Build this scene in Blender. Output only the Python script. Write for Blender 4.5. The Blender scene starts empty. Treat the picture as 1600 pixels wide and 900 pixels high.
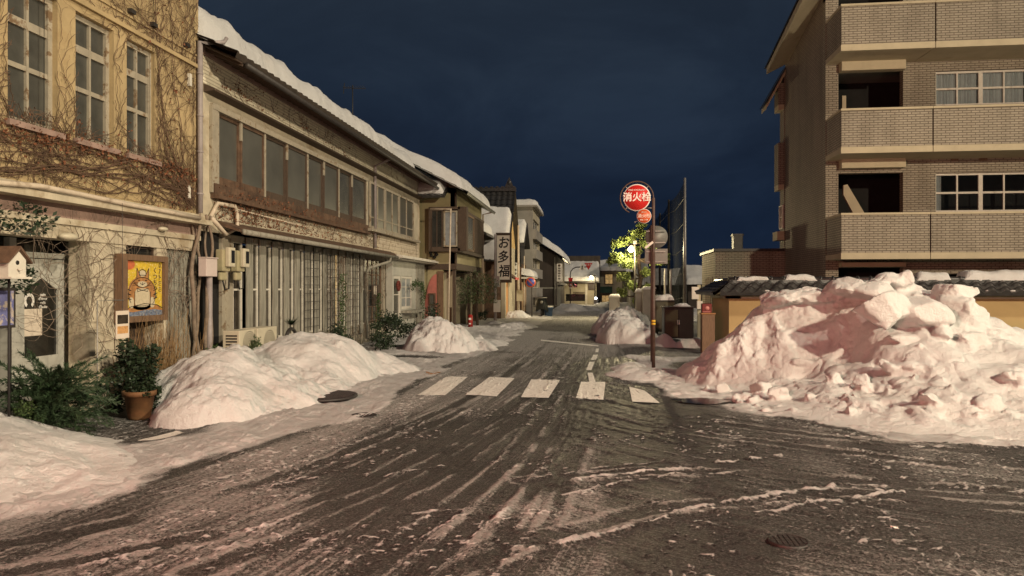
import bpy, bmesh, math, random
import numpy as np
from mathutils import Vector, Matrix
random.seed(7)
SC = bpy.context.scene
COL = SC.collection
R = math.radians
# ---------------------------------------------------------------- survey
# street frame: X to the right, Y along the street, camera at the origin
F = 1130.0
TH = math.atan(130/1130.0)
SN, CS = math.sin(TH), math.cos(TH)
EYE = 1.65
def ray(px, py):
    u = (px-800)/F; v = (450-py)/F
    return (-SN+u*CS, CS+u*SN, v)
def PX(px, py, X):
    d = ray(px, py); t = X/d[0]
    return (d[1]*t, EYE+d[2]*t)
def PY(px, py, Y):
    d = ray(px, py); t = Y/d[1]
    return (d[0]*t, EYE+d[2]*t)
def PG(px, py, z=0.0):
    d = ray(px, py); t = (z-EYE)/d[2]
    return (d[0]*t, d[1]*t)
# ---------------------------------------------------------------- numpy noise
def _h(ix, iy, iz, seed):
    n = (ix*374761393 + iy*668265263 + iz*2147483647 + seed*1274126177) & 0xffffffff
    n = ((n ^ (n >> 13))*1274126177) & 0xffffffff
    n = (n ^ (n >> 16)) & 0xffffffff
    n = (n*2246822519) & 0xffffffff
    n = n ^ (n >> 15)
    return (n & 0xffff)/65535.0
def vn(x, y, z=0.0, seed=0):
    flat = np.isscalar(z)
    x = np.asarray(x, float); y = np.asarray(y, float)+x*0
    if flat:
        iz = int(math.floor(z)); fz = z-iz; fz = fz*fz*(3-2*fz)
        ix = np.floor(x).astype(np.int64); iy = np.floor(y).astype(np.int64)
        fx = x-ix; fy = y-iy; fx = fx*fx*(3-2*fx); fy = fy*fy*(3-2*fy)
        a0 = _h(ix, iy, iz, seed)*(1-fx)+_h(ix+1, iy, iz, seed)*fx; a1 = _h(ix, iy+1, iz, seed)*(1-fx)+_h(ix+1, iy+1, iz, seed)*fx
        return a0*(1-fy)+a1*fy
    z = np.asarray(z, float)+x*0
    ix = np.floor(x).astype(np.int64); iy = np.floor(y).astype(np.int64); iz = np.floor(z).astype(np.int64)
    fx = x-ix; fy = y-iy; fz = z-iz
    fx = fx*fx*(3-2*fx); fy = fy*fy*(3-2*fy); fz = fz*fz*(3-2*fz)
    r = 0
    for a in (0, 1):
        for b in (0, 1):
            for c in (0, 1):
                w = (fx if a else 1-fx)*(fy if b else 1-fy)*(fz if c else 1-fz)
                r = r+w*_h(ix+a, iy+b, iz+c, seed)
    return r
def fbm(x, y, z=0.0, seed=0, o=4):
    s = 0; a = .5; t = 0; f = 1.0
    for i in range(o):
        s = s+a*vn(x*f+i*17.3, y*f-i*9.1, (z*f+i*3.7), seed+i*7); t += a; a *= .5; f *= 2.03
    return s/t
def sstep(a, b, x):
    t = np.clip((x-a)/(b-a), 0, 1); return t*t*(3-2*t)
# ---------------------------------------------------------------- mesh builder
class MB:
    def __init__(s): s.v = []; s.f = []; s.m = []; s.mi = 0; s.sm = []; s.smooth = False
    def add(s, vs, fs):
        o = len(s.v); s.v += [tuple(p) for p in vs]
        for f in fs: s.f.append(tuple(i+o for i in f)); s.m.append(s.mi); s.sm.append(s.smooth)
        return s
    def box(s, x0, x1, y0, y1, z0, z1):
        x0, x1 = min(x0, x1), max(x0, x1); y0, y1 = min(y0, y1), max(y0, y1); z0, z1 = min(z0, z1), max(z0, z1)
        return s.add([(x0,y0,z0),(x1,y0,z0),(x1,y1,z0),(x0,y1,z0),(x0,y0,z1),(x1,y0,z1),(x1,y1,z1),(x0,y1,z1)],
            [(0,3,2,1),(4,5,6,7),(0,1,5,4),(1,2,6,5),(2,3,7,6),(3,0,4,7)])
    def obox(s, M, sx, sy, sz):
        vs = [M @ Vector((a*sx/2, b*sy/2, c*sz/2)) for a, b, c in
              ((-1,-1,-1),(1,-1,-1),(1,1,-1),(-1,1,-1),(-1,-1,1),(1,-1,1),(1,1,1),(-1,1,1))]
        return s.add(vs, [(0,3,2,1),(4,5,6,7),(0,1,5,4),(1,2,6,5),(2,3,7,6),(3,0,4,7)])
    def tube(s, pts, r, n=6, cap=True):
        pts = [Vector(p) for p in pts]
        rs = r if isinstance(r, (list, tuple)) else [r]*len(pts)
        vs = []; up = None
        for i, p in enumerate(pts):
            d = (pts[min(i+1, len(pts)-1)]-pts[max(i-1, 0)])
            if d.length < 1e-9: d = Vector((0,0,1))
            d.normalize()
            if up is None:
                up = Vector((0,0,1)) if abs(d.z) < .9 else Vector((1,0,0))
            a = d.cross(up)
            if a.length < 1e-6: a = d.cross(Vector((0.3,1,0.2)))
            a.normalize(); b = a.cross(d).normalized(); up = b
            for k in range(n):
                t = 2*math.pi*k/n
                vs.append(p+(a*math.cos(t)+b*math.sin(t))*rs[i])
        fs = []
        for i in range(len(pts)-1):
            for k in range(n):
                fs.append((i*n+k, i*n+(k+1) % n, (i+1)*n+(k+1) % n, (i+1)*n+k))
        if cap:
            fs.append(tuple(range(n-1, -1, -1))); fs.append(tuple((len(pts)-1)*n+k for k in range(n)))
        o = s.smooth; s.smooth = n > 5; s.add(vs, fs); s.smooth = o
        return s
    def cyl(s, c, r, h, n=20, ax='z', r2=None):
        c = Vector(c); e = {'z': Vector((0,0,h)), 'x': Vector((h,0,0)), 'y': Vector((0,h,0))}[ax]
        return s.tube([c, c+e], [r, r if r2 is None else r2], n)
    def lathe(s, c, prof, n=24):
        vs = []; fs = []
        for r, z in prof:
            for k in range(n):
                t = 2*math.pi*k/n; vs.append((c[0]+r*math.cos(t), c[1]+r*math.sin(t), c[2]+z))
        for i in range(len(prof)-1):
            for k in range(n): fs.append((i*n+k, i*n+(k+1) % n, (i+1)*n+(k+1) % n, (i+1)*n+k))
        fs.append(tuple(range(n-1,-1,-1))); fs.append(tuple((len(prof)-1)*n+k for k in range(n)))
        o = s.smooth; s.smooth = True; s.add(vs, fs); s.smooth = o
        return s
    def sphere(s, c, r, n=12, sc=(1,1,1)):
        prof = [(max(1e-4, math.sin(math.pi*i/n)), -math.cos(math.pi*i/n)) for i in range(n+1)]
        vs = []; fs = []; m = n*2
        for a, z in prof:
            for k in range(m):
                t = 2*math.pi*k/m; vs.append((c[0]+r*sc[0]*a*math.cos(t), c[1]+r*sc[1]*a*math.sin(t), c[2]+r*sc[2]*z))
        for i in range(n):
            for k in range(m): fs.append((i*m+k, i*m+(k+1) % m, (i+1)*m+(k+1) % m, (i+1)*m+k))
        o = s.smooth; s.smooth = True; s.add(vs, fs); s.smooth = o
        return s
    def quad(s, a, b, c, d): return s.add([a,b,c,d], [(0,1,2,3)])
    def poly(s, pts): return s.add(pts, [tuple(range(len(pts)))])
    def prism(s, pts, off):
        off = Vector(off); n = len(pts); p = [Vector(a) for a in pts]
        return s.add(p+[a+off for a in p], [tuple(range(n-1,-1,-1)), tuple(range(n, 2*n))]+[(i, (i+1) % n, n+(i+1) % n, n+i) for i in range(n)])
    def build(s, name, mats, parent=None, bevel=0):
        me = bpy.data.meshes.new(name)
        me.from_pydata(s.v, [], s.f)
        if not isinstance(mats, (list, tuple)): mats = [mats]
        for m in mats: me.materials.append(m)
        if len(mats) > 1: me.polygons.foreach_set('material_index', s.m)
        me.polygons.foreach_set('use_smooth', s.sm)
        me.update()
        if s.v and len(s.f) < 4000:
            bm = bmesh.new(); bm.from_mesh(me); bmesh.ops.recalc_face_normals(bm, faces=bm.faces); bm.to_mesh(me); bm.free()
        o = bpy.data.objects.new(name, me); COL.objects.link(o)
        if parent is not None: o.parent = parent
        if bevel:
            b = o.modifiers.new('bevel', 'BEVEL'); b.width = bevel; b.segments = 2; b.limit_method = 'ANGLE'
        return o
def grid_obj(name, X, Y, Z, mat, parent=None, attrs=None, fmask=None):
    ny, nx = X.shape
    co = np.stack([X, Y, Z], -1).reshape(-1, 3)
    idx = np.arange(nx*ny).reshape(ny, nx)
    q = np.stack([idx[:-1,:-1], idx[:-1,1:], idx[1:,1:], idx[1:,:-1]], -1).reshape(-1, 4)
    if fmask is not None: q = q[fmask.reshape(-1)]
    used, inv = np.unique(q, return_inverse=True); q = inv.reshape(-1, 4); co = co[used]
    me = bpy.data.meshes.new(name)
    me.vertices.add(len(co)); me.vertices.foreach_set('co', co.ravel())
    me.loops.add(q.size); me.loops.foreach_set('vertex_index', q.ravel().astype(np.int32))
    me.polygons.add(len(q)); me.polygons.foreach_set('loop_start', np.arange(0, q.size, 4, dtype=np.int32))
    try: me.polygons.foreach_set('loop_total', np.full(len(q), 4, np.int32))
    except Exception: pass
    me.polygons.foreach_set('use_smooth', np.ones(len(q), bool))
    me.update(); me.validate()
    for k, a in (attrs or {}).items():
        if a.ndim == 3:
            at = me.attributes.new(k, 'FLOAT_VECTOR', 'POINT'); at.data.foreach_set('vector', a.reshape(-1, 3)[used].ravel())
        else:
            at = me.attributes.new(k, 'FLOAT', 'POINT'); at.data.foreach_set('value', a.reshape(-1)[used])
    me.materials.append(mat)
    o = bpy.data.objects.new(name, me); COL.objects.link(o)
    if parent is not None: o.parent = parent
    return o
def tag(o, label=None, cat=None, group=None, kind=None):
    if label: o['label'] = label
    if cat: o['category'] = cat
    if group: o['group'] = group
    if kind: o['kind'] = kind
    return o
def empty(name, loc, label, cat, group=None):
    o = bpy.data.objects.new(name, None); COL.objects.link(o); o.location = loc
    o.empty_display_size = .1
    return tag(o, label, cat, group)
def world_part(o, root):
    """parent a mesh built in world coordinates under a thing whose base stands elsewhere"""
    o.parent = root; o.matrix_parent_inverse = Matrix.Translation(root.location).inverted(); return o
def B(mb, name, mats, root, bevel=0):
    return world_part(mb.build(name, mats, None, bevel), root)
def S(mb, name, mats, part, bevel=0):
    """sub-part: part's own meshes are in world coordinates, so share its inverse"""
    o = mb.build(name, mats, None, bevel); o.parent = part
    root = part.parent
    o.matrix_parent_inverse = Matrix.Identity(4)
    return o
def copy_tree(o, parent=None):
    c = o.copy(); COL.objects.link(c)
    if parent is not None: c.parent = parent
    for ch in list(o.children): copy_tree(ch, c)
    return c
# ---------------------------------------------------------------- materials
def nt(name):
    m = bpy.data.materials.new(name); m.use_nodes = True
    t = m.node_tree; t.nodes.clear()
    out = t.nodes.new('ShaderNodeOutputMaterial'); b = t.nodes.new('ShaderNodeBsdfPrincipled')
    t.links.new(b.outputs[0], out.inputs[0])
    return m, t, b
def N(t, typ, **kw):
    n = t.nodes.new(typ)
    for k, v in kw.items(): setattr(n, k, v)
    return n
def setin(n, **kw):
    for k, v in kw.items(): n.inputs[k.replace('_', ' ')].default_value = v
def ramp(t, src, stops, interp='LINEAR'):
    r = t.nodes.new('ShaderNodeValToRGB'); r.color_ramp.interpolation = interp
    e = r.color_ramp.elements
    while len(e) < len(stops): e.new(.5)
    for i, (p, c) in enumerate(stops):
        e[i].position = p; e[i].color = c if len(c) == 4 else (*c, 1)
    t.links.new(src, r.inputs[0]); return r.outputs[0]
def mixc(t, fac, a, b, mode='MIX'):
    m = t.nodes.new('ShaderNodeMix'); m.data_type = 'RGBA'; m.blend_type = mode
    for s, v in ((m.inputs[0], fac), (m.inputs[6], a), (m.inputs[7], b)):
        if hasattr(v, 'is_output') or isinstance(v, bpy.types.NodeSocket): t.links.new(v, s)
        else: s.default_value = v if not isinstance(v, tuple) else (*v, 1)[:4]
    return m.outputs[2]
def math_(t, op, a, b=0.0, c=None, clamp=False):
    m = t.nodes.new('ShaderNodeMath'); m.operation = op; m.use_clamp = clamp
    for s, v in zip(m.inputs, (a, b, c)):
        if v is None: continue
        if isinstance(v, bpy.types.NodeSocket): t.links.new(v, s)
        else: s.default_value = v
    return m.outputs[0]
def pos(t, scale=(1,1,1)):
    g = t.nodes.new('ShaderNodeNewGeometry'); mp = t.nodes.new('ShaderNodeMapping')
    mp.inputs['Scale'].default_value = scale; t.links.new(g.outputs['Position'], mp.inputs[0]); return mp.outputs[0]
def noise(t, vec, scale, detail=4, rough=.6, dist=0):
    n = t.nodes.new('ShaderNodeTexNoise'); n.inputs['Scale'].default_value = scale
    n.inputs['Detail'].default_value = detail; n.inputs['Roughness'].default_value = rough
    n.inputs['Distortion'].default_value = dist
    t.links.new(vec, n.inputs['Vector']); return n.outputs[0]
def bump(t, b, h, strength=.3, dist=.02):
    n = t.nodes.new('ShaderNodeBump'); n.inputs['Strength'].default_value = strength; n.inputs['Distance'].default_value = dist
    t.links.new(h, n.inputs['Height']); t.links.new(n.outputs[0], b.inputs['Normal']); return n
def mat(name, c, rough=.7, var=.25, sc=4.0, bmp=.25, bsc=40, metal=0, dirt=None, stretch=(1,1,1), spec=.4, bd=.01, dscale=1.3, dlo=.5, dhi=.68):
    m, t, b = nt(name)
    p = pos(t, stretch)
    n1 = noise(t, p, sc, 6, .65)
    lo = tuple(max(0, x*(1-var)) for x in c); hi = tuple(min(1, x*(1+var)) for x in c)
    col = ramp(t, n1, [(.3, lo), (.7, hi)])
    if dirt:
        n2 = noise(t, p, dscale, 8, .7, .5)
        f = ramp(t, n2, [(dlo, (0,0,0)), (dhi, (1,1,1))])
        col = mixc(t, f, col, dirt)
    t.links.new(col, b.inputs['Base Color'])
    b.inputs['Roughness'].default_value = rough; b.inputs['Metallic'].default_value = metal
    b.inputs['Specular IOR Level'].default_value = spec
    if bmp: bump(t, b, noise(t, p, bsc, 5, .7), bmp, bd)
    return m
def emis(name, c, s, base=(.8,.8,.8)):
    m, t, b = nt(name); b.inputs['Base Color'].default_value = (*base, 1)
    b.inputs['Emission Color'].default_value = (*c, 1); b.inputs['Emission Strength'].default_value = s
    return m
def glass_mat(name, c=(.03,.033,.035), rough=.12, var=.5, sc=2.0, glow=None):
    m, t, b = nt(name); p = pos(t)
    n1 = noise(t, p, sc, 5, .6)
    t.links.new(ramp(t, n1, [(.3, tuple(x*(1-var) for x in c)), (.7, tuple(x*(1+var) for x in c))]), b.inputs['Base Color'])
    b.inputs['Roughness'].default_value = rough; b.inputs['Specular IOR Level'].default_value = .6
    bump(t, b, noise(t, p, 3, 2), .08, .02)
    if glow:
        b.inputs['Emission Strength'].default_value = glow[1]
        e = ramp(t, noise(t, p, 5, 3), [(.35, tuple(x*.35 for x in glow[0])), (.65, glow[0])])
        t.links.new(e, b.inputs['Emission Color'])
    return m
def snow_mat(name, c=(.74,.73,.71), dirty=0.0):
    m, t, b = nt(name); p = pos(t)
    n1 = noise(t, p, 2.2, 8, .65)
    lo = tuple(x*(.93-dirty) for x in c)
    col = ramp(t, n1, [(.32, lo), (.62, c)])
    # specks of grit
    n2 = noise(t, p, 38, 3, .6)
    sp = ramp(t, n2, [(.70, (0,0,0)), (.78, (1,1,1))])
    n3 = noise(t, p, 1.7, 3)
    sp2 = math_(t, 'MULTIPLY', sp, ramp(t, n3, [(.45, (0,0,0)), (.7, (.55,.55,.55))]))
    col = mixc(t, sp2, col, (.30,.26,.22)); col = mixc(t, ramp(t, noise(t, p, .8, 6, .7, .4), [(.52, (0,0,0)), (.75, (.55,.55,.55))]), col, (.46,.42,.37))
    t.links.new(col, b.inputs['Base Color']); b.inputs['Roughness'].default_value = .55
    b.inputs['Specular IOR Level'].default_value = .35
    b.inputs['Subsurface Weight'].default_value = 0.0
    h1 = noise(t, p, 14, 8, .72); h2 = noise(t, p, 90, 3, .7)
    h = math_(t, 'ADD', math_(t, 'ADD', h1, math_(t, 'MULTIPLY', noise(t, p, 34, 5, .7), .5)), math_(t, 'MULTIPLY', h2, .5))
    bump(t, b, h, .8, .055)
    return m
def brick_mat(name, c1, c2, mortar, w=.23, h=.07, ms=.012, dark=1.0, rough=.75):
    m, t, b = nt(name)
    g = t.nodes.new('ShaderNodeNewGeometry'); sx = t.nodes.new('ShaderNodeSeparateXYZ'); t.links.new(g.outputs['Position'], sx.inputs[0])
    a = math_(t, 'ADD', sx.outputs[0], sx.outputs[1]); cb = t.nodes.new('ShaderNodeCombineXYZ')
    t.links.new(a, cb.inputs[0]); t.links.new(sx.outputs[2], cb.inputs[1])
    br = t.nodes.new('ShaderNodeTexBrick'); t.links.new(cb.outputs[0], br.inputs['Vector'])
    br.inputs['Scale'].default_value = 1.0; br.inputs['Brick Width'].default_value = w; br.inputs['Row Height'].default_value = h
    br.inputs['Mortar Size'].default_value = ms; br.inputs['Mortar Smooth'].default_value = .2; br.inputs['Bias'].default_value = 0
    br.inputs['Color1'].default_value = (*c1, 1); br.inputs['Color2'].default_value = (*c2, 1); br.inputs['Mortar'].default_value = (*mortar, 1)
    n1 = noise(t, pos(t), .6, 6, .6)
    col = mixc(t, 1.0, br.outputs[0], ramp(t, n1, [(.3, (.8,.8,.8)), (.7, (1.08,1.08,1.08))]), 'MULTIPLY')
    n4 = noise(t, pos(t, (2.5,2.5,.35)), 1.0, 6, .6)
    col = mixc(t, .8, col, ramp(t, n4, [(.35, (.78,.76,.74)), (.55, (1,1,1))]), 'MULTIPLY')
    t.links.new(col, b.inputs['Base Color']); b.inputs['Roughness'].default_value = rough
    inv = math_(t, 'SUBTRACT', 1.0, br.outputs['Fac'])
    bump(t, b, inv, .6, .01)
    return m
M = {}
M['snow'] = snow_mat('snow')
M['snow_road'] = snow_mat('dirty_snow', (.74,.72,.69), .12)
M['ochre'] = mat('ochre_render', (.40,.30,.16), .85, .2, 1.6, .35, 25, dirt=(.30,.20,.09), dscale=.9, dlo=.55, dhi=.8)
M['stucco'] = mat('pale_stucco', (.48,.42,.31), .85, .2, 3, .35, 30, dirt=(.25,.18,.10), dscale=1.4, dlo=.5, dhi=.72)
M['white_peel'] = mat('peeling_white_paint', (.33,.29,.22), .75, .18, 5, .4, 50, dirt=(.17,.11,.06), dscale=5, dlo=.55, dhi=.62)
M['white_paint'] = mat('white_paint', (.60,.56,.48), .6, .12, 5, .15, 60, dirt=(.28,.22,.15), dscale=3, dlo=.58, dhi=.72)
M['grey_board'] = mat('weathered_grey_board', (.28,.265,.215), .8, .3, 6, .4, 60, stretch=(6,6,.5), dirt=(.10,.085,.06), dscale=2)
M['grey_door'] = mat('grey_green_paint', (.40,.39,.34), .55, .12, 3, .15, 60, dirt=(.16,.14,.10), dscale=2.5, dlo=.58, dhi=.75)
M['dark_wood'] = mat('dark_wood', (.075,.05,.034), .75, .35, 8, .4, 60, stretch=(5,5,1))
M['brown_wood'] = mat('brown_wood', (.16,.095,.055), .7, .35, 8, .35, 60, stretch=(5,5,.8))
M['rust_wood'] = mat('rusted_boards', (.115,.068,.042), .85, .45, 5, .5, 40, dirt=(.05,.03,.02), dscale=3)
M['mauve'] = mat('mauve_fascia', (.28,.19,.155), .8, .25, 4, .3, 40)
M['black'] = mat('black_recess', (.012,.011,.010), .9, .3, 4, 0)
M['dark_metal'] = mat('dark_metal', (.045,.04,.036), .5, .3, 10, .15, 80, metal=.3)
M['grey_metal'] = mat('grey_metal', (.27,.26,.24), .45, .2, 10, .15, 80, metal=.4)
M['pipe'] = mat('grey_pipe', (.30,.26,.25), .55, .2, 6, .2, 60)
M['cream_pipe'] = mat('cream_pipe', (.56,.47,.36), .6, .15, 6, .2, 60, dirt=(.28,.2,.13), dscale=4, dlo=.55, dhi=.7)
M['tile'] = mat('black_roof_tile', (.035,.033,.032), .35, .4, 7, .25, 60, spec=.6)
M['tile_brown'] = mat('old_roof_tile', (.045,.033,.025), .7, .4, 7, .3, 60)
M['frost'] = glass_mat('frosted_glass', (.085,.083,.070), .3, .22, 1.2)
M['glass'] = glass_mat('dark_glass', (.022,.021,.018), .08, .5, 2)
M['glass_mid'] = glass_mat('reeded_glass', (.065,.064,.055), .25, .3, 3)
M['glass_shop'] = glass_mat('shop_glass', (.035,.028,.02), .12, .8, 5)
M['glass_curtain'] = glass_mat('curtained_glass', (.22,.24,.25), .35, .25, 7)
M['glass_lit'] = glass_mat('lit_window', (.3,.25,.15), .3, .3, 3, glow=((1,.62,.22), .45))
M['vine'] = mat('bare_vine', (.11,.065,.04), .85, .4, 8, 0)
M['leaf_brown'] = mat('withered_leaf', (.17,.065,.03), .8, .5, 14, 0)
M['trunk'] = mat('vine_trunk', (.20,.15,.11), .85, .4, 8, .5, 40)
M['bark'] = mat('bark', (.09,.065,.045), .9, .4, 10, .6, 40)
M['leaf'] = mat('leaf_green', (.045,.075,.022), .5, .55, 9, 0, spec=.4)
M['leaf_dark'] = mat('leaf_dark', (.018,.032,.014), .5, .5, 9, 0, spec=.4)
M['conifer'] = mat('conifer_needles', (.030,.055,.024), .6, .5, 8, 0)
M['leaf_lit'] = mat('pine_foliage', (.13,.165,.045), .6, .5, 5, 0)
M['straw'] = mat('dry_stalks', (.30,.19,.09), .85, .4, 9, 0)
M['terracotta'] = mat('terracotta', (.16,.078,.032), .75, .3, 5, .3, 30, dirt=(.14,.08,.04), dscale=6)
M['plastic_cream'] = mat('cream_plastic', (.52,.47,.35), .5, .1, 6, .05, 60, dirt=(.33,.27,.18), dscale=5, dlo=.6, dhi=.75)
M['plastic_white'] = mat('white_plastic', (.62,.58,.50), .5, .08, 6, .05, 60, dirt=(.36,.3,.22), dscale=4, dlo=.58, dhi=.75)
M['meter_y'] = mat('yellowed_meter', (.36,.315,.19), .45, .15, 6, .05, 60)
M['olive'] = mat('olive_render', (.36,.31,.17), .85, .12, 2, .25, 40, dirt=(.22,.18,.10), dscale=.9, dlo=.55, dhi=.8)
M['pink'] = mat('pink_door', (.45,.15,.12), .6, .15, 4, .1, 40)
M['red'] = mat('red_enamel', (.50,.02,.018), .4, .08, 6, .05, 40)
M['orange_red'] = mat('orange_enamel', (.55,.10,.03), .4, .1, 6, .05, 40)
M['white_enamel'] = mat('white_enamel', (.75,.72,.66), .4, .05, 6, .03, 40)
M['blue'] = mat('blue_enamel', (.06,.08,.35), .4, .1, 6, .03, 40)
M['red_glow'] = emis('red_glow', (1,.03,.02), .25, (.5,.02,.02))
M['ink'] = mat('black_ink', (.015,.013,.012), .6, .2, 6, 0)
M['sign_white'] = mat('sign_white', (.80,.76,.66), .5, .08, 3, .05, 40)
M['rust_pole'] = mat('brown_painted_pole', (.07,.042,.032), .55, .4, 12, .25, 60)
M['yellow'] = mat('yellow_paint', (.6,.38,.03), .5, .1, 5, .05, 40)
M['wall_yellow'] = mat('ochre_wall', (.42,.30,.14), .85, .1, 1.2, .2, 40, dirt=(.30,.19,.08), dscale=.7, dlo=.6, dhi=.85)
M['concrete'] = mat('concrete', (.28,.26,.23), .85, .15, 1.5, .25, 30, dirt=(.16,.14,.12), dscale=.8, dlo=.55, dhi=.8)
M['cream_conc'] = mat('cream_concrete', (.44,.38,.26), .8, .1, 2, .15, 40, dirt=(.28,.22,.14), dscale=1.2, dlo=.6, dhi=.8)
M['cream_wall'] = mat('cream_wall', (.42,.37,.27), .85, .12, 1, .2, 20)
M['brick'] = brick_mat('tan_brick_tile', (.34,.295,.225), (.30,.26,.195), (.125,.10,.072))
M['brick_shaded'] = brick_mat('shaded_brick_tile', (.27,.22,.165), (.24,.19,.145), (.12,.095,.07))  # brick copy with the shade of the dim side faces put into its colour
M['brick_lit'] = brick_mat('lamplit_brick_tile', (.62,.52,.34), (.58,.48,.30), (.16,.12,.07), .22, .09, .01)  # brick copy with the lamplight on the annex side put into its colour
M['dark_siding'] = mat('dark_siding', (.055,.043,.034), .75, .3, 3, .4, 40, stretch=(1,6,.3))
M['gable_yellow'] = mat('yellow_gable', (.52,.36,.16), .8, .1, 2, .1, 30)
M['cabinet'] = mat('dark_green_cabinet', (.012,.013,.010), .4, .3, 4, .15, 40, spec=.5)
M['olive_metal'] = mat('olive_metal', (.05,.045,.022), .5, .3, 4, .15, 40)
M['timber'] = mat('amber_timber', (.32,.15,.05), .6, .25, 5, .2, 40)
M['sign_back'] = mat('sign_back', (.16,.155,.14), .5, .1, 3, .1, 40, metal=.2)
M['bulb'] = emis('lamp_glass', (1,.80,.42), 40)
M['bulb_far'] = emis('lamp_glass_far', (1,.85,.55), 30)
M['paper'] = mat('paper', (.60,.52,.42), .8, .06, 5, 0)
M['cast_iron'] = mat('cast_iron', (.035,.032,.030), .45, .4, 30, .6, 60, metal=.2)
def wall_stripe():
    m, t, b = nt('white_clapboard'); p = pos(t)
    sx = t.nodes.new('ShaderNodeSeparateXYZ'); t.links.new(p, sx.inputs[0])
    fr = math_(t, 'FRACT', math_(t, 'MULTIPLY', sx.outputs[2], 8.0))
    e = ramp(t, fr, [(0.0, (.16,.11,.07)), (.14, (.52,.45,.33)), (1.0, (.58,.5,.38))])
    n = noise(t, p, 6, 6, .7)
    t.links.new(mixc(t, ramp(t, n, [(.54, (0,0,0)), (.62, (.8,.8,.8))]), e, (.2,.12,.07)), b.inputs['Base Color'])
    bump(t, b, fr, .5, .02); b.inputs['Roughness'].default_value = .8
    return m
M['clap'] = wall_stripe()
# ---- road and packed snow
def road_mat():
    m, t, b = nt('road_surface')
    at = lambda n: N(t, 'ShaderNodeAttribute', attribute_name=n)
    fa = at('flow_a').outputs['Vector']; fb = at('flow_b').outputs['Vector']; w = at('wb').outputs['Fac']; sn = at('snow').outputs['Fac']
    p = pos(t)
    def streak(vec):
        m1 = t.nodes.new('ShaderNodeMapping'); m1.inputs['Scale'].default_value = (24, .34, 1); t.links.new(vec, m1.inputs[0])
        m2 = t.nodes.new('ShaderNodeMapping'); m2.inputs['Scale'].default_value = (90, 1.1, 1); t.links.new(vec, m2.inputs[0])
        a = noise(t, m1.outputs[0], 1, 5, .6); c = noise(t, m2.outputs[0], 1, 4, .65)
        return math_(t, 'ADD', math_(t, 'MULTIPLY', a, .6), math_(t, 'MULTIPLY', c, .4))
    sa = streak(fa); sb = streak(fb)
    mx = t.nodes.new('ShaderNodeMix'); mx.data_type = 'FLOAT'
    t.links.new(w, mx.inputs[0]); t.links.new(sa, mx.inputs[2]); t.links.new(sb, mx.inputs[3])
    st = mx.outputs[0]
    grain = noise(t, p, 80, 4, .85); grain2 = noise(t, p, 36, 6, .8); big = noise(t, p, .9, 4, .6)
    # asphalt
    asp = ramp(t, noise(t, p, 52, 5, .95), [(.36, (.004,.004,.0035)), (.47, (.016,.015,.014)), (.54, (.060,.057,.052)), (.63, (.30,.29,.27))])
    asp = mixc(t, 1.0, asp, ramp(t, noise(t, p, .5, 5, .6), [(.35, (.65,.65,.65)), (.65, (1.2,1.2,1.2))]), 'MULTIPLY')
    # slush coverage
    v = math_(t, 'ADD', math_(t, 'MULTIPLY', st, 1.25), math_(t, 'MULTIPLY', grain2, 1.15))
    v = math_(t, 'ADD', v, math_(t, 'MULTIPLY', grain, .60))
    v = math_(t, 'ADD', v, math_(t, 'MULTIPLY', big, .22))
    v = math_(t, 'ADD', v, math_(t, 'MULTIPLY', at('slush').outputs['Fac'], .42))
    v = math_(t, 'SUBTRACT', v, 1.775)
    f = ramp(t, v, [(.0, (0,0,0)), (.07, (.40,.40,.40)), (.16, (1,1,1))])
    sl = ramp(t, grain2, [(.3, (.15,.143,.132)), (.7, (.46,.445,.42))])
    col = mixc(t, f, asp, sl)
    # snow
    s2 = math_(t, 'ADD', sn, math_(t, 'MULTIPLY', math_(t, 'SUBTRACT', grain2, .5), .55))
    s2 = math_(t, 'ADD', s2, math_(t, 'MULTIPLY', math_(t, 'SUBTRACT', grain, .5), .45))
    s2 = math_(t, 'ADD', s2, math_(t, 'MULTIPLY', math_(t, 'SUBTRACT', st, .5), .9))
    f2 = ramp(t, s2, [(.34, (0,0,0)), (.60, (1,1,1))])
    sc = ramp(t, noise(t, p, 3.5, 8, .7), [(.3, (.56,.54,.52)), (.65, (.80,.78,.76))])
    col = mixc(t, f2, col, sc)
    t.links.new(col, b.inputs['Base Color'])
    rr = ramp(t, math_(t, 'MAXIMUM', f, f2), [(0, (.50,.50,.50)), (1, (.85,.85,.85))])
    wet = ramp(t, st, [(.38, (.6,.6,.6)), (.55, (1,1,1))])
    rr = mixc(t, 1.0, rr, wet, 'MULTIPLY')
    t.links.new(rr, b.inputs['Roughness']); b.inputs['Specular IOR Level'].default_value = .3
    h = math_(t, 'ADD', math_(t, 'MULTIPLY', f, .5), math_(t, 'MULTIPLY', grain, .6))
    h = math_(t, 'ADD', h, math_(t, 'MULTIPLY', f2, .5)); h = math_(t, 'ADD', h, math_(t, 'MULTIPLY', grain2, .6))
    bump(t, b, h, 1.0, .04)
    return m
M['road'] = road_mat()
def marking_mat():
    m, t, b = nt('worn_road_paint'); p = pos(t)
    n = noise(t, p, 18, 8, .75); n2 = noise(t, p, 120, 2, .7)
    f = ramp(t, math_(t, 'ADD', n, math_(t, 'MULTIPLY', math_(t, 'SUBTRACT', n2, .5), .5)), [(.30, (.12,.115,.10)), (.40, (.55,.53,.48)), (.50, (.74,.71,.65)), (.8, (.80,.77,.71))])
    t.links.new(f, b.inputs['Base Color']); b.inputs['Roughness'].default_value = .6
    bump(t, b, n2, .4, .006)
    return m
M['marking'] = marking_mat()
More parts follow.
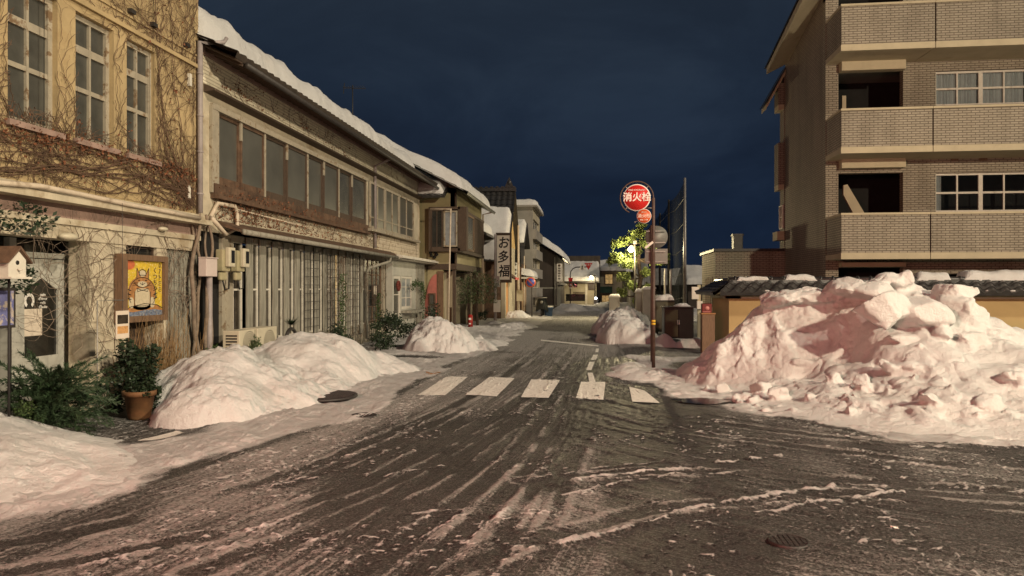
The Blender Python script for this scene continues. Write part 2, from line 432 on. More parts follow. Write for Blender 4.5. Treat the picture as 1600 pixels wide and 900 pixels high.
# ---------------------------------------------------------------- facade helpers
class PL:
    """facade plane: axis 'X' or 'Y', position c, outward direction s; coordinates a (along), z, d (outwards)"""
    def __init__(s, ax, c, sg): s.ax = ax; s.c = c; s.s = sg
    def p(s, a, z, d=0.0):
        return (s.c+s.s*d, a, z) if s.ax == 'X' else (a, s.c+s.s*d, z)
    def box(s, mb, a0, a1, z0, z1, d0, d1):
        p, q = s.p(a0, z0, d0), s.p(a1, z1, d1)
        return mb.box(p[0], q[0], p[1], q[1], p[2], q[2])
    def at(s, px, py, d=0.0):
        return PX(px, py, s.c+s.s*d) if s.ax == 'X' else PY(px, py, s.c+s.s*d)
def wall(pl, a0, a1, z0, z1, holes, th=.2, mb=None):
    mb = mb or MB()
    As = sorted({a0, a1, *[min(a1, max(a0, h[0])) for h in holes], *[min(a1, max(a0, h[1])) for h in holes]})
    Zs = sorted({z0, z1, *[min(z1, max(z0, h[2])) for h in holes], *[min(z1, max(z0, h[3])) for h in holes]})
    def solid(i, j):
        if i < 0 or j < 0 or i >= len(As)-1 or j >= len(Zs)-1: return False
        ca = (As[i]+As[i+1])/2; cz = (Zs[j]+Zs[j+1])/2
        return not any(h[0] < ca < h[1] and h[2] < cz < h[3] for h in holes)
    for i in range(len(As)-1):
        for j in range(len(Zs)-1):
            if not solid(i, j): continue
            A, C, Z0, Z1 = As[i], As[i+1], Zs[j], Zs[j+1]
            mb.quad(pl.p(A,Z0), pl.p(C,Z0), pl.p(C,Z1), pl.p(A,Z1))
            mb.quad(pl.p(A,Z0,-th), pl.p(A,Z1,-th), pl.p(C,Z1,-th), pl.p(C,Z0,-th))
            if not solid(i-1, j): mb.quad(pl.p(A,Z0), pl.p(A,Z1), pl.p(A,Z1,-th), pl.p(A,Z0,-th))
            if not solid(i+1, j): mb.quad(pl.p(C,Z0), pl.p(C,Z0,-th), pl.p(C,Z1,-th), pl.p(C,Z1))
            if not solid(i, j-1): mb.quad(pl.p(A,Z0), pl.p(A,Z0,-th), pl.p(C,Z0,-th), pl.p(C,Z0))
            if not solid(i, j+1): mb.quad(pl.p(A,Z1), pl.p(C,Z1), pl.p(C,Z1,-th), pl.p(A,Z1,-th))
    return mb
def window(root, pl, a0, a1, z0, z1, cols, rows, fm, gm, d=0.0, fw=.05, bar=.03, name='window', dep=.06, splits=None):
    """frame with glazing bars; the glass is its sub-part"""
    f = MB()
    pl.box(f, a0, a0+fw, z0, z1, d-dep, d); pl.box(f, a1-fw, a1, z0, z1, d-dep, d)
    pl.box(f, a0+fw, a1-fw, z0, z0+fw, d-dep, d-.002); pl.box(f, a0+fw, a1-fw, z1-fw, z1, d-dep, d-.002)
    for i in range(1, cols):
        a = a0+(a1-a0)*i/cols; pl.box(f, a-bar/2, a+bar/2, z0+fw, z1-fw, d-dep, d-.008)
    for zz, wd in (splits if splits is not None else [((z0+(z1-z0)*j/rows), bar) for j in range(1, rows)]):
        pl.box(f, a0+fw, a1-fw, zz-wd/2, zz+wd/2, d-dep, d-.012)
    w = B(f, name, fm, root)
    g = MB(); pl.box(g, a0+fw*.5, a1-fw*.5, z0+fw*.5, z1-fw*.5, d-dep*.75, d-dep*.55)
    S(g, 'pane', gm, w)
    return w
def text(body, size, m, pl, a, z, d, root, name='lettering', align='CENTER', rot=0, ext=.003, flip=False, sub=False, sx=1.0, bold=0.0, shear=0, thick=0):
    cu = bpy.data.curves.new(name, 'FONT'); cu.body = body; cu.size = size; cu.align_x = align; cu.align_y = 'CENTER'
    cu.extrude = ext; cu.offset = bold; cu.space_line = .95; cu.shear = shear
    cu.resolution_u = 3
    o = bpy.data.objects.new('tmp', cu); COL.objects.link(o)
    dg = bpy.context.evaluated_depsgraph_get(); me = bpy.data.meshes.new_from_object(o.evaluated_get(dg))
    bpy.data.objects.remove(o)
    if pl.ax == 'X':
        Rm = Matrix(((0,0,pl.s,0),(pl.s,0,0,0),(0,1,0,0),(0,0,0,1)))
    else:
        Rm = Matrix(((-pl.s,0,0,0),(0,0,pl.s,0),(0,1,0,0),(0,0,0,1)))
    T = Matrix.Translation(pl.p(a, z, d)) @ Rm @ Matrix.Rotation(rot, 4, 'Z') @ Matrix.Diagonal((sx,1,1,1))
    if thick:
        bm = bmesh.new()
        for i, (ox, oy) in enumerate(((0,0),(1,.3),(-1,-.3),(.3,-1),(-.3,1),(.8,.8),(-.8,-.8))):
            m2 = me.copy(); m2.transform(Matrix.Translation((ox*thick, oy*thick, i*.0012))); bm.from_mesh(m2); bpy.data.meshes.remove(m2)
        bm.to_mesh(me); bm.free()
    me.transform(T); me.materials.clear(); me.materials.append(m)
    ob = bpy.data.objects.new(name, me); COL.objects.link(ob)
    if sub: ob.parent = root
    else: world_part(ob, root)
    return ob
def tile_roof(e0, e1, r0, r1, mats, pitch=.27, rows=10, amp=.045, thick=.05):
    """kawara roof between eave e0-e1 and ridge r0-r1: round ribs run up the slope, courses step"""
    e0, e1, r0, r1 = map(Vector, (e0, e1, r0, r1)); L = (e1-e0).length
    nc = max(2, int(L/pitch)); per = 6; nx = nc*per
    n = (e1-e0).cross(r0-e0).normalized()
    if n.z < 0: n = -n
    mb = MB(); ny = rows*2
    vs = []
    for j in range(rows):
        for half in (0, 1):
            s = (j+half)/rows
            for i in range(nx+1):
                t = i/nx; p = (e0.lerp(e1, t)).lerp(r0.lerp(r1, t), s)
                ph = (i % per)/per
                prof = amp*(max(0, math.cos((ph)*2*math.pi))**.7 if ph < .25 or ph > .75 else 0) + amp*.25*abs(math.sin(ph*math.pi*2))
                vs.append(p+n*(prof+(.028 if half == 0 else 0.0)))
    fs = []
    for j in range(ny-1):
        for i in range(nx): fs.append((j*(nx+1)+i, j*(nx+1)+i+1, (j+1)*(nx+1)+i+1, (j+1)*(nx+1)+i))
    # eave thickness
    base = len(vs)
    for i in range(nx+1): vs.append(e0.lerp(e1, i/nx)-n*thick)
    for i in range(nx): fs.append((i+1, i, base+i, base+i+1))
    b2 = len(vs)
    for i in range(nx+1): vs.append(r0.lerp(r1, i/nx)-n*thick)
    for i in range(nx): fs.append((base+i+1, base+i, b2+i, b2+i+1))
    mb.add(vs, fs); return mb
def roof_snow(e0, e1, r0, r1, thick, seed, setback=.12, ns=None, nt_=16, lump=.5, fall=.0):
    """snow blanket lying on a slope, rounded at its edges"""
    e0, e1, r0, r1 = map(Vector, (e0, e1, r0, r1)); L = (e1-e0).length
    ns = ns or max(12, int(L/.12))
    s = np.linspace(0, 1, ns); t = np.concatenate([np.linspace(0, .12, 8, endpoint=False), np.linspace(.12, 1, nt_)])
    Sg, Tg = np.meshgrid(s, t)
    D = (r0-e0).length
    wob = (fbm(Sg*L*.7+seed, Sg*0+3.1, 0, seed)-.5)*.5*setback*4 + (fbm(Sg*L*3+seed, Sg*0+3.1, 0, seed+4)-.5)*.16
    Tt = Tg+(setback+wob*(1-Tg))/D*(1-Tg)
    E = np.array(e0)[None,None,:]*(1-Sg[...,None])+np.array(e1)[None,None,:]*Sg[...,None]
    Rr = np.array(r0)[None,None,:]*(1-Sg[...,None])+np.array(r1)[None,None,:]*Sg[...,None]
    P = E*(1-Tt[...,None])+Rr*Tt[...,None]
    edge = np.minimum(np.minimum(Sg*L, (1-Sg)*L), 1e9)
    dt = Tg*D
    prof = np.sqrt(np.clip(1-(1-np.clip(dt/(thick*.9), 0, 1))**2, 0, 1))*np.sqrt(np.clip(1-(1-np.clip(edge/(thick*.8), 0, 1))**2, 0, 1))
    n1 = .55*fbm(P[...,0]*1.1, P[...,1]*.45+seed, 0, seed, 3)+.45*fbm(P[...,0]*2.3, P[...,1]*1.9+seed, 0, seed+9, 3); n2 = fbm(P[...,0]*4, P[...,1]*4, 0, seed+3, 3)
    h = thick*prof*(1-lump/2+lump*n1*1.15)+prof*.11*(n2-.5)
    P[...,2] += h
    # overhanging lip
    lip = prof*np.clip(1-dt/.5, 0, 1)*.04
    dirn = (e0-r0).normalized()
    P[...,0] += lip*dirn.x; P[...,1] += lip*dirn.y
    return P
def roof_snow_obj(*a, name='roof_snow', root=None, mat_=None, **k):
    P = roof_snow(*a, **k)
    o = grid_obj(name, P[...,0], P[...,1], P[...,2], mat_ or M['snow'])
    return world_part(o, root)
def leaves(mb, c, rad, n, size, rng, shell=.35, flat=1.0, clumps=0, drop=False):
    cs = None
    if clumps:
        cs = []
        for _ in range(clumps):
            d = Vector((rng.gauss(0,1), rng.gauss(0,1), rng.gauss(0,1))).normalized()*rng.uniform(.35, .95)
            cs.append((Vector((d.x*rad[0], d.y*rad[1], d.z*rad[2])), rng.uniform(.22, .42)))
    for _ in range(n):
        if cs:
            cc, cr = rng.choice(cs); d = Vector((rng.gauss(0,1), rng.gauss(0,1), rng.gauss(0,1)*flat)).normalized()*(rng.random()**.4)*cr
            p = Vector(c)+cc+Vector((d.x*rad[0]*1.1, d.y*rad[1]*1.1, d.z*rad[2]))
        else:
            d = Vector((rng.gauss(0,1), rng.gauss(0,1), rng.gauss(0,1))).normalized()*(shell+(1-shell)*rng.random()**.5)
            p = Vector(c)+Vector((d.x*rad[0], d.y*rad[1], d.z*rad[2]))
        if p.z < .02: p.z = .02+rng.random()*.05
        a = Vector((rng.gauss(0,1), rng.gauss(0,1), rng.gauss(0,.6))).normalized(); b = a.cross(Vector((rng.gauss(0,1), rng.gauss(0,1), rng.gauss(0,1)))).normalized()
        s = size*rng.uniform(.6, 1.4)
        mb.quad(p-a*s, p+b*s*.5, p+a*s, p-b*s*.5)
def vine_net(pl, a0, a1, z0, z1, n, rng, holes=(), rmin=.003, rmax=.007, up=1.5, leafn=0, seeds=None, dmax=.035, steps=(12, 45), step=.07, lb=None):
    v = MB(); lf = MB()
    todo = []
    for i in range(n):
        if seeds and rng.random() < .5:
            s = rng.choice(seeds); todo.append((s[0]+rng.gauss(0, s[2]), s[1]+rng.gauss(0, s[2]*.5), rng.uniform(*s[3]), rng.uniform(rmin, rmax), rng.randint(*steps)))
        else: todo.append((rng.uniform(a0, a1), rng.uniform(z0, z1), up+rng.gauss(0, 1.0), rng.uniform(rmin, rmax), rng.randint(*steps)))
    while todo:
        a, z, h, r, k = todo.pop(); pts = []; rr = []; dh = rng.gauss(0, .05)
        for i in range(k):
            dh = dh*.8+rng.gauss(0, .11); h += dh
            a += math.cos(h)*step; z += math.sin(h)*step
            if not (a0 < a < a1 and z0 < z < z1): break
            if any(x0 < a < x1 and y0 < z < y1 for x0, x1, y0, y1 in holes): break
            pts.append(pl.p(a, z, .01+rng.random()*dmax)); rr.append(r*(1-.6*i/k))
            if rng.random() < .045 and k > 8: todo.append((a, z, h+rng.choice((-1, 1))*rng.uniform(.4, 1.0), r*.7, k//2+2))
            if lb and rng.random() < lb(a, z):
                for _ in range(rng.randint(1, 3)):
                    p = Vector(pl.p(a+rng.gauss(0,.04), z+rng.gauss(0,.04), .03+rng.random()*.05)); s = rng.uniform(.012, .028)
                    A = Vector((rng.gauss(0,1), rng.gauss(0,1), rng.gauss(0,1))).normalized(); Bv = A.cross(Vector((rng.gauss(0,1), rng.gauss(0,1), rng.gauss(0,1)))).normalized()
                    lf.quad(p-A*s, p+Bv*s*.7, p+A*s, p-Bv*s*.7)
        if len(pts) > 2: v.tube(pts, rr, 3, cap=False)
    return v, lf
# ================================================================ ground
def poly_x(pts, Y):
    ys = np.array([p[1] for p in pts]); xs = np.array([p[0] for p in pts]); o = np.argsort(ys)
    return np.interp(Y, ys[o], xs[o])
left_b = [PG(*p) for p in ((-60,850),(0,815),(160,785),(300,735),(420,700),(520,665),(590,640),(650,605),(700,578),(735,560),(770,545),(800,528),(840,510),(880,492),(920,480))]
right_b = [PG(*p) for p in ((1700,705),(1600,700),(1400,690),(1250,662),(1130,636),(1060,622),(1010,605),(968,590),(985,565))]+[(.62,20.5),(-.05,22.5),(.0,26),(.2,35),(.4,60)]
slush = []   # ridges of ploughed slush: polyline in the ground plane, width, height
for pts, w, h in (
    ([(880,851),(940,836),(1000,819),(1075,800),(1150,785),(1230,772),(1300,763)], .05, .035),
    ([(1175,803),(1230,795),(1290,786),(1350,778),(1415,770)], .045, .032),
    ([(898,751),(930,746),(960,742),(1010,738),(1072,735)], .05, .032),
    ([(880,774),(930,763),(985,753),(1060,744),(1150,739)], .035, .022),
    ([(820,752),(850,747),(880,741),(930,733),(1040,722)], .04, .018),
    ([(400,830),(435,817),(475,807)], .05, .028), ([(240,848),(280,838),(325,829)], .05, .026),
    ([(120,890),(170,877),(240,862),(285,853)], .045, .022), ([(232,888),(300,873),(390,851)], .035, .016),
    ([(560,866),(620,835),(680,800)], .03, .014), ([(640,850),(690,820),(735,792)], .04, .018),
    ([(650,805),(700,797),(735,795)], .05, .02), ([(540,702),(600,672),(640,652)], .06, .015), ([(600,690),(660,655),(715,625)], .05, .012),
    ([(720,856),(770,815),(800,795)], .03, .015), ([(1120,723),(1150,721)], .05, .04), ([(1170,720),(1195,719)], .07, .05), ([(1212,716),(1222,716)], .05, .035),
    ([(1425,700),(1470,700)], .08, .03), ([(1340,692),(1375,694)], .06, .02), ([(1550,768),(1610,771)], .05, .02), ([(1425,766),(1460,763)], .05, .02),
    ([(1310,746),(1340,745)],.05,.014), ([(1180,845),(1130,850),(1060,857)], .03, .01),
    ([(600,745),(660,733),(690,728)],.04,.02), ([(430,760),(500,747)],.05,.02), ([(1050,665),(1150,690),(1240,705)], .04, .012), ([(930,672),(1000,700),(1100,717)], .04, .012),
    ([(240,775),(330,752),(400,735)], .06, .02)):
    slush.append(([PG(*p) for p in pts], w, h))
def seg_dist(X, Y, pts):
    best = np.full(X.shape, 1e9)
    for (x0, y0), (x1, y1) in zip(pts[:-1], pts[1:]):
        dx, dy = x1-x0, y1-y0; L2 = dx*dx+dy*dy
        t = np.clip(((X-x0)*dx+(Y-y0)*dy)/L2, 0, 1)
        best = np.minimum(best, np.hypot(X-x0-t*dx, Y-y0-t*dy))
    return best
ys = [1.8]
while ys[-1] < 130: ys.append(ys[-1]+max(.021, .0024*ys[-1]))
ys = np.array(ys)
xs = np.concatenate([-np.geomspace(60, 9, 40)[:-1], np.arange(-9, 9.001, .024), np.geomspace(9, 60, 40)[1:]])
GX, GY = np.meshgrid(xs, ys)
gl = poly_x(left_b, GY); gr = poly_x(right_b, GY)
e1 = (fbm(GX*1.6, GY*.8, 0, 5, 4)-.5)
dl = (gl-GX)+e1*.9; dr = (GX-gr)+e1*.9
sn = np.maximum(sstep(-.15, .35, dl), sstep(-.12, .28, dr))
# bare patches: café doorway, side lane beside the cabinets, doorstep of the long house
def patch(x, y, rx, ry, rot=0, soft=.35):
    c, s = math.cos(rot), math.sin(rot); a = ((GX-x)*c+(GY-y)*s)/rx; b = (-(GX-x)*s+(GY-y)*c)/ry
    return 1-sstep(1-soft, 1+soft, np.hypot(a, b)+e1*.5)
px_, py_ = PG(190, 672)
sn *= 1-.97*patch(px_-.1, py_+.3, 1.2, 1.3)
tracks = []
sn *= 1-.9*patch(-6.2, 11.0, .8, 5)
sn *= 1-.9*patch(2.0, 19.0, 1.9, 1.5)
sn *= 1-.7*patch(2.35, 15.6, .9, 1.1)
sn *= 1-.85*patch(*PG(640,560), .9, .5)
sn *= 1-.8*patch(*PG(1100,628), .55, .35)
far = sstep(20, 36, GY)
sn = np.maximum(sn, far*.50)
sn = np.clip(sn, 0, 1)
# flows: A leaves the street and drifts to the left of the picture, B swings right
ka = .0066
acrossA = GX + ka*np.clip(18-GY, 0, None)**2; alongA = GY
cx, cy = 7.4, 14.8
rB = np.hypot(GX-cx, GY-cy); acrossB = np.where(GY > cy, GX, cx-rB); alongB = np.where(GY > cy, GY, cy-rB*np.arctan2(cy-GY, np.clip(cx-GX, -50, None)))
wb = sstep(-.5, .9, GX+.35+(fbm(GX*1.2, GY*1.2, 0, 9, 3)-.5)*1.6-.0*GY)*sstep(15.5, 9, GY)
slm = sstep(.35, .6, fbm(acrossA*1.1, GY*.22, 0, 21, 4))*.5
# broad areas heavier with slush
slm += .40*patch(*PG(960,790), 1.1, .42, .3) + .12*patch(*PG(560,800), 1.2, 1.4) + .45*patch(*PG(850,720), .35, 1.0, -.35)
slm += .5*np.exp(-((GX-gl)/.9)**2)*(GX > gl) + .35*np.exp(-((GX-gr)/.6)**2)*(GX < gr)
slm += .55*sstep(14, 24, GY)
slm -= .55*patch(*PG(640,720), .7, 2.6, .15)+.35*patch(*PG(1000,655), 1.1, .9)+.25*patch(*PG(1350,800), 2.4, .8, .2)
H = sn*(.012+.03*fbm(GX*2.2, GY*2.2, 0, 31, 5)) + sn*(1-sstep(.0, .5, np.minimum(dl.clip(0), 9)))*0
H += sn*.022*sstep(.5, .75, fbm(GX*9, GY*9, 0, 33, 3))*1.0
# footprints and ruts in the packed snow on the left
H -= sn*.02*sstep(.55, .7, fbm(GX*4.5, GY*2.6, 0, 35, 3))
# street snow swells towards the walls
H += sstep(.2, 1.6, dl)*.05*sn*(GY > 4)
near = sstep(30, 12, GY)
st = fbm(acrossA*7, alongA*.7, 0, 41, 4)*(1-wb)+fbm(acrossB*7, alongB*.7, 0, 43, 4)*wb
H += near*(1-sn)*(.010*sstep(.45, .62, st)+.012*(fbm(GX*19, GY*19, 0, 45, 2)-.5))
ridge = np.zeros_like(H)
jx = (fbm(GX*3.1, GY*3.1, 0, 52, 3)-.5)*.10; jy = (fbm(GX*3.1+40, GY*3.1, 0, 53, 3)-.5)*.10
for pts, w, h in slush:
    w *= .7; h *= .6
    x0 = min(p[0] for p in pts)-.3; x1 = max(p[0] for p in pts)+.3; y0 = min(p[1] for p in pts)-.3; y1 = max(p[1] for p in pts)+.3
    j0, j1 = np.searchsorted(ys, (y0, y1)); i0, i1 = np.searchsorted(xs, (x0, x1))
    X_, Y_ = GX[j0:j1, i0:i1], GY[j0:j1, i0:i1]
    if X_.size == 0: continue
    d = seg_dist(X_+jx[j0:j1, i0:i1], Y_+jy[j0:j1, i0:i1], pts); nz = fbm(X_*13, Y_*13, 0, 51, 3)
    ww = w*(.15+1.9*fbm(X_*2.7, Y_*2.7, 0, 54, 3)**1.3)
    nz2 = fbm(X_*38, Y_*38, 0, 58, 2); r = np.clip(1-(d/(ww*.8+.004))**2, 0, 1)*sstep(.22, .48, nz+.04)*(.25+1.5*nz2)
    ridge[j0:j1, i0:i1] = np.maximum(ridge[j0:j1, i0:i1], r*h*(.4+1.2*nz))
# tyre tracks: pressed dark bands with slush squeezed up along both edges
trk = np.zeros_like(H); edg = np.zeros_like(H); JN = int(np.searchsorted(ys, 30)); wv = fbm(GX*.8, GY*.8, 0, 71, 2); em = sstep(.38, .58, fbm(GX*2.3, GY*2.3, 0, 73, 3))
for pts in ([(-40,860),(120,835),(300,790),(520,718),(700,640),(775,598),(850,540),(890,505)], [(0,897),(330,838),(560,760),(760,660),(850,600),(900,540),(925,500)],
            [(560,897),(700,800),(800,720),(850,650),(872,600)], [(650,897),(760,800),(840,720),(878,650),(895,600)], [(790,850),(870,720),(897,660),(905,610)], [(832,850),(886,740),(915,670),(922,610)],
            [(900,640),(1000,667),(1200,692),(1400,718),(1640,745)], [(920,622),(1040,652),(1250,678),(1640,722)], [(300,897),(500,830),(680,745),(800,665),(865,610)], [(1640,800),(1300,770),(1000,800),(820,850),(700,897)],
            [(820,752),(1000,738),(1200,742),(1640,775)], [(450,760),(600,700),(720,640)]):
    P_ = [PG(*p) for p in pts]
    d = np.full(GX.shape, 9.0); d[:JN] = seg_dist((GX+jx*.6)[:JN], (GY+jy*.6)[:JN], P_)
    trk = np.maximum(trk, np.exp(-(d/.085)**4)*sstep(.30, .48, wv))
    edg = np.maximum(edg, np.exp(-((d-.13)/.028)**2)*em)
nr = sstep(26, 16, GY)*(1-sn)
slm = slm+nr*(.75*edg-.55*trk)
H += nr*(.010*edg*(.4+1.2*fbm(GX*24, GY*24, 0, 75, 2))-.004*trk)
tread = .5+.5*np.sin(alongA*2*math.pi/.055)
H += nr*trk*.0015*tread
# crumbs of ice
cr = vn(GX*23, GY*23, 0, 61)*vn(GX*44, GY*44, 0, 63)
crm = sstep(.40, .57, cr+.10*slm)*near*(1-sn)*sstep(.40,.62,fbm(GX*1.5,GY*1.5,0,64,3)+.12*slm)
H += crm*.012
H += ridge
sn2 = np.clip(np.maximum(sn, np.clip(ridge/.020, 0, .60)), 0, 1); sn2 = np.maximum(sn2, crm*.62)
H[GY > 60] *= .5
fm = np.abs(GX) < 70
flow_a = np.stack([acrossA, alongA, acrossA*0], -1); flow_b = np.stack([acrossB, alongB+50, acrossA*0], -1)
at = dict(flow_a=flow_a, flow_b=flow_b, wb=wb, snow=sn2, slush=slm)
smean = np.maximum(dl, dr)[:-1,:-1] > .12
right_m = (dr > dl)[:-1,:-1]
road = tag(grid_obj('road', GX, GY, H, M['road'], attrs=at, fmask=~smean), 'wet asphalt street streaked with tyre tracks and slush', kind='structure')
ps = tag(grid_obj('snowy_pavement', GX, GY, H, M['road'], attrs=at, fmask=smean & ~right_m), 'trodden packed snow along the left house fronts', kind='structure')
ps2 = tag(grid_obj('snowy_verge', GX, GY, H, M['road'], attrs=at, fmask=smean & right_m), 'snow covered ground on the right of the street', kind='structure')
g = MB(); g.quad((-900,-60,-.06), (900,-60,-.06), (900,1500,-.06), (-900,1500,-.06))
tag(g.build('ground', mat('far_ground', (.20,.19,.18), .9, .3, .2, 0)), 'snowy ground reaching to the horizon', kind='structure')
def hz(x, y):
    j = min(len(ys)-1, max(0, int(np.searchsorted(ys, y)))); i = min(len(xs)-1, max(0, int(np.searchsorted(xs, x))))
    return float(H[j, i])
# ---- painted markings
def drape(mb, pix, z=.006, nx=14, ny=10):
    P = [PG(*p) for p in pix]   # 4 corners: far-left, far-right, near-right, near-left
    vs = []
    for j in range(ny+1):
        for i in range(nx+1):
            s, t = i/nx, j/ny
            x = (P[0][0]*(1-s)+P[1][0]*s)*(1-t)+(P[3][0]*(1-s)+P[2][0]*s)*t
            y = (P[0][1]*(1-s)+P[1][1]*s)*(1-t)+(P[3][1]*(1-s)+P[2][1]*s)*t
            vs.append((x, y, max(hz(x, y)*.6, .002)+z))
    fs = [(j*(nx+1)+i, j*(nx+1)+i+1, (j+1)*(nx+1)+i+1, (j+1)*(nx+1)+i) for j in range(ny) for i in range(nx)]
    mb.add(vs, fs)
for k, q in enumerate([((697,590),(731,590),(695,619),(652,619)), ((765,590),(804,592),(776,621),(727,618)), ((830,594),(875,595),(857,623),(814,622)),
          ((908,598),(946,598),(943,626),(900,624)), ((983,606),(1008,612),(1031,631),(988,629))]):
    mb = MB(); drape(mb, q, .012)
    tag(mb.build('crosswalk_stripe', M['marking']), 'white crosswalk stripes painted across the street', kind='structure', group='crosswalk stripes')
for q in (((918,583),(926,583),(931,599),(921,599)), ((921,566),(929,566),(924,579),(916,579)), ((927,555),(934,555),(931,563),(923,563)),
          ((931,545),(936,545),(935,551),(930,551)), ((845,531),(935,540),(935,542),(845,533)), ((215,690),(275,675),(290,679),(228,695)), ((1390,824),(1402,826),(1405,829),(1392,827))):
    mb = MB(); drape(mb, q, .008)
    tag(mb.build('road_marking', M['marking']), 'worn white paint mark on the asphalt', kind='structure', group='worn road markings')
mb = MB(); drape(mb, ((664,583),(690,582),(684,587),(660,588)), .01)
tag(mb.build('road_marking', M['timber']), 'dull yellow paint mark by the left kerb', kind='structure')
# ---- manholes and puddle
def manhole(px, py, r, label, grate=False):
    x, y = PG(px, py); z = hz(x, y)-.006+(.022 if grate else 0)
    root = empty('manhole_cover', (x, y, 0), label, 'manhole cover')
    mb = MB(); mb.lathe((x, y, z-.02), [(r, 0), (r, .03), (r*.93, .034), (r*.92, .022), (.001, .022)], 40)
    n = int(r/.035) if grate else 3
    B(mb, 'rim', M['cast_iron'], root)
    mb = MB()
    if grate:
        for i in range(-n, n+1):
            o = i*r*.9/n; L = math.sqrt(max(0, (r*.9)**2-o*o))
            if L > .02:
                mb.box(x-L, x+L, y+o-.006, y+o+.006, z, z+.016); mb.box(x+o-.006, x+o+.006, y-L, y+L, z+.001, z+.0155)
    else:
        for i in range(-3, 4):
            for j in range(-3, 4):
                if math.hypot(i, j) < 3.3: mb.box(x+i*r*.26-.012, x+i*r*.26+.012, y+j*r*.26-.012, y+j*r*.26+.012, z, z+.012)
    B(mb, 'tread', M['cast_iron'], root)
manhole(502, 627, .52, 'large round iron grating in the packed snow beside the left snow heap', True)
manhole(568, 651, .17, 'small dark iron cover between the large grating and the wheel tracks')
manhole(1232, 848, .125, 'small round iron cover in the bare asphalt at the bottom right')
manhole(905, 571, .30, 'dark round iron cover in the lane just beyond the crosswalk')
def puddle(pts, label):
    mb = MB(); P = [PG(*p) for p in pts]; cx_ = sum(p[0] for p in P)/len(P); cy_ = sum(p[1] for p in P)/len(P)
    mb.poly([(cx_+(.40+.05*math.sin(3*a)+.03*math.sin(5*a+1))*math.cos(a), cy_+(.26+.03*math.cos(4*a))*math.sin(a), .020) for a in [2*math.pi*i/40 for i in range(40)]])
    m, t, b = nt('puddle_water'); b.inputs['Base Color'].default_value = (.02,.018,.016,1); b.inputs['Roughness'].default_value = .10; b.inputs['Specular IOR Level'].default_value = .22
    bump(t, b, noise(t, pos(t), 9, 2), .05, .01)
    o = mb.build('puddle', m); tag(o, label, 'puddle', kind='thing'); return o
puddle([(1062,625),(1075,622),(1092,624),(1115,622),(1132,627),(1130,633),(1108,634),(1098,636),(1080,632),(1068,631)], 'dark meltwater puddle at the foot of the big pink snow heap')
# ================================================================ snow heaps
def heap(name, label, comps, res=.028, seed=1, group=None, rough=.10, pad=.5, chunks=None, noise_s=1.0, zb=-.03, m=None):
    """comps: (x, y, rx, ry, h, rot, power) rounded mounds merged into one body"""
    x0 = min(c[0]-max(c[2], c[3]) for c in comps)-pad*.3; x1 = max(c[0]+max(c[2], c[3]) for c in comps)+pad*.3
    y0 = min(c[1]-max(c[2], c[3]) for c in comps)-pad*.3; y1 = max(c[1]+max(c[2], c[3]) for c in comps)+pad*.3
    X, Y = np.meshgrid(np.arange(x0, x1, res), np.arange(y0, y1, res))
    wx = X+(fbm(X*1.3, Y*1.3, 0, seed, 3)-.5)*.5*noise_s; wy = Y+(fbm(X*1.3+9, Y*1.3, 0, seed+1, 3)-.5)*.5*noise_s
    Z = np.zeros_like(X)
    for (x, y, rx, ry, h, rot, pw) in comps:
        c, s = math.cos(rot), math.sin(rot); a = ((wx-x)*c+(wy-y)*s)/rx; b = (-(wx-x)*s+(wy-y)*c)/ry
        q = np.clip(1-(a*a+b*b), 0, 1)**(pw*1.55)*h
        Z = np.sqrt(Z*Z*1.0+q*q*.0+np.maximum(q*q-Z*Z, 0)*1.0+.18*Z*q)
    Z = Z*(1+.45*(fbm(X*1.5, Y*1.5, 0, seed+2, 3)-.5))
    bk = sstep(0, .12, Z)
    rd = np.abs(fbm(X*2.6, Y*2.6, 0, seed+6, 4)-.5)*2
    Z += bk*rough*((fbm(X*4.2, Y*4.2, 0, seed+3, 5)-.5)*.8 + .28*sstep(.62, .75, vn(X*8, Y*8, 0, seed+4))*sstep(.45,.6,fbm(X*1.3,Y*1.3,0,seed+9,2)))
    cr_ = sstep(.40, .58, fbm(X*1.1, Y*1.1, 0, seed+12, 2)); bil = lambda k, sd: 1-np.abs(2*fbm(X*k, Y*k, Z*k, sd, 3)-1)*2.2
    Z += bk*(.25+cr_)*rough*(.26*bil(5.5, seed+20)+.16*bil(12, seed+21)-.3)
    Z += bk*.016*(fbm(X*17, Y*17, 0, seed+5, 2)-.5)
    q = Z > .004
    fm = q[:-1,:-1] | q[1:,:-1] | q[:-1,1:] | q[1:,1:]
    Zf = np.where(q, Z, zb)
    o = grid_obj(name, X, Y, Zf+.0, m or M['snow'], fmask=fm)
    return tag(o, label, 'snow heap', group)
heap('snow_heap', 'low smooth snow heap at the bottom left in front of the conifer', [
    (-6.2,5.7,2.35,1.95,.42,0,.9), (-5.45,6.3,1.1,1.0,.24,.3,.9), (-6.6,6.0,1.7,1.4,.40,0,.7)], seed=11, rough=.09)
heap('snow_heap', 'tallest left snow heap, right behind the clay flower pot', [
    (-4.95,8.75,.75,.9,.42,-.2,.38), (-5.15,9.5,.85,1.0,.60,0,.38), (-5.55,10.15,.8,.95,.70,0,.36), (-4.65,9.9,1.0,1.45,.36,0,.6), (-5.4,11.0,1.1,1.2,.50,0,.5)], seed=23, rough=.11)
heap('snow_heap', 'broad snow heap in front of the air conditioner and the slatted house', [
    (-5.0,12.4,1.2,1.8,.74,-.05,.48), (-4.35,13.6,.9,1.5,.40,0,.7), (-5.6,11.9,.9,1.2,.58,0,.6), (-4.5,11.3,.85,1.1,.32,0,.7)], seed=37, rough=.12)
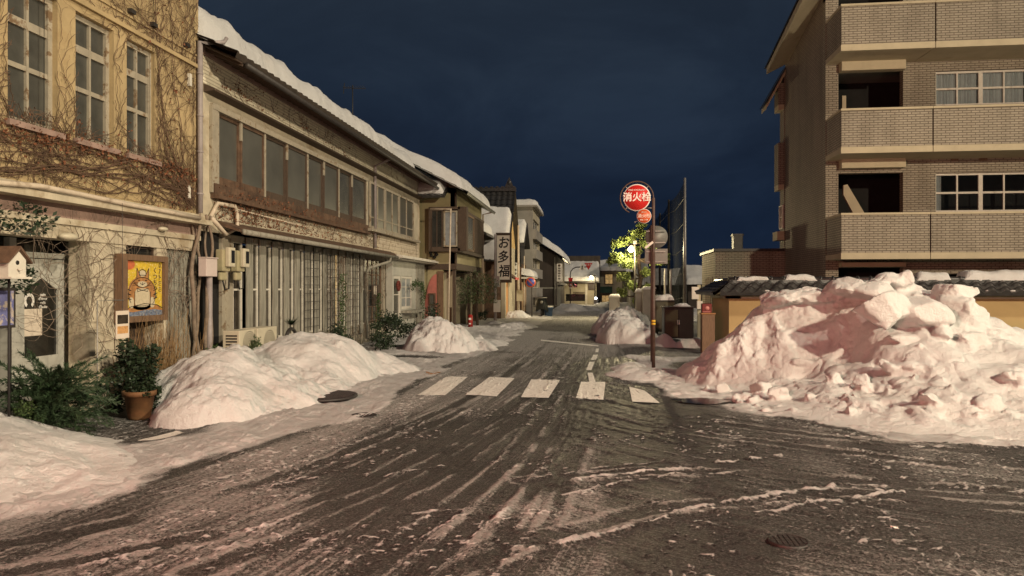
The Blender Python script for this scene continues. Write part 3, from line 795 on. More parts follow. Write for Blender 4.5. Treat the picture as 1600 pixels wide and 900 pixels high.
heap('snow_heap', 'rounded snow heap standing before the olive house with the pink arch', [
    (-4.0,18.5,1.0,1.1,.88,0,.5), (-3.3,19.2,.7,.9,.36,0,.7), (-4.3,19.3,.8,.9,.6,0,.6)], seed=41, rough=.26)
for i, (px, py, r, h, lb) in enumerate([
    (800,513,.9,.22,'low snow bank along the kerb under the vertical shop sign'), (740,540,.9,.14,'flattened snow bank behind the rounded heap'),
    (806,498,.7,.42,'small snow pile leaning on the orange lit wall corner'), (700,497,.6,.4,'small pile of snow by the red mailbox'),
    (770,508,.5,.2,'little snow clump under the drooping tree')]):
    x, y = PG(px, py); heap('snow_heap', lb, [(x, y, r, r*1.6, h, 0, .7), (x+r*.4, y+r, r*.7, r, h*.7, 0, .7)], seed=50+i*3, rough=.12)
for i, (px, py, r, h, lb) in enumerate([(890,486,1.3,.5,'ploughed snow bank below the far stop sign'), (862,481,1.0,.45,'snow bank at the corner of the dark gabled house'), (950,478,1.6,.35,'low snow at the far end of the street')]):
    x, y = PG(px, py); heap('snow_heap', lb, [(x, y, r, r*1.5, h, 0, .6), (x+r*.8, y+1, r, r, h*.7, 0, .7)], seed=80+i*3, rough=.2, res=.08)
heap('snow_heap', 'big oval snow heap on the right kerb beyond the hydrant sign', [
    (.95,22.2,1.0,1.0,.70,0,.25), (.75,23.4,.8,1.5,.52,0,.4)], seed=61, rough=.15)
heap('snow_heap', 'long grey snow bank behind the oval heap under the street lamp', [
    (.85,27.0,.9,3.0,.85,0,.45), (1.3,31.5,.9,3.0,.8,0,.5), (.7,25,.7,1.4,.6,0,.5)], seed=67, rough=.2)
heap('snow_heap', 'low lumpy snow around the foot of the hydrant sign pole', [
    (1.05,13.7,.85,.85,.16,0,.6), (.75,14.9,.45,.8,.13,0,.7), (1.75,13.0,.9,.7,.10,0,.7)], seed=71, rough=.10)
heap('snow_heap', 'small snow pile against the dark metal cabinet', [
    (2.75,20.6,.6,.5,.26,0,.9), (1.95,20.9,.5,.6,.34,0,.8)], seed=73, rough=.1)
heap('snow_bank', 'smooth deep snow between the big heap and the tiled wall', [
    (9.5,15.6,4.2,2.2,.72,0,.5), (6.0,16.2,3,1.6,.5,0,.5)], seed=77, rough=.05, res=.06)
# ---- the big heap on the right: height field plus blocks, remeshed into one body
def big_heap():
    seed = 91; res = .045
    X, Y = np.meshgrid(np.arange(1.2, 10.2, res), np.arange(7.6, 14.8, res))
    rx = np.array([1.3,1.75,2.2,2.75,3.4,4.1,4.5,4.85,5.3,5.8,6.3,7.2,8.5,10.3])
    ry = np.array([12.9,12.9,12.8,12.7,12.6,12.4,12.3,12.2,12.0,11.9,11.9,12,12.2,12.4])
    rh = np.array([.05,.42,.95,1.46,1.50,1.46,1.66,1.80,1.62,1.42,1.12,.95,.8,.7])
    bx = np.array([1.2,1.6,1.9,2.3,2.9,3.5,4.4,6,8,10.3]); by = np.array([12.6,11.5,10.6,9.55,8.5,8.25,8.1,7.9,7.8,7.8])
    wx = X+(fbm(X*1.4, Y*1.4, 0, seed, 3)-.5)*.7; wy = Y+(fbm(X*1.4+5, Y*1.4, 0, seed+1, 3)-.5)*.6
    RY = np.interp(wx, rx, ry); RH = np.interp(wx, rx, rh); BY = np.interp(X, bx, by)+(fbm(X*2, Y*0, 0, seed+2, 3)-.5)*.5
    s = np.clip((wy-BY)/np.maximum(RY-BY, .05), 0, 1)
    sk = np.interp(X, [2.0, 2.8, 4.4, 5.2], [.10, .16, .62, .75]); left = sk*s**.9+(1-sk)*sstep(.72, .95, s); right = .12*s+.80*s**1.55+.08*sstep(.8, 1, s)
    k = sstep(4.6, 3.9, wx)
    Z = RH*(left*k+right*(1-k))
    back = np.clip((wy-RY)/1.9, 0, 1); Z *= 1-back**1.5
    Z *= sstep(1.2, 1.7, X)
    bk = sstep(.02, .25, Z)
    Z += bk*(.22*(fbm(X*1.9, Y*1.9, 0, seed+3, 3)-.5)+.05*(fbm(X*7, Y*7, 0, seed+4, 3)-.5))
    # scooped grooves of the bucket on the steep left face
    Z += bk*k*.03*np.sin((X*1.0+Y*.35)*9+5*fbm(X, Y, 0, seed+8, 2))
    Z = np.where(Z > .015, Z, -.12)
    mb = MB()
    ny, nx = X.shape
    vs = np.stack([X, Y, Z], -1).reshape(-1, 3).tolist(); base = np.stack([X, Y, np.full_like(X, -.3)], -1).reshape(-1, 3).tolist()
    n = nx*ny
    idx = np.arange(n).reshape(ny, nx)
    q = np.stack([idx[:-1,:-1], idx[:-1,1:], idx[1:,1:], idx[1:,:-1]], -1).reshape(-1, 4)
    fs = q.tolist()+(q[:, ::-1]+n).tolist()
    for a, b in zip(idx[0,:-1], idx[0,1:]): fs.append([a, a+n, b+n, b])
    for a, b in zip(idx[-1,:-1], idx[-1,1:]): fs.append([b, b+n, a+n, a])
    for a, b in zip(idx[:-1,0], idx[1:,0]): fs.append([b, b+n, a+n, a])
    for a, b in zip(idx[:-1,-1], idx[1:,-1]): fs.append([a, a+n, b+n, b])
    mb.add(vs+base, fs)
    rng = random.Random(5)
    def hh(x, y):
        i = int((x-1.2)/res); j = int((y-7.6)/res)
        return float(Z[min(ny-1, max(0, j)), min(nx-1, max(0, i))])
    def block(c, sz, rot, ncut=7):
        bm = bmesh.new(); bmesh.ops.create_icosphere(bm, subdivisions=4 if max(sz) > .12 else 3, radius=1.12)
        r2 = random.Random(rng.random())
        for _ in range(ncut+2):
            d = Vector((r2.gauss(0,1), r2.gauss(0,1), r2.gauss(0,1))).normalized(); o = r2.uniform(.52, .80)
            for v in bm.verts:
                k = v.co.dot(d)
                if k > o: v.co -= d*(k-o)
        Mx = Matrix.Translation(c) @ rot @ Matrix.Diagonal((*sz, 1))
        bm.transform(Mx); bm.verts.index_update()
        mb.add([v.co[:] for v in bm.verts], [[v.index for v in f.verts] for f in bm.faces]); bm.free()
    E = lambda a, b, c: Matrix.Rotation(a, 4, 'X') @ Matrix.Rotation(b, 4, 'Y') @ Matrix.Rotation(c, 4, 'Z')
    def pb(px, py, Y, sz, r=(0,0,0), n=7):
        if py > 500:
            for yy in np.arange(7.9, 12.6, .03):
                x, z = PY(px, py+sz[2]*60, float(yy))
                if z <= hh(x, yy) : Y = float(yy); break
            x, z = PY(px, py, Y); z = min(z, hh(x, Y)+sz[2]*.45); sz = (sz[0]*.8, sz[1]*.8, sz[2]*.8)
        x, z = (x, z) if py > 500 else PY(px, py, Y); block(Vector((x, Y, z)), sz, E(*r), n)
    # blocks one can pick out in the photo
    pb(1505, 490, 11.55, (.36,.34,.36), (.1,.12,.2), 6); pb(1490, 455, 11.7, (.36,.25,.14), (0,.05,0), 4)
    pb(1375, 487, 11.0, (.42,.36,.30), (.2,-.1,.4), 6); pb(1435, 492, 11.1, (.45,.32,.25), (0,.25,.1), 6)
    pb(1330, 448, 12.0, (.42,.36,.16), (0,.15,0), 5); pb(1400, 440, 12.1, (.34,.3,.15), (0,0,.3), 6); pb(1418, 436, 12.0, (.14,.14,.15), (0,.3,0), 6)
    pb(1365, 452, 11.9, (.40,.36,.22), (.2,0,.7), 7); pb(1275, 465, 12.3, (.5,.4,.16), (0,.0,.2), 6); pb(1215, 470, 12.4, (.36,.4,.16), (0,-.15,.2), 6)
    pb(1255, 565, 10.8, (.22,.16,.10), (.1,.15,.1), 5); pb(1455, 622, 9.25, (.22,.16,.14), (.2,.45,.3), 5); pb(1545, 625, 9.3, (.26,.16,.12), (.1,-.2,.5), 6)
    pb(1475, 522, 10.6, (.24,.2,.13), (0,0,.2), 7); pb(1520, 525, 10.5, (.26,.2,.12), (.2,.1,.2), 7); pb(1580, 590, 9.8, (.2,.2,.14))
    pb(1190, 605, 10.4, (.24,.2,.15), (0,.3,0)); pb(1165, 620, 10.1, (.12,.1,.09)); pb(1215, 615, 10.0, (.2,.18,.14), (.3,0,0)); pb(1130, 605, 10.9, (.17,.15,.12))
    pb(1350, 600, 9.5, (.22,.17,.17), (.3,.3,.2)); pb(1395, 575, 9.9, (.26,.2,.14), (.1,.5,.1)); pb(1330, 640, 9.0, (.13,.12,.10)); pb(1300, 590, 9.9, (.18,.15,.12))
    pb(1420, 570, 9.9, (.22,.18,.10)); pb(1410, 528, 10.4, (.3,.25,.08), (.1,.1,.1)); pb(1265, 618, 9.6, (.12,.12,.09)); pb(1240, 640, 9.3, (.1,.08,.05))
    for i in range(330):
        x = rng.uniform(1.7, 7.5); s = rng.random()**1.3
        yb = np.interp(x, bx, by); yr = np.interp(x, rx, ry); y = yb+.15+(yr-yb-.4)*s
        if y > yr-.2: continue
        # crowd the crumbs on the lower left skirt
        cl_ = float(sstep(.46, .60, fbm(np.array([x*1.3]), np.array([y*1.3]), 0, 77, 2))[0]); dens = .8 if (x < 4.5 and s < .5) else (.08 if s > .5 else .22)
        if x < 4.3 and s > .66: continue
        if rng.random() > dens*cl_: continue
        z = hh(x, y)
        if z < .01: continue
        r = rng.uniform(.022, .075)*(1.7 if rng.random() < .12 else 1)*(1.15 if x < 4.3 else .85)
        block(Vector((x, y, z+r*.05)), (r*rng.uniform(.8, 1.6), r*rng.uniform(.8, 1.4), r*rng.uniform(.6, 1.0)), E(rng.uniform(0, 3), rng.uniform(0, 3), rng.uniform(0, 3)), 6)
    o = mb.build('tmp_heap', M['snow'])
    rm = o.modifiers.new('r', 'REMESH'); rm.mode = 'VOXEL'; rm.voxel_size = .024
    sm = o.modifiers.new('s', 'SMOOTH'); sm.iterations = 2; sm.factor = .5
    dg = bpy.context.evaluated_depsgraph_get(); me = bpy.data.meshes.new_from_object(o.evaluated_get(dg))
    bpy.data.objects.remove(o)
    nv = len(me.vertices); co = np.empty(nv*3); me.vertices.foreach_get('co', co); co = co.reshape(-1, 3)
    no = np.empty(nv*3); me.vertices.foreach_get('normal', no); no = no.reshape(-1, 3)
    d = .085*(fbm(co[:,0]*2.6, co[:,1]*2.6, co[:,2]*2.6, 7, 3)-.5)+.040*(fbm(co[:,0]*9, co[:,1]*9, co[:,2]*9, 8, 4)-.5)-.04*(1-np.abs(fbm(co[:,0]*4.5, co[:,1]*4.5, co[:,2]*4.5, 19, 3)-.5)*4).clip(0,1)**2
    rgh = sstep(.42, .60, fbm(co[:,0]*.9, co[:,1]*.9, co[:,2]*.9, 23, 2)); rgh = np.clip(rgh*.9+.12, 0, 1); rgh *= 1-.75*sstep(4.6, 5.6, co[:,0])*sstep(11.4, 10.8, co[:,1]); d *= rgh; d += .03*(fbm(co[:,0]*5, co[:,1]*5, co[:,2]*5, 29, 3)-.5)
    rdg = np.abs(fbm(co[:,0]*2.2, co[:,1]*2.2, co[:,2]*2.2, 15, 3)-.5)
    d -= .018*(1-sstep(0, .03, rdg))
    co += no*(d*sstep(.0, .25, co[:,2]))[:, None]
    me.vertices.foreach_set('co', co.ravel())
    me.polygons.foreach_set('use_smooth', np.ones(len(me.polygons), bool)); me.update()
    me.materials.clear(); me.materials.append(M['snow'])
    o = bpy.data.objects.new('snow_mountain', me); COL.objects.link(o)
    tag(o, 'huge pinkish ploughed snow heap with broken blocks in front of the tiled wall', 'snow heap')
big_heap()
# ================================================================ left: the vine covered café
XF = -6.6
fl = PL('X', XF, 1)
cafe = empty('cafe_building', (XF, 6.5, 0), 'ochre rendered old cafe with tall sash windows overgrown by bare vines', 'building')
Yc0, Yc1 = -4.0, 11.42
def hpx(pl, x0, x1, y0, y1, xr=None):
    """hole from pixels: left x, right x, top y and bottom y read at x=xr (default left)"""
    a0 = pl.at(x0, 450)[0]; a1 = pl.at(x1, 450)[0]; xr = x0 if xr is None else xr
    return [a0, a1, pl.at(xr, y1)[1], pl.at(xr, y0)[1]]
wz0, wz1 = 3.56, 5.2
wins = []
for x0, x1 in ((-190,-95), (12,90), (118,178), (198,243)):
    a0 = fl.at(x0, 450)[0]; a1 = fl.at(x1, 450)[0]; wins.append([a0, a1, wz0, wz1])
B(wall(fl, Yc0, Yc1, 2.86, 9.6, wins, .25), 'upper_wall', M['ochre'], cafe)
for h in wins:
    window(cafe, fl, h[0], h[1], h[2], h[3], 2, 3, M['white_peel'], M['glass_mid'], d=-.07, fw=.07, bar=.035, dep=.08, splits=[(wz0+.68, .06), (wz0+1.20, .10)])
    mb = MB(); fl.box(mb, h[0]-.05, h[1]+.05, h[2]-.07, h[2], -.1, .07); B(mb, 'window_sill', M['mauve'], cafe)
# string course, drip ledge, beam
mb = MB(); fl.box(mb, Yc0, Yc1, 5.30, 5.36, 0, .05); fl.box(mb, Yc0, Yc1, 5.5, 5.53, 0, .025); B(mb, 'string_course', M['ochre'], cafe)
mb = MB(); fl.box(mb, Yc0, Yc1+.1, 2.70, 2.78, -.1, .20); fl.box(mb, Yc0, Yc1+.1, 2.78, 2.86, -.1, .13); B(mb, 'cornice', M['stucco'], cafe)
mb = MB(); fl.box(mb, Yc0, Yc1, 2.52, 2.70, -.2, -.02); B(mb, 'fascia', M['mauve'], cafe)
mb = MB(); fl.box(mb, Yc0, Yc1, 2.26, 2.52, -.25, .02); fl.box(mb, Yc0, Yc1, 2.44, 2.52, .02, .05); B(mb, 'lintel_beam', M['stucco'], cafe)
pa = [fl.at(x, 450)[0] for x in (140, 197, 245, 260, 303)]
lo = MB()
fl.box(lo, pa[0], pa[1], -.05, 2.26, -.3, 0); fl.box(lo, pa[2], pa[3], -.05, 2.26, -.3, 0)
B(lo, 'pillar', M['stucco'], cafe)
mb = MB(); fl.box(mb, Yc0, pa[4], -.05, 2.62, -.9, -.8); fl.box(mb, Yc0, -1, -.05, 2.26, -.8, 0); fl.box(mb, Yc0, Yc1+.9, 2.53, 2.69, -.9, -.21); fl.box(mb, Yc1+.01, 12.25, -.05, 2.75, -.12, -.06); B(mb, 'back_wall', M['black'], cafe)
mb = MB(); fl.box(mb, pa[3], Yc1, -.05, 2.26, -.3, -.05)
for k in range(7):
    a = pa[3]+(Yc1-pa[3])*k/7; fl.box(mb, a, a+.14, 0, 2.2, -.05, -.035)
B(mb, 'boarded_panel', M['grey_board'], cafe)
# small dark window above the picture and dark recess under it
w_ = hpx(fl, 200, 245, 382, 400); window(cafe, fl, pa[1], pa[2], 1.98, 2.26, 1, 1, M['dark_wood'], M['glass'], d=-.05, fw=.03)
mb = MB(); fl.box(mb, pa[1], pa[2], -.05, 1.98, -.3, -.2); B(mb, 'recess_panel', M['dark_wood'], cafe)
# entrance: recessed door with pointed glass
dp = PL('X', XF-.42, 1)
door = MB()
dy0, dy1 = dp.at(22, 450)[0], dp.at(108, 450)[0]
fr = MB(); dp.box(fr, dy1, dy1+.07, 0, 2.26, -.1, .03); dp.box(fr, dy0-.6, dy1+.55, 2.03, 2.10, -.1, .03)
dp.box(fr, dy1+.42, dy1+.50, 0, 2.26, -.1, .03); dp.box(fr, dy1+.5, dy1+.72, 0, 2.26, -.1, .0)
dp.box(fr, dy0-.10, dy0, 0, 2.26, -.1, .03)
B(fr, 'door_frame', M['grey_door'], cafe)
dd = B((lambda m: (dp.box(m, dy0, dy0+.16, 0, 2.02, -.05, 0), dp.box(m, dy1-.2, dy1, 0, 2.02, -.05, 0), dp.box(m, dy0+.16, dy1-.2, 0, .78, -.05, 0),
     m.prism([dp.p(dy0+.16, 1.62), dp.p((dy0+dy1)/2-.02, 1.78), dp.p(dy1-.2, 1.62), dp.p(dy1-.2, 2.02), dp.p(dy0+.16, 2.02)], (-.05,0,0)), m)[-1])(MB()), 'door', M['grey_door'], cafe)
S((lambda m: (dp.box(m, dy0+.14, dy1-.18, .7, 1.85, -.045, -.03), m)[-1])(MB()), 'pane', M['glass'], dd)
def ring(mb, pl, a, z, d, r0, r1, t0, t1, n=18, th=.004):
    for i in range(n):
        u0 = t0+(t1-t0)*i/n; u1 = t0+(t1-t0)*(i+1)/n
        f = lambda r, u, dd: pl.p(a+r*.86*math.cos(u), z+r*math.sin(u), dd)
        mb.quad(f(r0,u0,d), f(r1,u0,d), f(r1,u1,d), f(r0,u1,d))
mb = MB(); hy, hzz = dp.at(48, 470); ring(mb, dp, hy, hzz, -.02, .055, .098, R(-55), R(235))
S(mb, 'horseshoe_emblem', M['white_enamel'], dd)
hy2, hz2 = dp.at(67, 470)
text("pain\nd'hiver\ncafé\nd'huile", .055, M['white_enamel'], dp, hy2+.03, hz2, -.025, dd, 'lettering', 'CENTER', sub=True)
mb = MB(); a_, z_ = dp.at(53, 500); dp.box(mb, a_-.17, a_+.16, z_-.20, z_+.14, -.03, -.02); S(mb, 'poster', M['paper'], dd)
mb = MB(); dp.box(mb, dy1-.035, dy1-.005, 1.15, 1.30, 0, .04); dp.box(mb, dy1-.035, dy1-.005, 1.55, 1.68, 0, .03); S(mb, 'hinge', M['dark_metal'], dd)
mb = MB(); dp.box(mb, dy1+.07, dy1+.42, 0, 2.03, -.08, -.05); dp.box(mb, dy0-1.2, dy1+.42, 2.1, 2.26, -.08, -.05); B(mb, 'side_glass', M['glass'], cafe)
mb = MB()
for k in range(7):
    z = .35+k*.24; a = dy1+.24
    for t in range(6):
        u = t*math.pi/3; mb.box(XF-.42-.045, XF-.42-.04, a+.03*math.cos(u)-.018, a+.03*math.cos(u)+.018, z+.03*math.sin(u)-.018, z+.03*math.sin(u)+.018)
B(mb, 'glass_flower_pattern', M['grey_board'], cafe)
for px in (95, 245):
    a, z = fl.at(px, 370 if px == 95 else 358); mb = MB()
    mb.sphere((XF+.10, a, z), .085 if px == 95 else .06, 8, (1,1.6,.6)); B(mb, 'wall_lamp', M['plastic_cream'], cafe)
# long cream pipe below the render
mb = MB(); pts = []
for px, py in ((-60,279),(0,286),(60,291),(120,303),(200,320),(260,331),(310,341)):
    a, z = PX(px, py, XF+.20); pts.append((XF+.22, a, z))
mb.tube([(XF+.22, -3, pts[0][2])]+pts, .033, 8); B(mb, 'wall_pipe', M['cream_pipe'], cafe)
mb = MB(); mb.tube([(XF+.07, 11.36, 2.9), (XF+.07, 11.36, 5.75)], .045, 8)
for z in (3.2,3.9,4.5,5.2): mb.tube([(XF+.07, 11.36, z), (XF+.07, 11.36, z+.03)], .055, 8)
mb.tube([(XF+.07, 11.36, 5.72), (XF+.28, 11.75, 5.86), (XF+.30, 11.8, 5.95)], .035, 8)
B(mb, 'downpipe', M['pipe'], cafe)
mb = MB()
for px, py in ((200,17),(235,38),(287,70)):
    a, z = fl.at(px, py); fl.box(mb, a-.02, a+.08, z-.03, z+.03, 0, .07)
B(mb, 'vent_hood', M['dark_metal'], cafe)
mb = MB()
for px, py in ((294,125),(292,300)):
    a, z = fl.at(px, py); fl.box(mb, a-.03, a+.03, z-.1, z+.1, 0, .05)
B(mb, 'insulator', M['white_paint'], cafe)
mb = MB()
for px in (65, 236, 300): 
    a = fl.at(px, 450)[0]; mb.tube([(XF+.03, a, 2.9), (XF+.03, a+.01, 6.6)], .004, 3)
B(mb, 'cable', M['ink'], cafe)
rng = random.Random(3)
hol = [(h[0]+.04, h[1]-.04, h[2]+.22, h[3]-.05) for h in wins]
seeds = [(11.2, 3.0, .12, (1.2, 2.4)), (10.2, 3.15, .25, (0, 3.1)), (8.6, 3.2, .3, (2.4, 3.3)), (7.3, 3.25, .4, (2.2, 3.4)), (11.1, 4.5, .6, (1.3, 2.6)), (9.2, 5.6, 1.2, (-1.0, 3.4)), (6.9, 3.1, 1.0, (0, 3.1))]
def lb(a, z): return .14 if abs(z-3.46) < .10 else (.025 if z < 4 else .012)
v, l = vine_net(fl, 5.5, 11.4, 2.86, 9, 520, rng, hol, .0025, .006, seeds=seeds, lb=lb, steps=(15, 60), step=.06)
for k in range(22):   # thick stems sweeping from the right corner below the windows
    a, z, h = 11.25+rng.gauss(0,.05), 2.9+rng.random()*.35, 2.2+rng.random()*.6; pts = []; rr = rng.uniform(.007, .014)
    for i in range(90):
        h += (math.pi*1.0-h)*.05 if k % 3 else (1.75-h)*.04; h += rng.gauss(0, .07)
        a += math.cos(h)*.06; z += math.sin(h)*.06
        if z > 3.5 and k % 3: h += .12
        if z < 2.92: h -= .2; z = 2.93
        if a < 5 or z > 8 or any(x0 < a < x1 and y0 < z < y1 for x0, x1, y0, y1 in hol): break
        pts.append(fl.p(a, z, .02+rng.random()*.03))
    if len(pts) > 4: v.tube(pts, [rr*(1-.6*i/len(pts)) for i in range(len(pts))], 4, cap=False)
for k in range(700):   # withered matter caught along the sill line
    a = rng.uniform(5.6, 11.2); z = 3.46-.07*math.sin((a-5)*.9)+rng.gauss(0, .05); p = Vector(fl.p(a, z, .02+rng.random()*.08)); s = rng.uniform(.012, .03)
    A = Vector((rng.gauss(0,1), rng.gauss(0,1), rng.gauss(0,1))).normalized(); Bv = A.cross(Vector((rng.gauss(0,1), rng.gauss(0,1), 1))).normalized()
    l.quad(p-A*s, p+Bv*s*.4, p+A*s, p-Bv*s*.4)
ivy = empty('climbing_vine', (XF+.1, 11.2, 0), 'leafless climbing vine netting the ochre upper wall of the cafe', 'vine')
B(v, 'stems', M['vine'], ivy); B(l, 'withered_leaves', M['leaf_brown'], ivy)
v, l = vine_net(fl, 7.5, 11.4, .3, 2.8, 90, rng, [(pa[1]-.08, pa[2]+.1, .8, 2.0)], .003, .007, seeds=[(9.0, 1.2, .3, (1, 2.2)), (11.0, 1.2, .25, (1, 2.2))], lb=lambda a, z: .02, dmax=.05)
# gnarled trunks at the corner between the houses
for (a, d, r0, ph) in ((11.15,.10,.045,0), (11.45,.16,.035,1.5), (11.3,.05,.03,3), (11.6,.10,.028,4.4)):
    pts = []; 
    for i in range(26):
        z = i*.115; pts.append((XF+d+.03*math.sin(i*.6+ph), a+.10*math.sin(i*.33+ph)+.0*i, z))
    v.tube(pts, [r0*(1-.4*i/26) for i in range(26)], 7)
ivy2 = empty('climbing_vine', (XF+.2, 11.3, 0), 'gnarled vine trunks rising at the corner between cafe and long house', 'vine')
B(v, 'stems', M['trunk'], ivy2); 
mb = MB(); leaves(mb, (XF+.12, fl.at(25,350)[0], 2.45), (.12,.5,.2), 260, .03, rng); leaves(mb, (XF+.2, fl.at(2,450)[0], 1.75), (.15,.28,.2), 260, .03, rng)
B(mb, 'green_leaves', M['leaf_dark'], ivy2)
# ---- framed picture
pp = PL('X', XF+.10, 1)
art = empty('framed_painting', (XF+.1, fl.at(225,450)[0], 1.0), 'brown framed yellow painting of a striped cat in a white apron', 'painting')
a0, a1 = pp.at(187, 450)[0], pp.at(258, 450)[0]; z1 = 1.65+.0; z1 = pp.at(187, 396)[1]; z0 = pp.at(187, 505)[1]
mb = MB(); t_ = .085
pp.box(mb, a0, a0+t_+.02, z0, z1, -.08, .05); pp.box(mb, a1-t_, a1, z0, z1, -.08, .05); pp.box(mb, a0+t_, a1-t_, z1-t_, z1, -.08, .048); pp.box(mb, a0+t_, a1-t_, z0, z0+t_, -.08, .048)
B(mb, 'frame', M['brown_wood'], art)
b0, b1, c0, c1 = a0+t_+.02, a1-t_, z0+t_, z1-t_
mb = MB(); pp.box(mb, b0, b1, c0, c1, -.05, 0)
ym = mat('painted_yellow', (.58,.40,.03), .7, .25, 14, .5, 40, dirt=(.65,.50,.25), dscale=28, dlo=.55, dhi=.6)
cv = B(mb, 'canvas', ym, art)
W_, Hh = b1-b0, c1-c0
def pt(u, w, d): return pp.p(b0+u*W_, c0+w*Hh, d)
def blob(mb, cu, cw, ru, rw, d, n=24, sq=1.0):
    mb.poly([pt(cu+ru*math.copysign(abs(math.cos(t))**sq, math.cos(t)), cw+rw*math.copysign(abs(math.sin(t))**sq, math.sin(t)), d) for t in [2*math.pi*k/n for k in range(n)]])
orange = mat('painted_orange', (.36,.17,.06), .7, .35, 10, .3, 40); cream = mat('painted_cream', (.52,.44,.30), .7, .15, 20, .3, 50); blue = mat('painted_blue', (.12,.15,.22), .7, .6, 22, .3, 40, dirt=(.4,.38,.32), dscale=30); rd = mat('painted_red', (.50,.13,.05), .7, .3, 12, .3, 40)
mb = MB(); blob(mb, .10, .93, .16, .10, .002); S(mb, 'painted_sun', rd, cv)
mb = MB(); blob(mb, .44, .40, .36, .30, .003, sq=.8); blob(mb, .44, .62, .20, .14, .004)
mb.poly([pt(.29,.66,.0045), pt(.31,.86,.0045), pt(.40,.70,.0045)]); mb.poly([pt(.50,.70,.0045), pt(.62,.86,.0045), pt(.62,.64,.0045)])
mb.poly([pt(.0,.08,.003), pt(.12,.16,.003), pt(.5,.21,.003), pt(.88,.18,.003), pt(1,.10,.003), pt(1,.02,.003), pt(0,.02,.003)])
S(mb, 'painted_cat', orange, cv)
mb = MB(); blob(mb, .45, .33, .20, .17, .0055, sq=.5); blob(mb, .45, .77, .09, .06, .006); blob(mb, .45, .575, .13, .055, .006); blob(mb, .16, .24, .07, .10, .006); blob(mb, .72, .24, .07, .10, .006)
S(mb, 'painted_apron', cream, cv)
mb = MB(); mb.poly([pt(0,0,.006), pt(1,0,.006), pt(1,.08,.006), pt(.8,.11,.006), pt(.5,.10,.006), pt(.2,.07,.006), pt(0,.09,.006)]); S(mb, 'painted_cloth', blue, cv)
mb = MB()
def line(ps, r=.0045, d=.008): mb.tube([pt(u, w, d) for u, w in ps], r, 4)
line([(.45+.36*math.cos(t)*1.0, .40+.30*math.sin(t)) for t in [R(x) for x in range(-40, 221, 12)]])
line([(.25,.44),(.24,.18),(.66,.18),(.66,.44)]); line([(.30,.50),(.45,.46),(.60,.50),(.58,.44),(.45,.47),(.32,.44),(.30,.50)])
line([(.30,.68),(.30,.87),(.39,.72)]); line([(.52,.72),(.62,.87),(.61,.66)]); line([(.36,.74),(.37,.82),(.45,.85),(.53,.82),(.54,.74),(.36,.74)])
line([(.24,.60),(.30,.55),(.45,.51),(.60,.55),(.66,.60)]); line([(.38,.60),(.45,.56),(.52,.60)]); line([(.45,.56),(.45,.61)], .006)
line([(.34,.645),(.38,.645)], .007); line([(.52,.645),(.56,.645)], .007)
for s in (-1, 1):
    for k in range(3): line([(.45+s*.12,.60-.02*k),(.45+s*.26,.62-.035*k)], .002); line([(.45+s*.30,.30+.08*k),(.45+s*.40,.33+.08*k)], .006)
line([(0,.12),(.15,.17),(.5,.22),(.85,.19),(1,.13)])
S(mb, 'painted_outline', M['ink'], cv)
text("0\n7\nト\nミ\nミ", .095, M['dark_wood'], pp, b0+.93*W_, c0+.70*Hh, .004, cv, 'painted_lettering', sub=True)
text("く\nつ\nち\nや\nん", .095, M['dark_wood'], pp, b0+.80*W_, c0+.60*Hh, .004, cv, 'painted_lettering', sub=True)
# ---- placard on wire stand, birdhouse, frame with blue poster
st = empty('placard_stand', (*PG(152, 668), 0), 'small printed placard hanging from a thin wire stand beside the painting', 'placard')
sx, sy = PG(152, 668)
mb = MB(); mb.tube([(sx, sy, 0), (sx, sy, 1.50), (sx+.02, sy+.45, 1.50)], .007, 6); B(mb, 'wire_stand', M['grey_metal'], st)
q = PL('X', sx+.05, 1); a, z = q.at(191, 507)
mb = MB(); q.box(mb, a-.125, a+.125, z-.17, z+.17, 0, .006); ca = B(mb, 'card', M['paper'], st)
mb = MB(); q.box(mb, a-.10, a+.10, z+.01, z+.12, .006, .009); S(mb, 'printed_photo', M['glass_shop'], ca)
mb = MB(); q.box(mb, a-.10, a+.10, z-.11, z-.02, .006, .009); S(mb, 'printed_band', mat('printed_orange', (.5,.27,.10), .8, .4, 20, 0), ca)
text("CAFÉ\nOPEN", .03, M['dark_wood'], q, a, z-.115, .007, ca, 'lettering', sub=True, sx=1) if False else None
mb = MB(); mb.tube([(sx+.05, a, z+.15), (sx+.05, a+.01, 1.50), (sx+.05, a, 2.7)], .003, 4); B(mb, 'hanging_wire', M['ink'], st)
bx_, by_, = -5.75, PX(14, 450, -5.75)[0]; bz = PX(14, 412, -5.75)[1]
bh = empty('birdhouse', (bx_, by_, bz-.2), 'white wooden birdhouse with brown pitched roof and round hole', 'birdhouse')
mb = MB(); mb.prism([(bx_+.09, by_-.11, bz-.13), (bx_+.09, by_+.11, bz-.13), (bx_+.09, by_+.11, bz+.04), (bx_+.09, by_, bz+.14), (bx_+.09, by_-.11, bz+.04)], (-.22,0,0)); B(mb, 'box', M['white_paint'], bh)
mb = MB(); mb.prism([(bx_+.13, by_-.15, bz+.02), (bx_+.13, by_, bz+.175), (bx_+.13, by_+.15, bz+.02), (bx_+.13, by_+.15, bz-.0), (bx_+.13, by_, bz+.145), (bx_+.13, by_-.15, bz+.0)], (-.30,0,0)); B(mb, 'roof', M['rust_wood'], bh)
mb = MB(); mb.cyl((bx_+.091, by_, bz+.01), .022, .003, 16, 'x'); B(mb, 'hole', M['ink'], bh)
mb = MB(); mb.cyl((bx_+.09, by_, bz-.06), .008, .05, 8, 'x'); mb.box(bx_-.14, bx_+.14, by_-.13, by_+.13, bz-.15, bz-.13); B(mb, 'perch', M['white_paint'], bh)
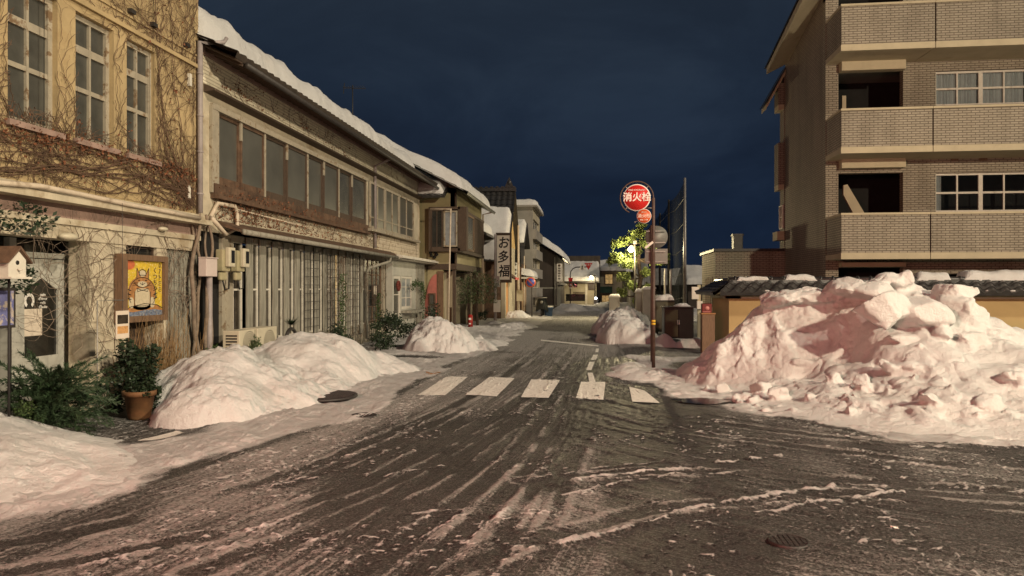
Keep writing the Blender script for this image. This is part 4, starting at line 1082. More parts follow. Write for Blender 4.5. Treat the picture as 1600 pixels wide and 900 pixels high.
mb = MB(); mb.cyl((bx_, by_, 0), .012, bz-.15, 8); B(mb, 'post', M['ink'], bh)
nb = empty('notice_board', (-6.1, PX(12,450,-6.1)[0], .9), 'black framed notice with a blue and white poster left of the door', 'notice')
q = PL('X', -6.1, 1); a, z = q.at(4, 480); a1_, _ = q.at(22, 480)
mb = MB(); q.box(mb, a-.35, a1_+.02, z-.22, z+.20, -.04, 0); q.box(mb, a-.3, a-.27, 0, z, -.03, -.01); q.box(mb, a1_-.05, a1_-.02, 0, z, -.03, -.01); B(mb, 'frame', M['dark_metal'], nb)
mb = MB(); q.box(mb, a-.32, a1_-.01, z-.19, z+.17, 0, .004); B(mb, 'poster', mat('blue_poster', (.13,.14,.30), .6, .4, 9, 0, dirt=(.42,.36,.30), dscale=7, dlo=.5, dhi=.55), nb)
# ---- plants by the café door
cf = empty('conifer_bush', (-6.0, 7.35, 0), 'drooping dark green conifer bush in front of the cafe door', 'bush')
mb = MB(); br = MB()
for k in range(250):
    an = rng.uniform(0, 2*math.pi); el = rng.uniform(-.1, 1.1); L = rng.uniform(.35, .85); c = Vector((-5.95+rng.gauss(0,.08), 7.3+rng.gauss(0,.12), .10+rng.random()*.55)); d = Vector((math.cos(an)*math.cos(el)*.8, math.sin(an)*math.cos(el)*1.05, math.sin(el)*.85))
    pts = []
    for i in range(9):
        pts.append(c.copy()); c = c+d*(L/9); d.z -= .06; d += Vector((rng.gauss(0,.05), rng.gauss(0,.05), rng.gauss(0,.05)))
    br.tube(pts, [.006*(1-i/10) for i in range(9)], 3, cap=False)
    for p, p2 in zip(pts[1:-1], pts[2:]):
        dd_ = (p2-p).normalized()
        for j in range(14):
            o = Vector((rng.gauss(0,1), rng.gauss(0,1), rng.gauss(0,1))).cross(dd_).normalized(); b_ = p.lerp(p2, rng.random()); t2 = b_+(o*.7+dd_*.9)*rng.uniform(.03, .06)
            w = dd_*.009; mb.add([b_-w, b_+w, t2], [(0,1,2)])
B(br, 'branches', M['leaf_dark'], cf); B(mb, 'foliage', M['conifer'], cf)
gr_ = empty('low_shrub', (-5.9, 6.6, 0), 'yellowish low shrub at the left edge under the conifer', 'bush')
mb = MB(); leaves(mb, (-5.95, 6.75, .35), (.3,.4,.35), 1500, .016, rng, clumps=9); B(mb, 'foliage', M['leaf'], gr_)
pot = empty('flower_pot', (*PG(218, 655), 0), 'round clay flower pot with dark trailing plant beside the tall snow heap', 'flower pot')
x, y = pot.location.x, pot.location.y
mb = MB(); mb.lathe((x, y, 0), [(.11,0),(.13,.03),(.175,.30),(.195,.30),(.20,.36),(.185,.365),(.17,.33),(.001,.33)], 28); B(mb, 'pot', M['terracotta'], pot)
mb = MB(); leaves(mb, (x+.02, y, .48), (.28,.30,.20), 900, .024, rng, clumps=9)
leaves(mb, (x-.02, y+.22, .30), (.16,.13,.30), 350, .024, rng); leaves(mb, (x+.12, y+.05, .36), (.13,.24,.15), 420, .022, rng, clumps=6); B(mb, 'foliage', M['leaf_dark'], pot)
ivb = empty('ivy_bush', (-6.1, 9.0, 0), 'tangled dark ivy bush between the door pillar and the clay pot', 'bush')
mb = MB(); leaves(mb, (-6.1, 8.75, .42), (.30,.42,.46), 1700, .030, rng, clumps=14); leaves(mb, (-6.2, 9.3, .62), (.3,.45,.40), 1300, .030, rng, clumps=12); B(mb, 'foliage', M['leaf_dark'], ivb)
sp = empty('small_pot', (*PG(58, 665), 0), 'small orange clay pot half buried under the conifer', 'flower pot')
mb = MB(); mb.lathe((sp.location.x, sp.location.y, 0), [(.07,0),(.1,.16),(.11,.16),(.11,.19),(.09,.18),(.001,.17)], 20); B(mb, 'pot', M['terracotta'], sp)
mb = MB(); leaves(mb, (sp.location.x, sp.location.y, .22), (.1,.1,.07), 120, .015, rng); B(mb, 'foliage', M['leaf_dark'], sp)
stw = empty('dry_grass', (-6.35, 10.3, 0), 'tuft of dry straw coloured stalks below the painting', 'plant')
mb = MB()
for k in range(230):
    x, y = -6.35+rng.gauss(0,.08), 10.1+rng.gauss(0,.38); h = rng.uniform(.6, 1.35); lx, ly = rng.gauss(0,.12), rng.gauss(0,.2)
    mb.tube([(x,y,.0), (x+lx*.4, y+ly*.4, h*.5), (x+lx, y+ly, h)], [.005,.004,.002], 3, cap=False)
B(mb, 'stalks', M['straw'], stw)
def shrub(x, y, z, r, n, s, label, m='leaf_dark', name='shrub', clumps=8, zlo=0):
    e = empty(name, (x, y, 0), label, 'bush'); mb = MB(); leaves(mb, (x, y, z), r, n, s, rng, clumps=clumps); B(mb, 'foliage', M[m], e)
    mb = MB()
    for k in range(6): mb.tube([(x+.005*k, y, 0), (x+rng.gauss(0,r[0]*.4), y+rng.gauss(0,r[1]*.5), z+r[2]*.5)], .007, 4)
    return e
shrub(-6.25, 11.6, .45, (.3,.6,.45), 900, .026, 'leafy shrub at the foot of the vine trunks', 'leaf')
shrub(-5.9, 12.0, .65, (.2,.3,.22), 350, .022, 'small pale shrub poking out behind the tallest heap', 'leaf')
shrub(-6.0, 16.3, .42, (.35,.9,.38), 1300, .03, 'low shrub behind the broad snow heap', 'leaf_dark', clumps=12)
shrub(-5.45, 18.4, .5, (.6,1.3,.55), 3000, .035, 'large glossy dark bush to the right of the broad heap', 'leaf_dark', clumps=22)
shrub(-5.1, 21.8, .5, (.5,.9,.6), 1400, .035, 'dark bush between the long house door and the rounded heap', 'leaf_dark', clumps=12)
# ================================================================ left: the long two-storey house
hs = empty('timber_house', (XF, 19, 0), 'long weathered two storey house with slatted ground floor and snowy tiled roof', 'building')
Y0, Y1 = 11.48, 26.7
gA = [PX(x, 450, XF)[0] for x in (338,375,412,447,479,505,528,549,571)]
gB = [PX(x, 450, XF)[0] for x in (576,600,622,645)]
B(wall(fl, Y0, Y1, 2.62, 5.84, [[gA[0]-.15, gA[-1]+.02, 3.42, 4.80], [gB[0]-.05, gB[-1]+.1, 3.45, 4.80]], .2), 'upper_wall', M['stucco'], hs)
mb = MB(); fl.box(mb, Y0, Y1, 5.60, 5.80, 0, .04); B(mb, 'upper_fascia', M['mauve'], hs)
mb = MB()
for k in range(7): fl.box(mb, 11.5, 22.8, 5.17+k*.06, 5.185+k*.06, 0, .012)
B(mb, 'board_lines', M['stucco'], hs)
mb = MB(); fl.box(mb, 11.5, Y1-.3, 5.135, 5.595, 0, .009); B(mb, 'white_band', mat('brightened_cream_band', (.74,.68,.53), .8, .15, 5, .3, 40, dirt=(.34,.25,.16), dscale=4, dlo=.55, dhi=.65), hs)  # band colour made paler to offset the shade under the eave
mb = MB(); mb.prism([fl.p(Y0+.1, 5.12), fl.p(Y0+.1, 5.04, .20), fl.p(Y0+.1, 5.00, .20), fl.p(Y0+.1, 4.98, 0)], (0, Y1-Y0-.1, 0)); B(mb, 'window_canopy', M['dark_wood'], hs)
# window row A
mb = MB(); fl.box(mb, gA[0]-.22, gA[-1]+.05, 4.74, 4.84, -.05, .07); fl.box(mb, gA[0]-.24, gA[0]-.04, 3.3, 4.80, -.05, .06); B(mb, 'window_surround', M['white_peel'], hs)
mb = MB(); fl.box(mb, gA[0]-.2, gA[-1]+.05, 3.26, 3.46, 0, .09); fl.box(mb, gA[0]-.2, gA[-1]+.05, 3.20, 3.26, 0, .15); B(mb, 'window_sill', M['rust_wood'], hs)
for k in range(8):
    a0, a1 = gA[k], gA[k+1]; off = .02 if k % 2 else -.01
    w = MB(); t_ = .055
    fl.box(w, a0, a0+t_, 3.46, 4.74, off-.05, off); fl.box(w, a1-t_, a1-.003, 3.46, 4.74, off-.05, off)
    fl.box(w, a0+t_, a1-t_, 3.46, 3.62, off-.05, off-.004); fl.box(w, a0+t_, a1-t_, 4.68, 4.74, off-.05, off-.004)
    wi = B(w, 'window', M['rust_wood'] if k < 2 else M['dark_wood'], hs)
    g_ = MB(); fl.box(g_, a0+.03, a1-.03, 3.60, 4.70, off-.045, off-.03); S(g_, 'pane', M['frost'] if k < 6 else M['glass_mid'], wi)
mb = MB()
for k in range(0, 9): fl.box(mb, gA[k]-.025, gA[k]+.035, 4.40 if k % 2 else 3.46, 4.74, 0, .035)
B(mb, 'window_mullion', M['white_peel'], hs)
# window row B
mb = MB(); fl.box(mb, gB[0]-.35, gB[-1]+.3, 3.30, 3.38, 0, .22); B(mb, 'window_sill', M['white_peel'], hs)
for k in range(3):
    window(hs, fl, gB[k]+.02, gB[k+1]-.02, 3.42, 4.80, 2, 1, M['white_peel'], M['frost'], d=.05, fw=.07, bar=.05, splits=[(3.75, .04)])
# lower awning and gutter
mb = MB(); mb.prism([fl.p(12.0, 2.84), fl.p(12.0, 2.68, .42), fl.p(12.0, 2.64, .42), fl.p(12.0, 2.76, 0)], (0, 10.6, 0)); B(mb, 'awning', M['rust_wood'], hs)
mb = MB(); mb.tube([fl.p(12.1, 2.64, .45), fl.p(22.6, 2.60, .45)], .05, 8)
a, z = PX(590, 400, XF+.45); mb.tube([fl.p(21.3, 2.60, .45), fl.p(21.3, 2.45, .44), fl.p(20.2, 2.22, .12), fl.p(20.1, 2.1, .1), fl.p(20.1, .2, .1)], .045, 8); B(mb, 'gutter', M['grey_board'], hs)
mb = MB(); mb.tube([fl.p(21.0, 2.85, .07), fl.p(21.0, 5.3, .07), fl.p(21.0, 5.5, .55)], .045, 8); B(mb, 'downpipe', M['pipe'], hs)
# pipes under the windows
mb = MB(); mb.tube([fl.p(11.7, 2.86, .06), fl.p(11.9, 3.12, .08), fl.p(12.5, 3.14, .08), fl.p(12.6, 3.0, .08), fl.p(12.55, 2.75, .1), fl.p(12.1, 2.6, .12), fl.p(11.5, 2.82, .2)], .038, 8)
mb.tube([fl.p(12.6, 3.10, .05), fl.p(15.9, 3.04, .05), fl.p(16.0, 2.95, .05)], .014, 6)
B(mb, 'cream_pipe', M['cream_pipe'], hs)
# ground floor: base wall, windows, fins
ZB = .62
B(wall(fl, 12.2, 22.3, -.05, 2.70, [[12.6, 22.0, ZB, 2.5]], .15), 'lower_wall', M['white_peel'], hs)
mb = MB(); fl.box(mb, 11.5, 26.5, -.05, 2.6, -1.25, -1.2); B(mb, 'room_back', M['black'], hs)
fins = []
a = 13.02; k = 0
while a < 20.0:
    fins.append(a)
    window(hs, fl, a+.24, a+.54, ZB, 2.52, 1, 2, M['white_paint'], M['glass_lit'] if k == 8 else M['glass_shop'], d=.015, fw=.035, name='window', splits=[(1.62, .035)])
    f = MB(); fl.box(f, a, a+.25, .38+.05*(k % 2), 2.60, .03, .055)
    B(f, 'slat_board', M['grey_board'], hs)
    a += .555; k += 1
window(hs, fl, 12.35, 13.0, ZB, 2.52, 2, 1, M['white_paint'], M['glass_shop'], d=-.03, fw=.035, splits=[(1.62, .035)])
# open lattice bay on the right
window(hs, fl, 20.2, 21.9, .62, 2.52, 4, 4, M['brown_wood'], M['glass_mid'], d=-.02, fw=.05, bar=.03)
mb = MB(); fl.box(mb, 20.9, 21.6, 1.15, 1.75, .0, .04); B(mb, 'notice_panel', M['dark_wood'], hs)
mb = MB(); fl.box(mb, 20.95, 21.2, 1.45, 1.72, .04, .05); B(mb, 'notice_paper', M['paper'], hs)
# entrance bay
dpl = PL('X', XF+.22, 1)
B(wall(dpl, 22.3, 26.65, -.05, 2.56, [[22.45, 23.3, .2, 2.05], [23.42, 24.8, .95, 2.05]], .2), 'entrance_wall', M['grey_door'], hs)
window(hs, dpl, 22.45, 23.3, .2, 2.05, 1, 3, M['white_paint'], M['glass_mid'], d=-.02, fw=.1, name='entrance_door')
window(hs, dpl, 23.42, 24.8, .95, 2.05, 2, 3, M['white_paint'], M['glass_curtain'], d=-.02, fw=.08)
mb = MB(); mb.lathe((0,0,0), [(.001,0)], 3) if False else None
tor = MB()
for i in range(14):
    t = 2*math.pi*i/14; tor.sphere((XF+.27, 22.85+.13*math.cos(t), 1.72+.13*math.sin(t)), .05, 4)
tag(tor.build('door_wreath', mat('dried_wreath', (.14,.03,.02), .8, .5, 20, .5, 60)), 'dark red wreath hanging on the long house entrance door', 'wreath')
mb = MB(); fl.box(mb, 22.1, 27.4, 2.60, 2.66, 0, .62); fl.box(mb, 22.1, 27.4, 2.66, 2.70, 0, .52); fl.box(mb, 22.1, 27.4, 2.56, 2.60, 0, .50); B(mb, 'entrance_canopy', M['white_paint'], hs)
mb = MB(); fl.box(mb, 21.4, 26.4, 2.71, 3.28, 0, .05); B(mb, 'white_clapboard', M['clap'], hs)
mb = MB(); dpl.box(mb, 23.35, 25.2, .82, .90, 0, .35); dpl.box(mb, 25.0, 25.08, 0, .82, .2, .3); B(mb, 'counter_shelf', M['grey_board'], hs)
mb = MB()
for k in range(5): dpl.box(mb, 25.35+k*.25, 25.43+k*.25, 0, 2.5, 0, .05)
B(mb, 'corner_batten', M['grey_board'], hs)
# roof
ez = 5.50; ex = XF+.72
sl = .46
rt = tile_roof((ex, Y0-.15, ez), (ex, Y1+.1, ez), (ex-5.0, Y0-.15, ez+5.0*sl), (ex-5.0, Y1+.1, ez+5.0*sl), None, .26, 12)
roof = B(rt, 'tiled_roof', M['tile_brown'], hs)
mb = MB()
for k in range(52):
    y = Y0+.1+k*.295; mb.prism([(ex-.02, y, ez-.05), (ex-.72, y, ez+.27), (ex-.72, y, ez+.18), (ex-.02, y, ez-.12)], (0,.07,0))
B(mb, 'rafters', M['dark_wood'], hs)
mb = MB(); mb.prism([(ex-.02, Y0-.1, ez-.055), (ex-.75, Y0-.1, ez+.275), (ex-.75, Y0-.1, ez+.255), (ex-.02, Y0-.1, ez-.075)], (0, Y1-Y0, 0)); B(mb, 'soffit_boards', M['dark_wood'], hs)
mb = MB(); mb.tube([(ex+.05, Y0+.1, ez-.10), (ex+.05, Y1, ez-.13)], .05, 8); B(mb, 'eaves_gutter', M['dark_metal'], hs)
mb = MB(); mb.poly([(ex-.7, Y0, 4), (ex-5, Y0, 4), (ex-5, Y0, ez+5*sl-.1), (ex-.7, Y0, ez+.2)]); mb.poly([(ex-.7, Y1-.02, 0), (ex-5, Y1-.02, 0), (ex-5, Y1-.02, ez+5*sl-.1), (ex-.7, Y1-.02, ez+.2)]); B(mb, 'gable_wall', M['stucco'], hs)
roof_snow_obj((ex-.12, Y0-.1, ez+.08), (ex-.12, Y1-.6, ez+.08), (ex-4.9, Y0-.1, ez+.06+4.9*sl), (ex-4.9, Y1-.6, ez+.06+4.9*sl), .52, 5, setback=.5, lump=1.0, root=hs)
# ivy on the long house
v, l = vine_net(fl, 11.8, 23.5, 2.86, 3.30, 240, rng, (), .003, .007, up=0, lb=lambda a, z: (.10 if a < 15 else .02), steps=(10, 35), seeds=[(13, 3.0, .6, (0, 3))]*1)
v2, l2 = vine_net(fl, 11.8, 19.5, 5.12, 5.58, 75, rng, (), .003, .006, up=0, lb=lambda a, z: .10, steps=(8, 25))
v.add(v2.v, v2.f); l.add(l2.v, l2.f)
for k in range(1500):
    a = 11.9+abs(rng.gauss(0, 4.0)); z = 2.86+rng.random()**2*.45 if rng.random() < .7 else (5.14+abs(rng.gauss(0,.14)) if rng.random() < .25 else 3.28+abs(rng.gauss(0,.1)))
    if a > 22: continue
    p = Vector(fl.p(a, z, .05+rng.random()*.10)); s = rng.uniform(.012, .03)
    A = Vector((rng.gauss(0,1), rng.gauss(0,1), rng.gauss(0,1))).normalized(); Bv = A.cross(Vector((rng.gauss(0,1), rng.gauss(0,1), 1))).normalized()
    l.quad(p-A*s, p+Bv*s*.6, p+A*s, p-Bv*s*.6)
iv3 = empty('climbing_vine', (XF+.1, 14, 2.7), 'rust brown vine spread over the white band of the long house', 'vine')
B(v, 'stems', M['vine'], iv3); B(l, 'withered_leaves', M['leaf_brown'], iv3)
v, l = vine_net(PL('X', XF+.16, 1), 16.6, 21.9, .3, 2.5, 60, rng, (), .003, .006, up=1.5, lb=lambda a, z: .0)
gl_ = MB()
for (a, z0, z1, n) in ((17.4,.3,2.0,500), (20.4,.2,1.5,500), (25.8,.5,1.9,350)):
    for k in range(n):
        z = rng.uniform(z0, z1); p = Vector((XF+.3+rng.random()*.1, a+rng.gauss(0,.12), z)); s = rng.uniform(.02,.035)
        A = Vector((rng.gauss(0,1), rng.gauss(0,1), rng.gauss(0,1))).normalized(); Bv = A.cross(Vector((rng.gauss(0,1), rng.gauss(0,1), 1))).normalized()
        gl_.quad(p-A*s, p+Bv*s*.6, p+A*s, p-Bv*s*.6)
for k in range(420):
    t = rng.random(); p = Vector((XF+.45+rng.gauss(0,.04), 23.9+t*2.0, 1.82-1.1*(t-.35)**2+rng.gauss(0,.07))); s = rng.uniform(.02,.04)
    A = Vector((rng.gauss(0,1), rng.gauss(0,1), rng.gauss(0,1))).normalized(); Bv = A.cross(Vector((rng.gauss(0,1), rng.gauss(0,1), 1))).normalized()
    gl_.quad(p-A*s, p+Bv*s*.6, p+A*s, p-Bv*s*.6)
iv4 = empty('green_creeper', (XF+.3, 17.4, 0), 'green creeper strands climbing the slats and arching over the entrance', 'vine')
B(v, 'stems', M['vine'], iv4); B(gl_, 'leaves', M['leaf'], iv4)
for (a0, a1) in ((15.55,16.45), (16.9,17.8), (18.4,19.4), (20.0,21.0), (25.3,26.5)):
    mb = MB(); q = PL('X', XF+.14, 1); n = 5
    for i in range(n+1): a = a0+(a1-a0)*i/n; mb.tube([q.p(a, .1), q.p(a, 2.5)], .006, 4)
    for j in range(13): z = .2+j*.19; mb.tube([q.p(a0, z), q.p(a1, z)], .006, 4)
    tag(mb.build('wire_trellis', M['dark_metal']), 'thin dark wire trellis leaning on the slatted front', 'trellis', 'wire trellises on the slatted house front')
# meters and box
def meter(px, py, label):
    a, z = PX(px, py, XF+.2)
    e = empty('electricity_meter', (XF, a, z), label, 'meter'); q = PL('X', XF+.08, 1)
    mb = MB(); q.box(mb, a-.14, a+.13, z-.18, z+.20, 0, .14); B(mb, 'housing', M['meter_y'], e, .02)
    mb = MB(); q.box(mb, a-.07, a+.15, z-.10, z+.24, .14, .22); B(mb, 'cover', M['plastic_cream'], e, .015)
    mb = MB(); q.box(mb, a+.0, a+.11, z-.03, z+.19, .22, .228); B(mb, 'dial_window', M['glass'], e)
    mb = MB(); q.box(mb, a-.12, a+.10, z-.34, z-.19, .02, .10); B(mb, 'terminal_cover', M['meter_y'], e, .03)
    mb = MB(); mb.tube([q.p(a, z-.3, .05), q.p(a+.08, z-.5, .06), q.p(a+.25, z-.48, .04), q.p(a+.3, z-.2, .02)], .014, 6); B(mb, 'cable', M['ink'], e)
meter(353, 408, 'left one of the two yellowed electricity meters on the corner'); meter(376, 409, 'right one of the two yellowed electricity meters on the corner')
a, z = PX(331, 418, XF+.25); e = empty('junction_box', (XF+.2, a, z), 'square white junction box beside the electricity meters', 'utility box')
q = PL('X', XF+.12, 1)
mb = MB(); q.box(mb, a-.19, a+.16, z-.15, z+.15, 0, .14); q.box(mb, a-.20, a+.17, z+.15, z+.17, 0, .16); B(mb, 'housing', mat('pinkish_box', (.55,.46,.42), .5, .08, 5, .05, 40), e, .008)
mb = MB(); mb.tube([q.p(a+.05, 0, .06), q.p(a+.05, z-.15, .06)], .05, 8); B(mb, 'conduit', M['pipe'], e)
def acunit(px, py, label, w=.8, h=.56):
    a, z = PX(px, py, XF+.6)
    e = empty('air_conditioner', (XF+.45, a, z-h/2), label, 'air conditioner'); q = PL('X', XF+.30, 1)
    mb = MB(); q.box(mb, a-w/2, a+w/2, z-h/2, z+h/2, 0, .3); c = B(mb, 'casing', M['plastic_cream'], e, .012)
    mb = MB()
    for i in range(24):
        t0, t1 = 2*math.pi*i/24, 2*math.pi*(i+1)/24
        for r in (.06,.10,.14,.18,.22):
            P = lambda t, dr: q.p(a+.08+(r+dr)*math.cos(t), z+(r+dr)*math.sin(t), .304)
            mb.quad(P(t0,-.006), P(t0,.006), P(t1,.006), P(t1,-.006))
    B(mb, 'fan_grille', M['dark_metal'], e)
    mb = MB()
    for i in range(8): mb.box(XF+.36, XF+.56, a-w/2-.004, a-w/2+.002, z-.2+i*.05, z-.175+i*.05)
    B(mb, 'side_louvre', M['ink'], e)
    mb = MB(); q.box(mb, a-w/2+.05, a-w/2+.12, z-h/2-.1, z-h/2, .0, .3); q.box(mb, a+w/2-.12, a+w/2-.05, z-h/2-.1, z-h/2, .0, .3); B(mb, 'foot', M['ink'], e)
acunit(418, 535, 'cream air conditioner unit half buried behind the broad snow heap')
acunit(386, 538, 'smaller cream air conditioner unit left of the other one', .55, .5)
# ring planter with spiky plant
a, z = PX(455, 520, XF+.6)
e = empty('ring_planter', (XF+.6, a, 0), 'dark spiky plant on a ring shaped stand beside the air conditioner', 'planter')
mb = MB(); mb.tube([(XF+.6, a+.28*math.cos(t), .52+.32*math.sin(t)) for t in [math.pi*i/14 for i in range(15)]]+[(XF+.6, a-.28, .1)], .035, 8); mb.tube([(XF+.6, a+.28, .52), (XF+.6, a+.28, .1)], .035, 8); B(mb, 'stand', M['dark_metal'], e)
mb = MB()
for k in range(70):
    t = rng.uniform(0, 6.28); L = rng.uniform(.18, .32); b_ = Vector((XF+.6, a, .92)); d = Vector((math.cos(t)*.8, math.sin(t), rng.uniform(.1, 1.1))).normalized()
    s = d.cross(Vector((0,0,1))).normalized()*.014; mb.add([b_-s, b_+s, b_+d*L+Vector((0,0,-.04))], [(0,1,2)])
B(mb, 'leaves', M['leaf_dark'], e)
# aerial on the roof
ax_, ay_ = -8.6, None
d_ = ray(551, 168); t_ = ax_/d_[0]; ay_ = d_[1]*t_; az = EYE+d_[2]*t_
e = empty('tv_aerial', (ax_, ay_, az-.4), 'thin television aerial standing on the snowy roof', 'aerial')
az1 = EYE+ray(551,133)[2]*t_
mb = MB(); mb.tube([(ax_, ay_, az-1.2), (ax_, ay_, az1)], .018, 6); B(mb, 'mast', M['dark_metal'], e)
mb = MB(); mb.tube([(ax_-.35, ay_, az1-.08), (ax_+.45, ay_+.1, az1-.12)], .012, 5)
for k in range(9): mb.tube([(ax_-.3+k*.09, ay_-.16, az1-.08), (ax_-.3+k*.09, ay_+.16, az1-.08)], .007, 4)
mb.tube([(ax_-.32, ay_-.05, az1-.3), (ax_-.32, ay_+.05, az1+.1)], .015, 5); B(mb, 'elements', M['dark_metal'], e)
# ================================================================ olive house with bay window
def leafmesh(n, fn, size, sq=.5):
    mb = MB()
    for _ in range(n):
        p = Vector(fn()); s = size*rng.uniform(.6, 1.4)
        A = Vector((rng.gauss(0,1), rng.gauss(0,1), rng.gauss(0,1))).normalized(); Bv = A.cross(Vector((rng.gauss(0,1), rng.gauss(0,1), rng.gauss(0,1)))).normalized()
        mb.quad(p-A*s, p+Bv*s*sq, p+A*s, p-Bv*s*sq)
    return mb
Y3 = 27.3; X3 = -5.32; Y3b = 33.7
oh = empty('olive_house', (X3, Y3, 0), 'olive yellow two storey house with dark bay window and pink arched door', 'building')
p3 = PL('Y', Y3, -1); s3 = PL('X', X3, 1)
B(wall(p3, -9.5, X3, 2.35, 5.9, [], .2), 'upper_wall', M['olive'], oh)
B(wall(s3, Y3, Y3b, 2.35, 5.5, [[30.3, 32.9, 3.15, 4.8]], .2), 'side_wall', M['olive'], oh)
xr = PY(692, 450, Y3)[0]
B(wall(p3, -9.5, xr, -.05, 2.35, [], .2), 'lower_wall', M['olive'], oh)
mb = MB(); mb.box(-9.5, X3-.0, Y3-.03, Y3+.01, 2.36, 2.58); mb.box(X3, X3+.04, Y3-.03, Y3b, 2.36, 2.60); mb.box(X3-.02, X3+.035, Y3-.035, Y3+.12, 2.6, 5.3); B(mb, 'corner_trim', M['dark_wood'], oh)
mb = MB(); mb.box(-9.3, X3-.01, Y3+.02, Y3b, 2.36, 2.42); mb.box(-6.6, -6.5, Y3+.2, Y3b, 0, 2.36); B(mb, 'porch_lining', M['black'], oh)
for y_ in (Y3+.02, 30.6): mb = MB(); mb.box(X3-.13, X3-.01, y_, y_+.15, 0, 2.36); B(mb, 'porch_post', M['dark_wood'], oh)
mb = MB(); mb.box(-6.5, X3-.1, 31.5, 31.7, 0, 2.3); B(mb, 'porch_wall', M['cream_conc'], oh)
mb = MB(); mb.box(-5.95, X3-.14, Y3+.6, Y3+.68, 0, 2.3); B(mb, 'porch_screen', M['cream_conc'], oh)
# pink arch and brown door
xa, _ = PY(664, 450, Y3); xb, _ = PY(682.5, 450, Y3); zt = PY(680, 428, Y3)[1]
mb = MB(); prof = [(xa, .0)]+[(xb-(xb-xa)*math.cos(math.pi/2*i/10)**1, .7+(zt-.7)*math.sin(math.pi/2*i/10)) for i in range(11)]+[(xb, 0)]
mb.prism([(x, Y3-.03, z) for x, z in prof], (0, .02, 0)); ar = B(mb, 'pink_arch', M['pink'], oh)
window(oh, PL('Y', Y3-.05, -1), xa+.16, xb-.03, .12, 1.45, 1, 3, M['rust_wood'], M['frost'], d=.02, fw=.05, name='arch_window')
xd, _ = PY(693, 450, Y3)
mb = MB(); mb.box(xb+.02, xd, Y3-.035, Y3-.01, 0, 2.3); 
for k in range(5): mb.box(xb+.06, xd-.04, Y3-.045, Y3-.036, .2+k*.42, .5+k*.42)
B(mb, 'front_door', M['brown_wood'], oh)
# camera side bay
bx0, bz0 = PY(670, 388, Y3-.35); bx1, bz1 = PY(719, 327, Y3-.35)
pb_ = PL('Y', Y3-.38, -1)
mb = MB(); mb.box(bx0, bx1, Y3-.38, Y3-.02, bz0-.12, bz0); mb.box(bx0, bx1, Y3-.38, Y3-.02, bz1, bz1+.1); mb.box(bx0, bx0+.08, Y3-.38, Y3-.02, bz0, bz1); mb.box(bx1-.08, bx1+.25, Y3-.38, Y3+.0, bz0-.1, bz1+.1); B(mb, 'bay_frame', M['dark_wood'], oh)
window(oh, pb_, bx0+.08, bx0+.55, bz0, bz1, 2, 1, M['dark_wood'], M['glass'], d=0, fw=.05)
window(oh, pb_, bx0+.58, bx1-.1, bz0+.05, bz1-.05, 1, 1, M['white_peel'], M['glass_curtain'], d=.01, fw=.06)
sb = PL('X', X3+.25, 1)
mb = MB(); sb.box(mb, Y3-.36, 32.9, bz0-.15, bz0-.02, -.3, 0); sb.box(mb, Y3-.36, 32.9, bz1, bz1+.1, -.3, 0); B(mb, 'side_bay_frame', M['dark_wood'], oh)
window(oh, sb, Y3-.3, 30.2, bz0, bz1, 2, 1, M['brown_wood'], M['glass_mid'], d=-.01, fw=.08)
mb = MB()
for k in range(12): sb.box(mb, 30.3+k*.22, 30.38+k*.22, bz0, bz1, -.04, -.01)
sb.box(mb, 30.25, 32.9, bz0, bz1, -.1, -.05); B(mb, 'shutter', M['dark_wood'], oh)
mb = MB(); mb.tube([(X3+.08, Y3b-.1, .2), (X3+.08, Y3b-.1, 5.1), (X3+.55, Y3b-.15, 5.2)], .04, 6); B(mb, 'downpipe', M['cream_pipe'], oh)
mb = MB()
for k in range(4):
    mb.box(-6.5+k*.3, -6.42+k*.3, Y3+.25, Y3+.30, .0, .9)
B(mb, 'porch_fence', M['brown_wood'], oh)
mb = MB()
for c, z in (((-6.28, Y3-.1), 3.02), ((-6.08, Y3-.1), 2.95)):
    for j in range(5): mb.sphere((c[0]+rng.gauss(0,.02), c[1], z+j*.10-.12), .07, 4)
B(mb, 'carved_letters', M['ink'], oh)
e3 = (-4.72, Y3-.75, 5.18); sl3 = .52
B(tile_roof((-4.72, Y3-.75, 5.18), (-4.72, Y3b+.3, 5.18), (-10.2, Y3-.75, 5.18+5.5*sl3), (-10.2, Y3b+.3, 5.18+5.5*sl3), None, .26, 12), 'tiled_roof', M['tile'], oh)
roof_snow_obj((-4.80, Y3-.7, 5.24), (-4.80, Y3b+.2, 5.24), (-10.2, Y3-.7, 5.24+5.4*sl3), (-10.2, Y3b+.2, 5.24+5.4*sl3), .50, 15, setback=.1, root=oh)
mb = MB(); mb.poly([(X3-.05, Y3, 5.3), (-10.2, Y3, 5.3), (-10.2, Y3, 7.8), (X3-.05, Y3, 5.42)]); B(mb, 'gable_wall', M['olive'], oh)
B(tile_roof((-8.4, Y3-.95, 5.05), (-5.55, Y3-.95, 5.05), (-8.4, Y3+.0, 5.55), (-5.55, Y3+.0, 5.55), None, .24, 4), 'pent_roof', M['tile'], oh)
roof_snow_obj((-8.4, Y3-.85, 5.14), (-5.65, Y3-.85, 5.14), (-8.4, Y3, 5.6), (-5.65, Y3, 5.6), .34, 25, setback=.05, root=oh)
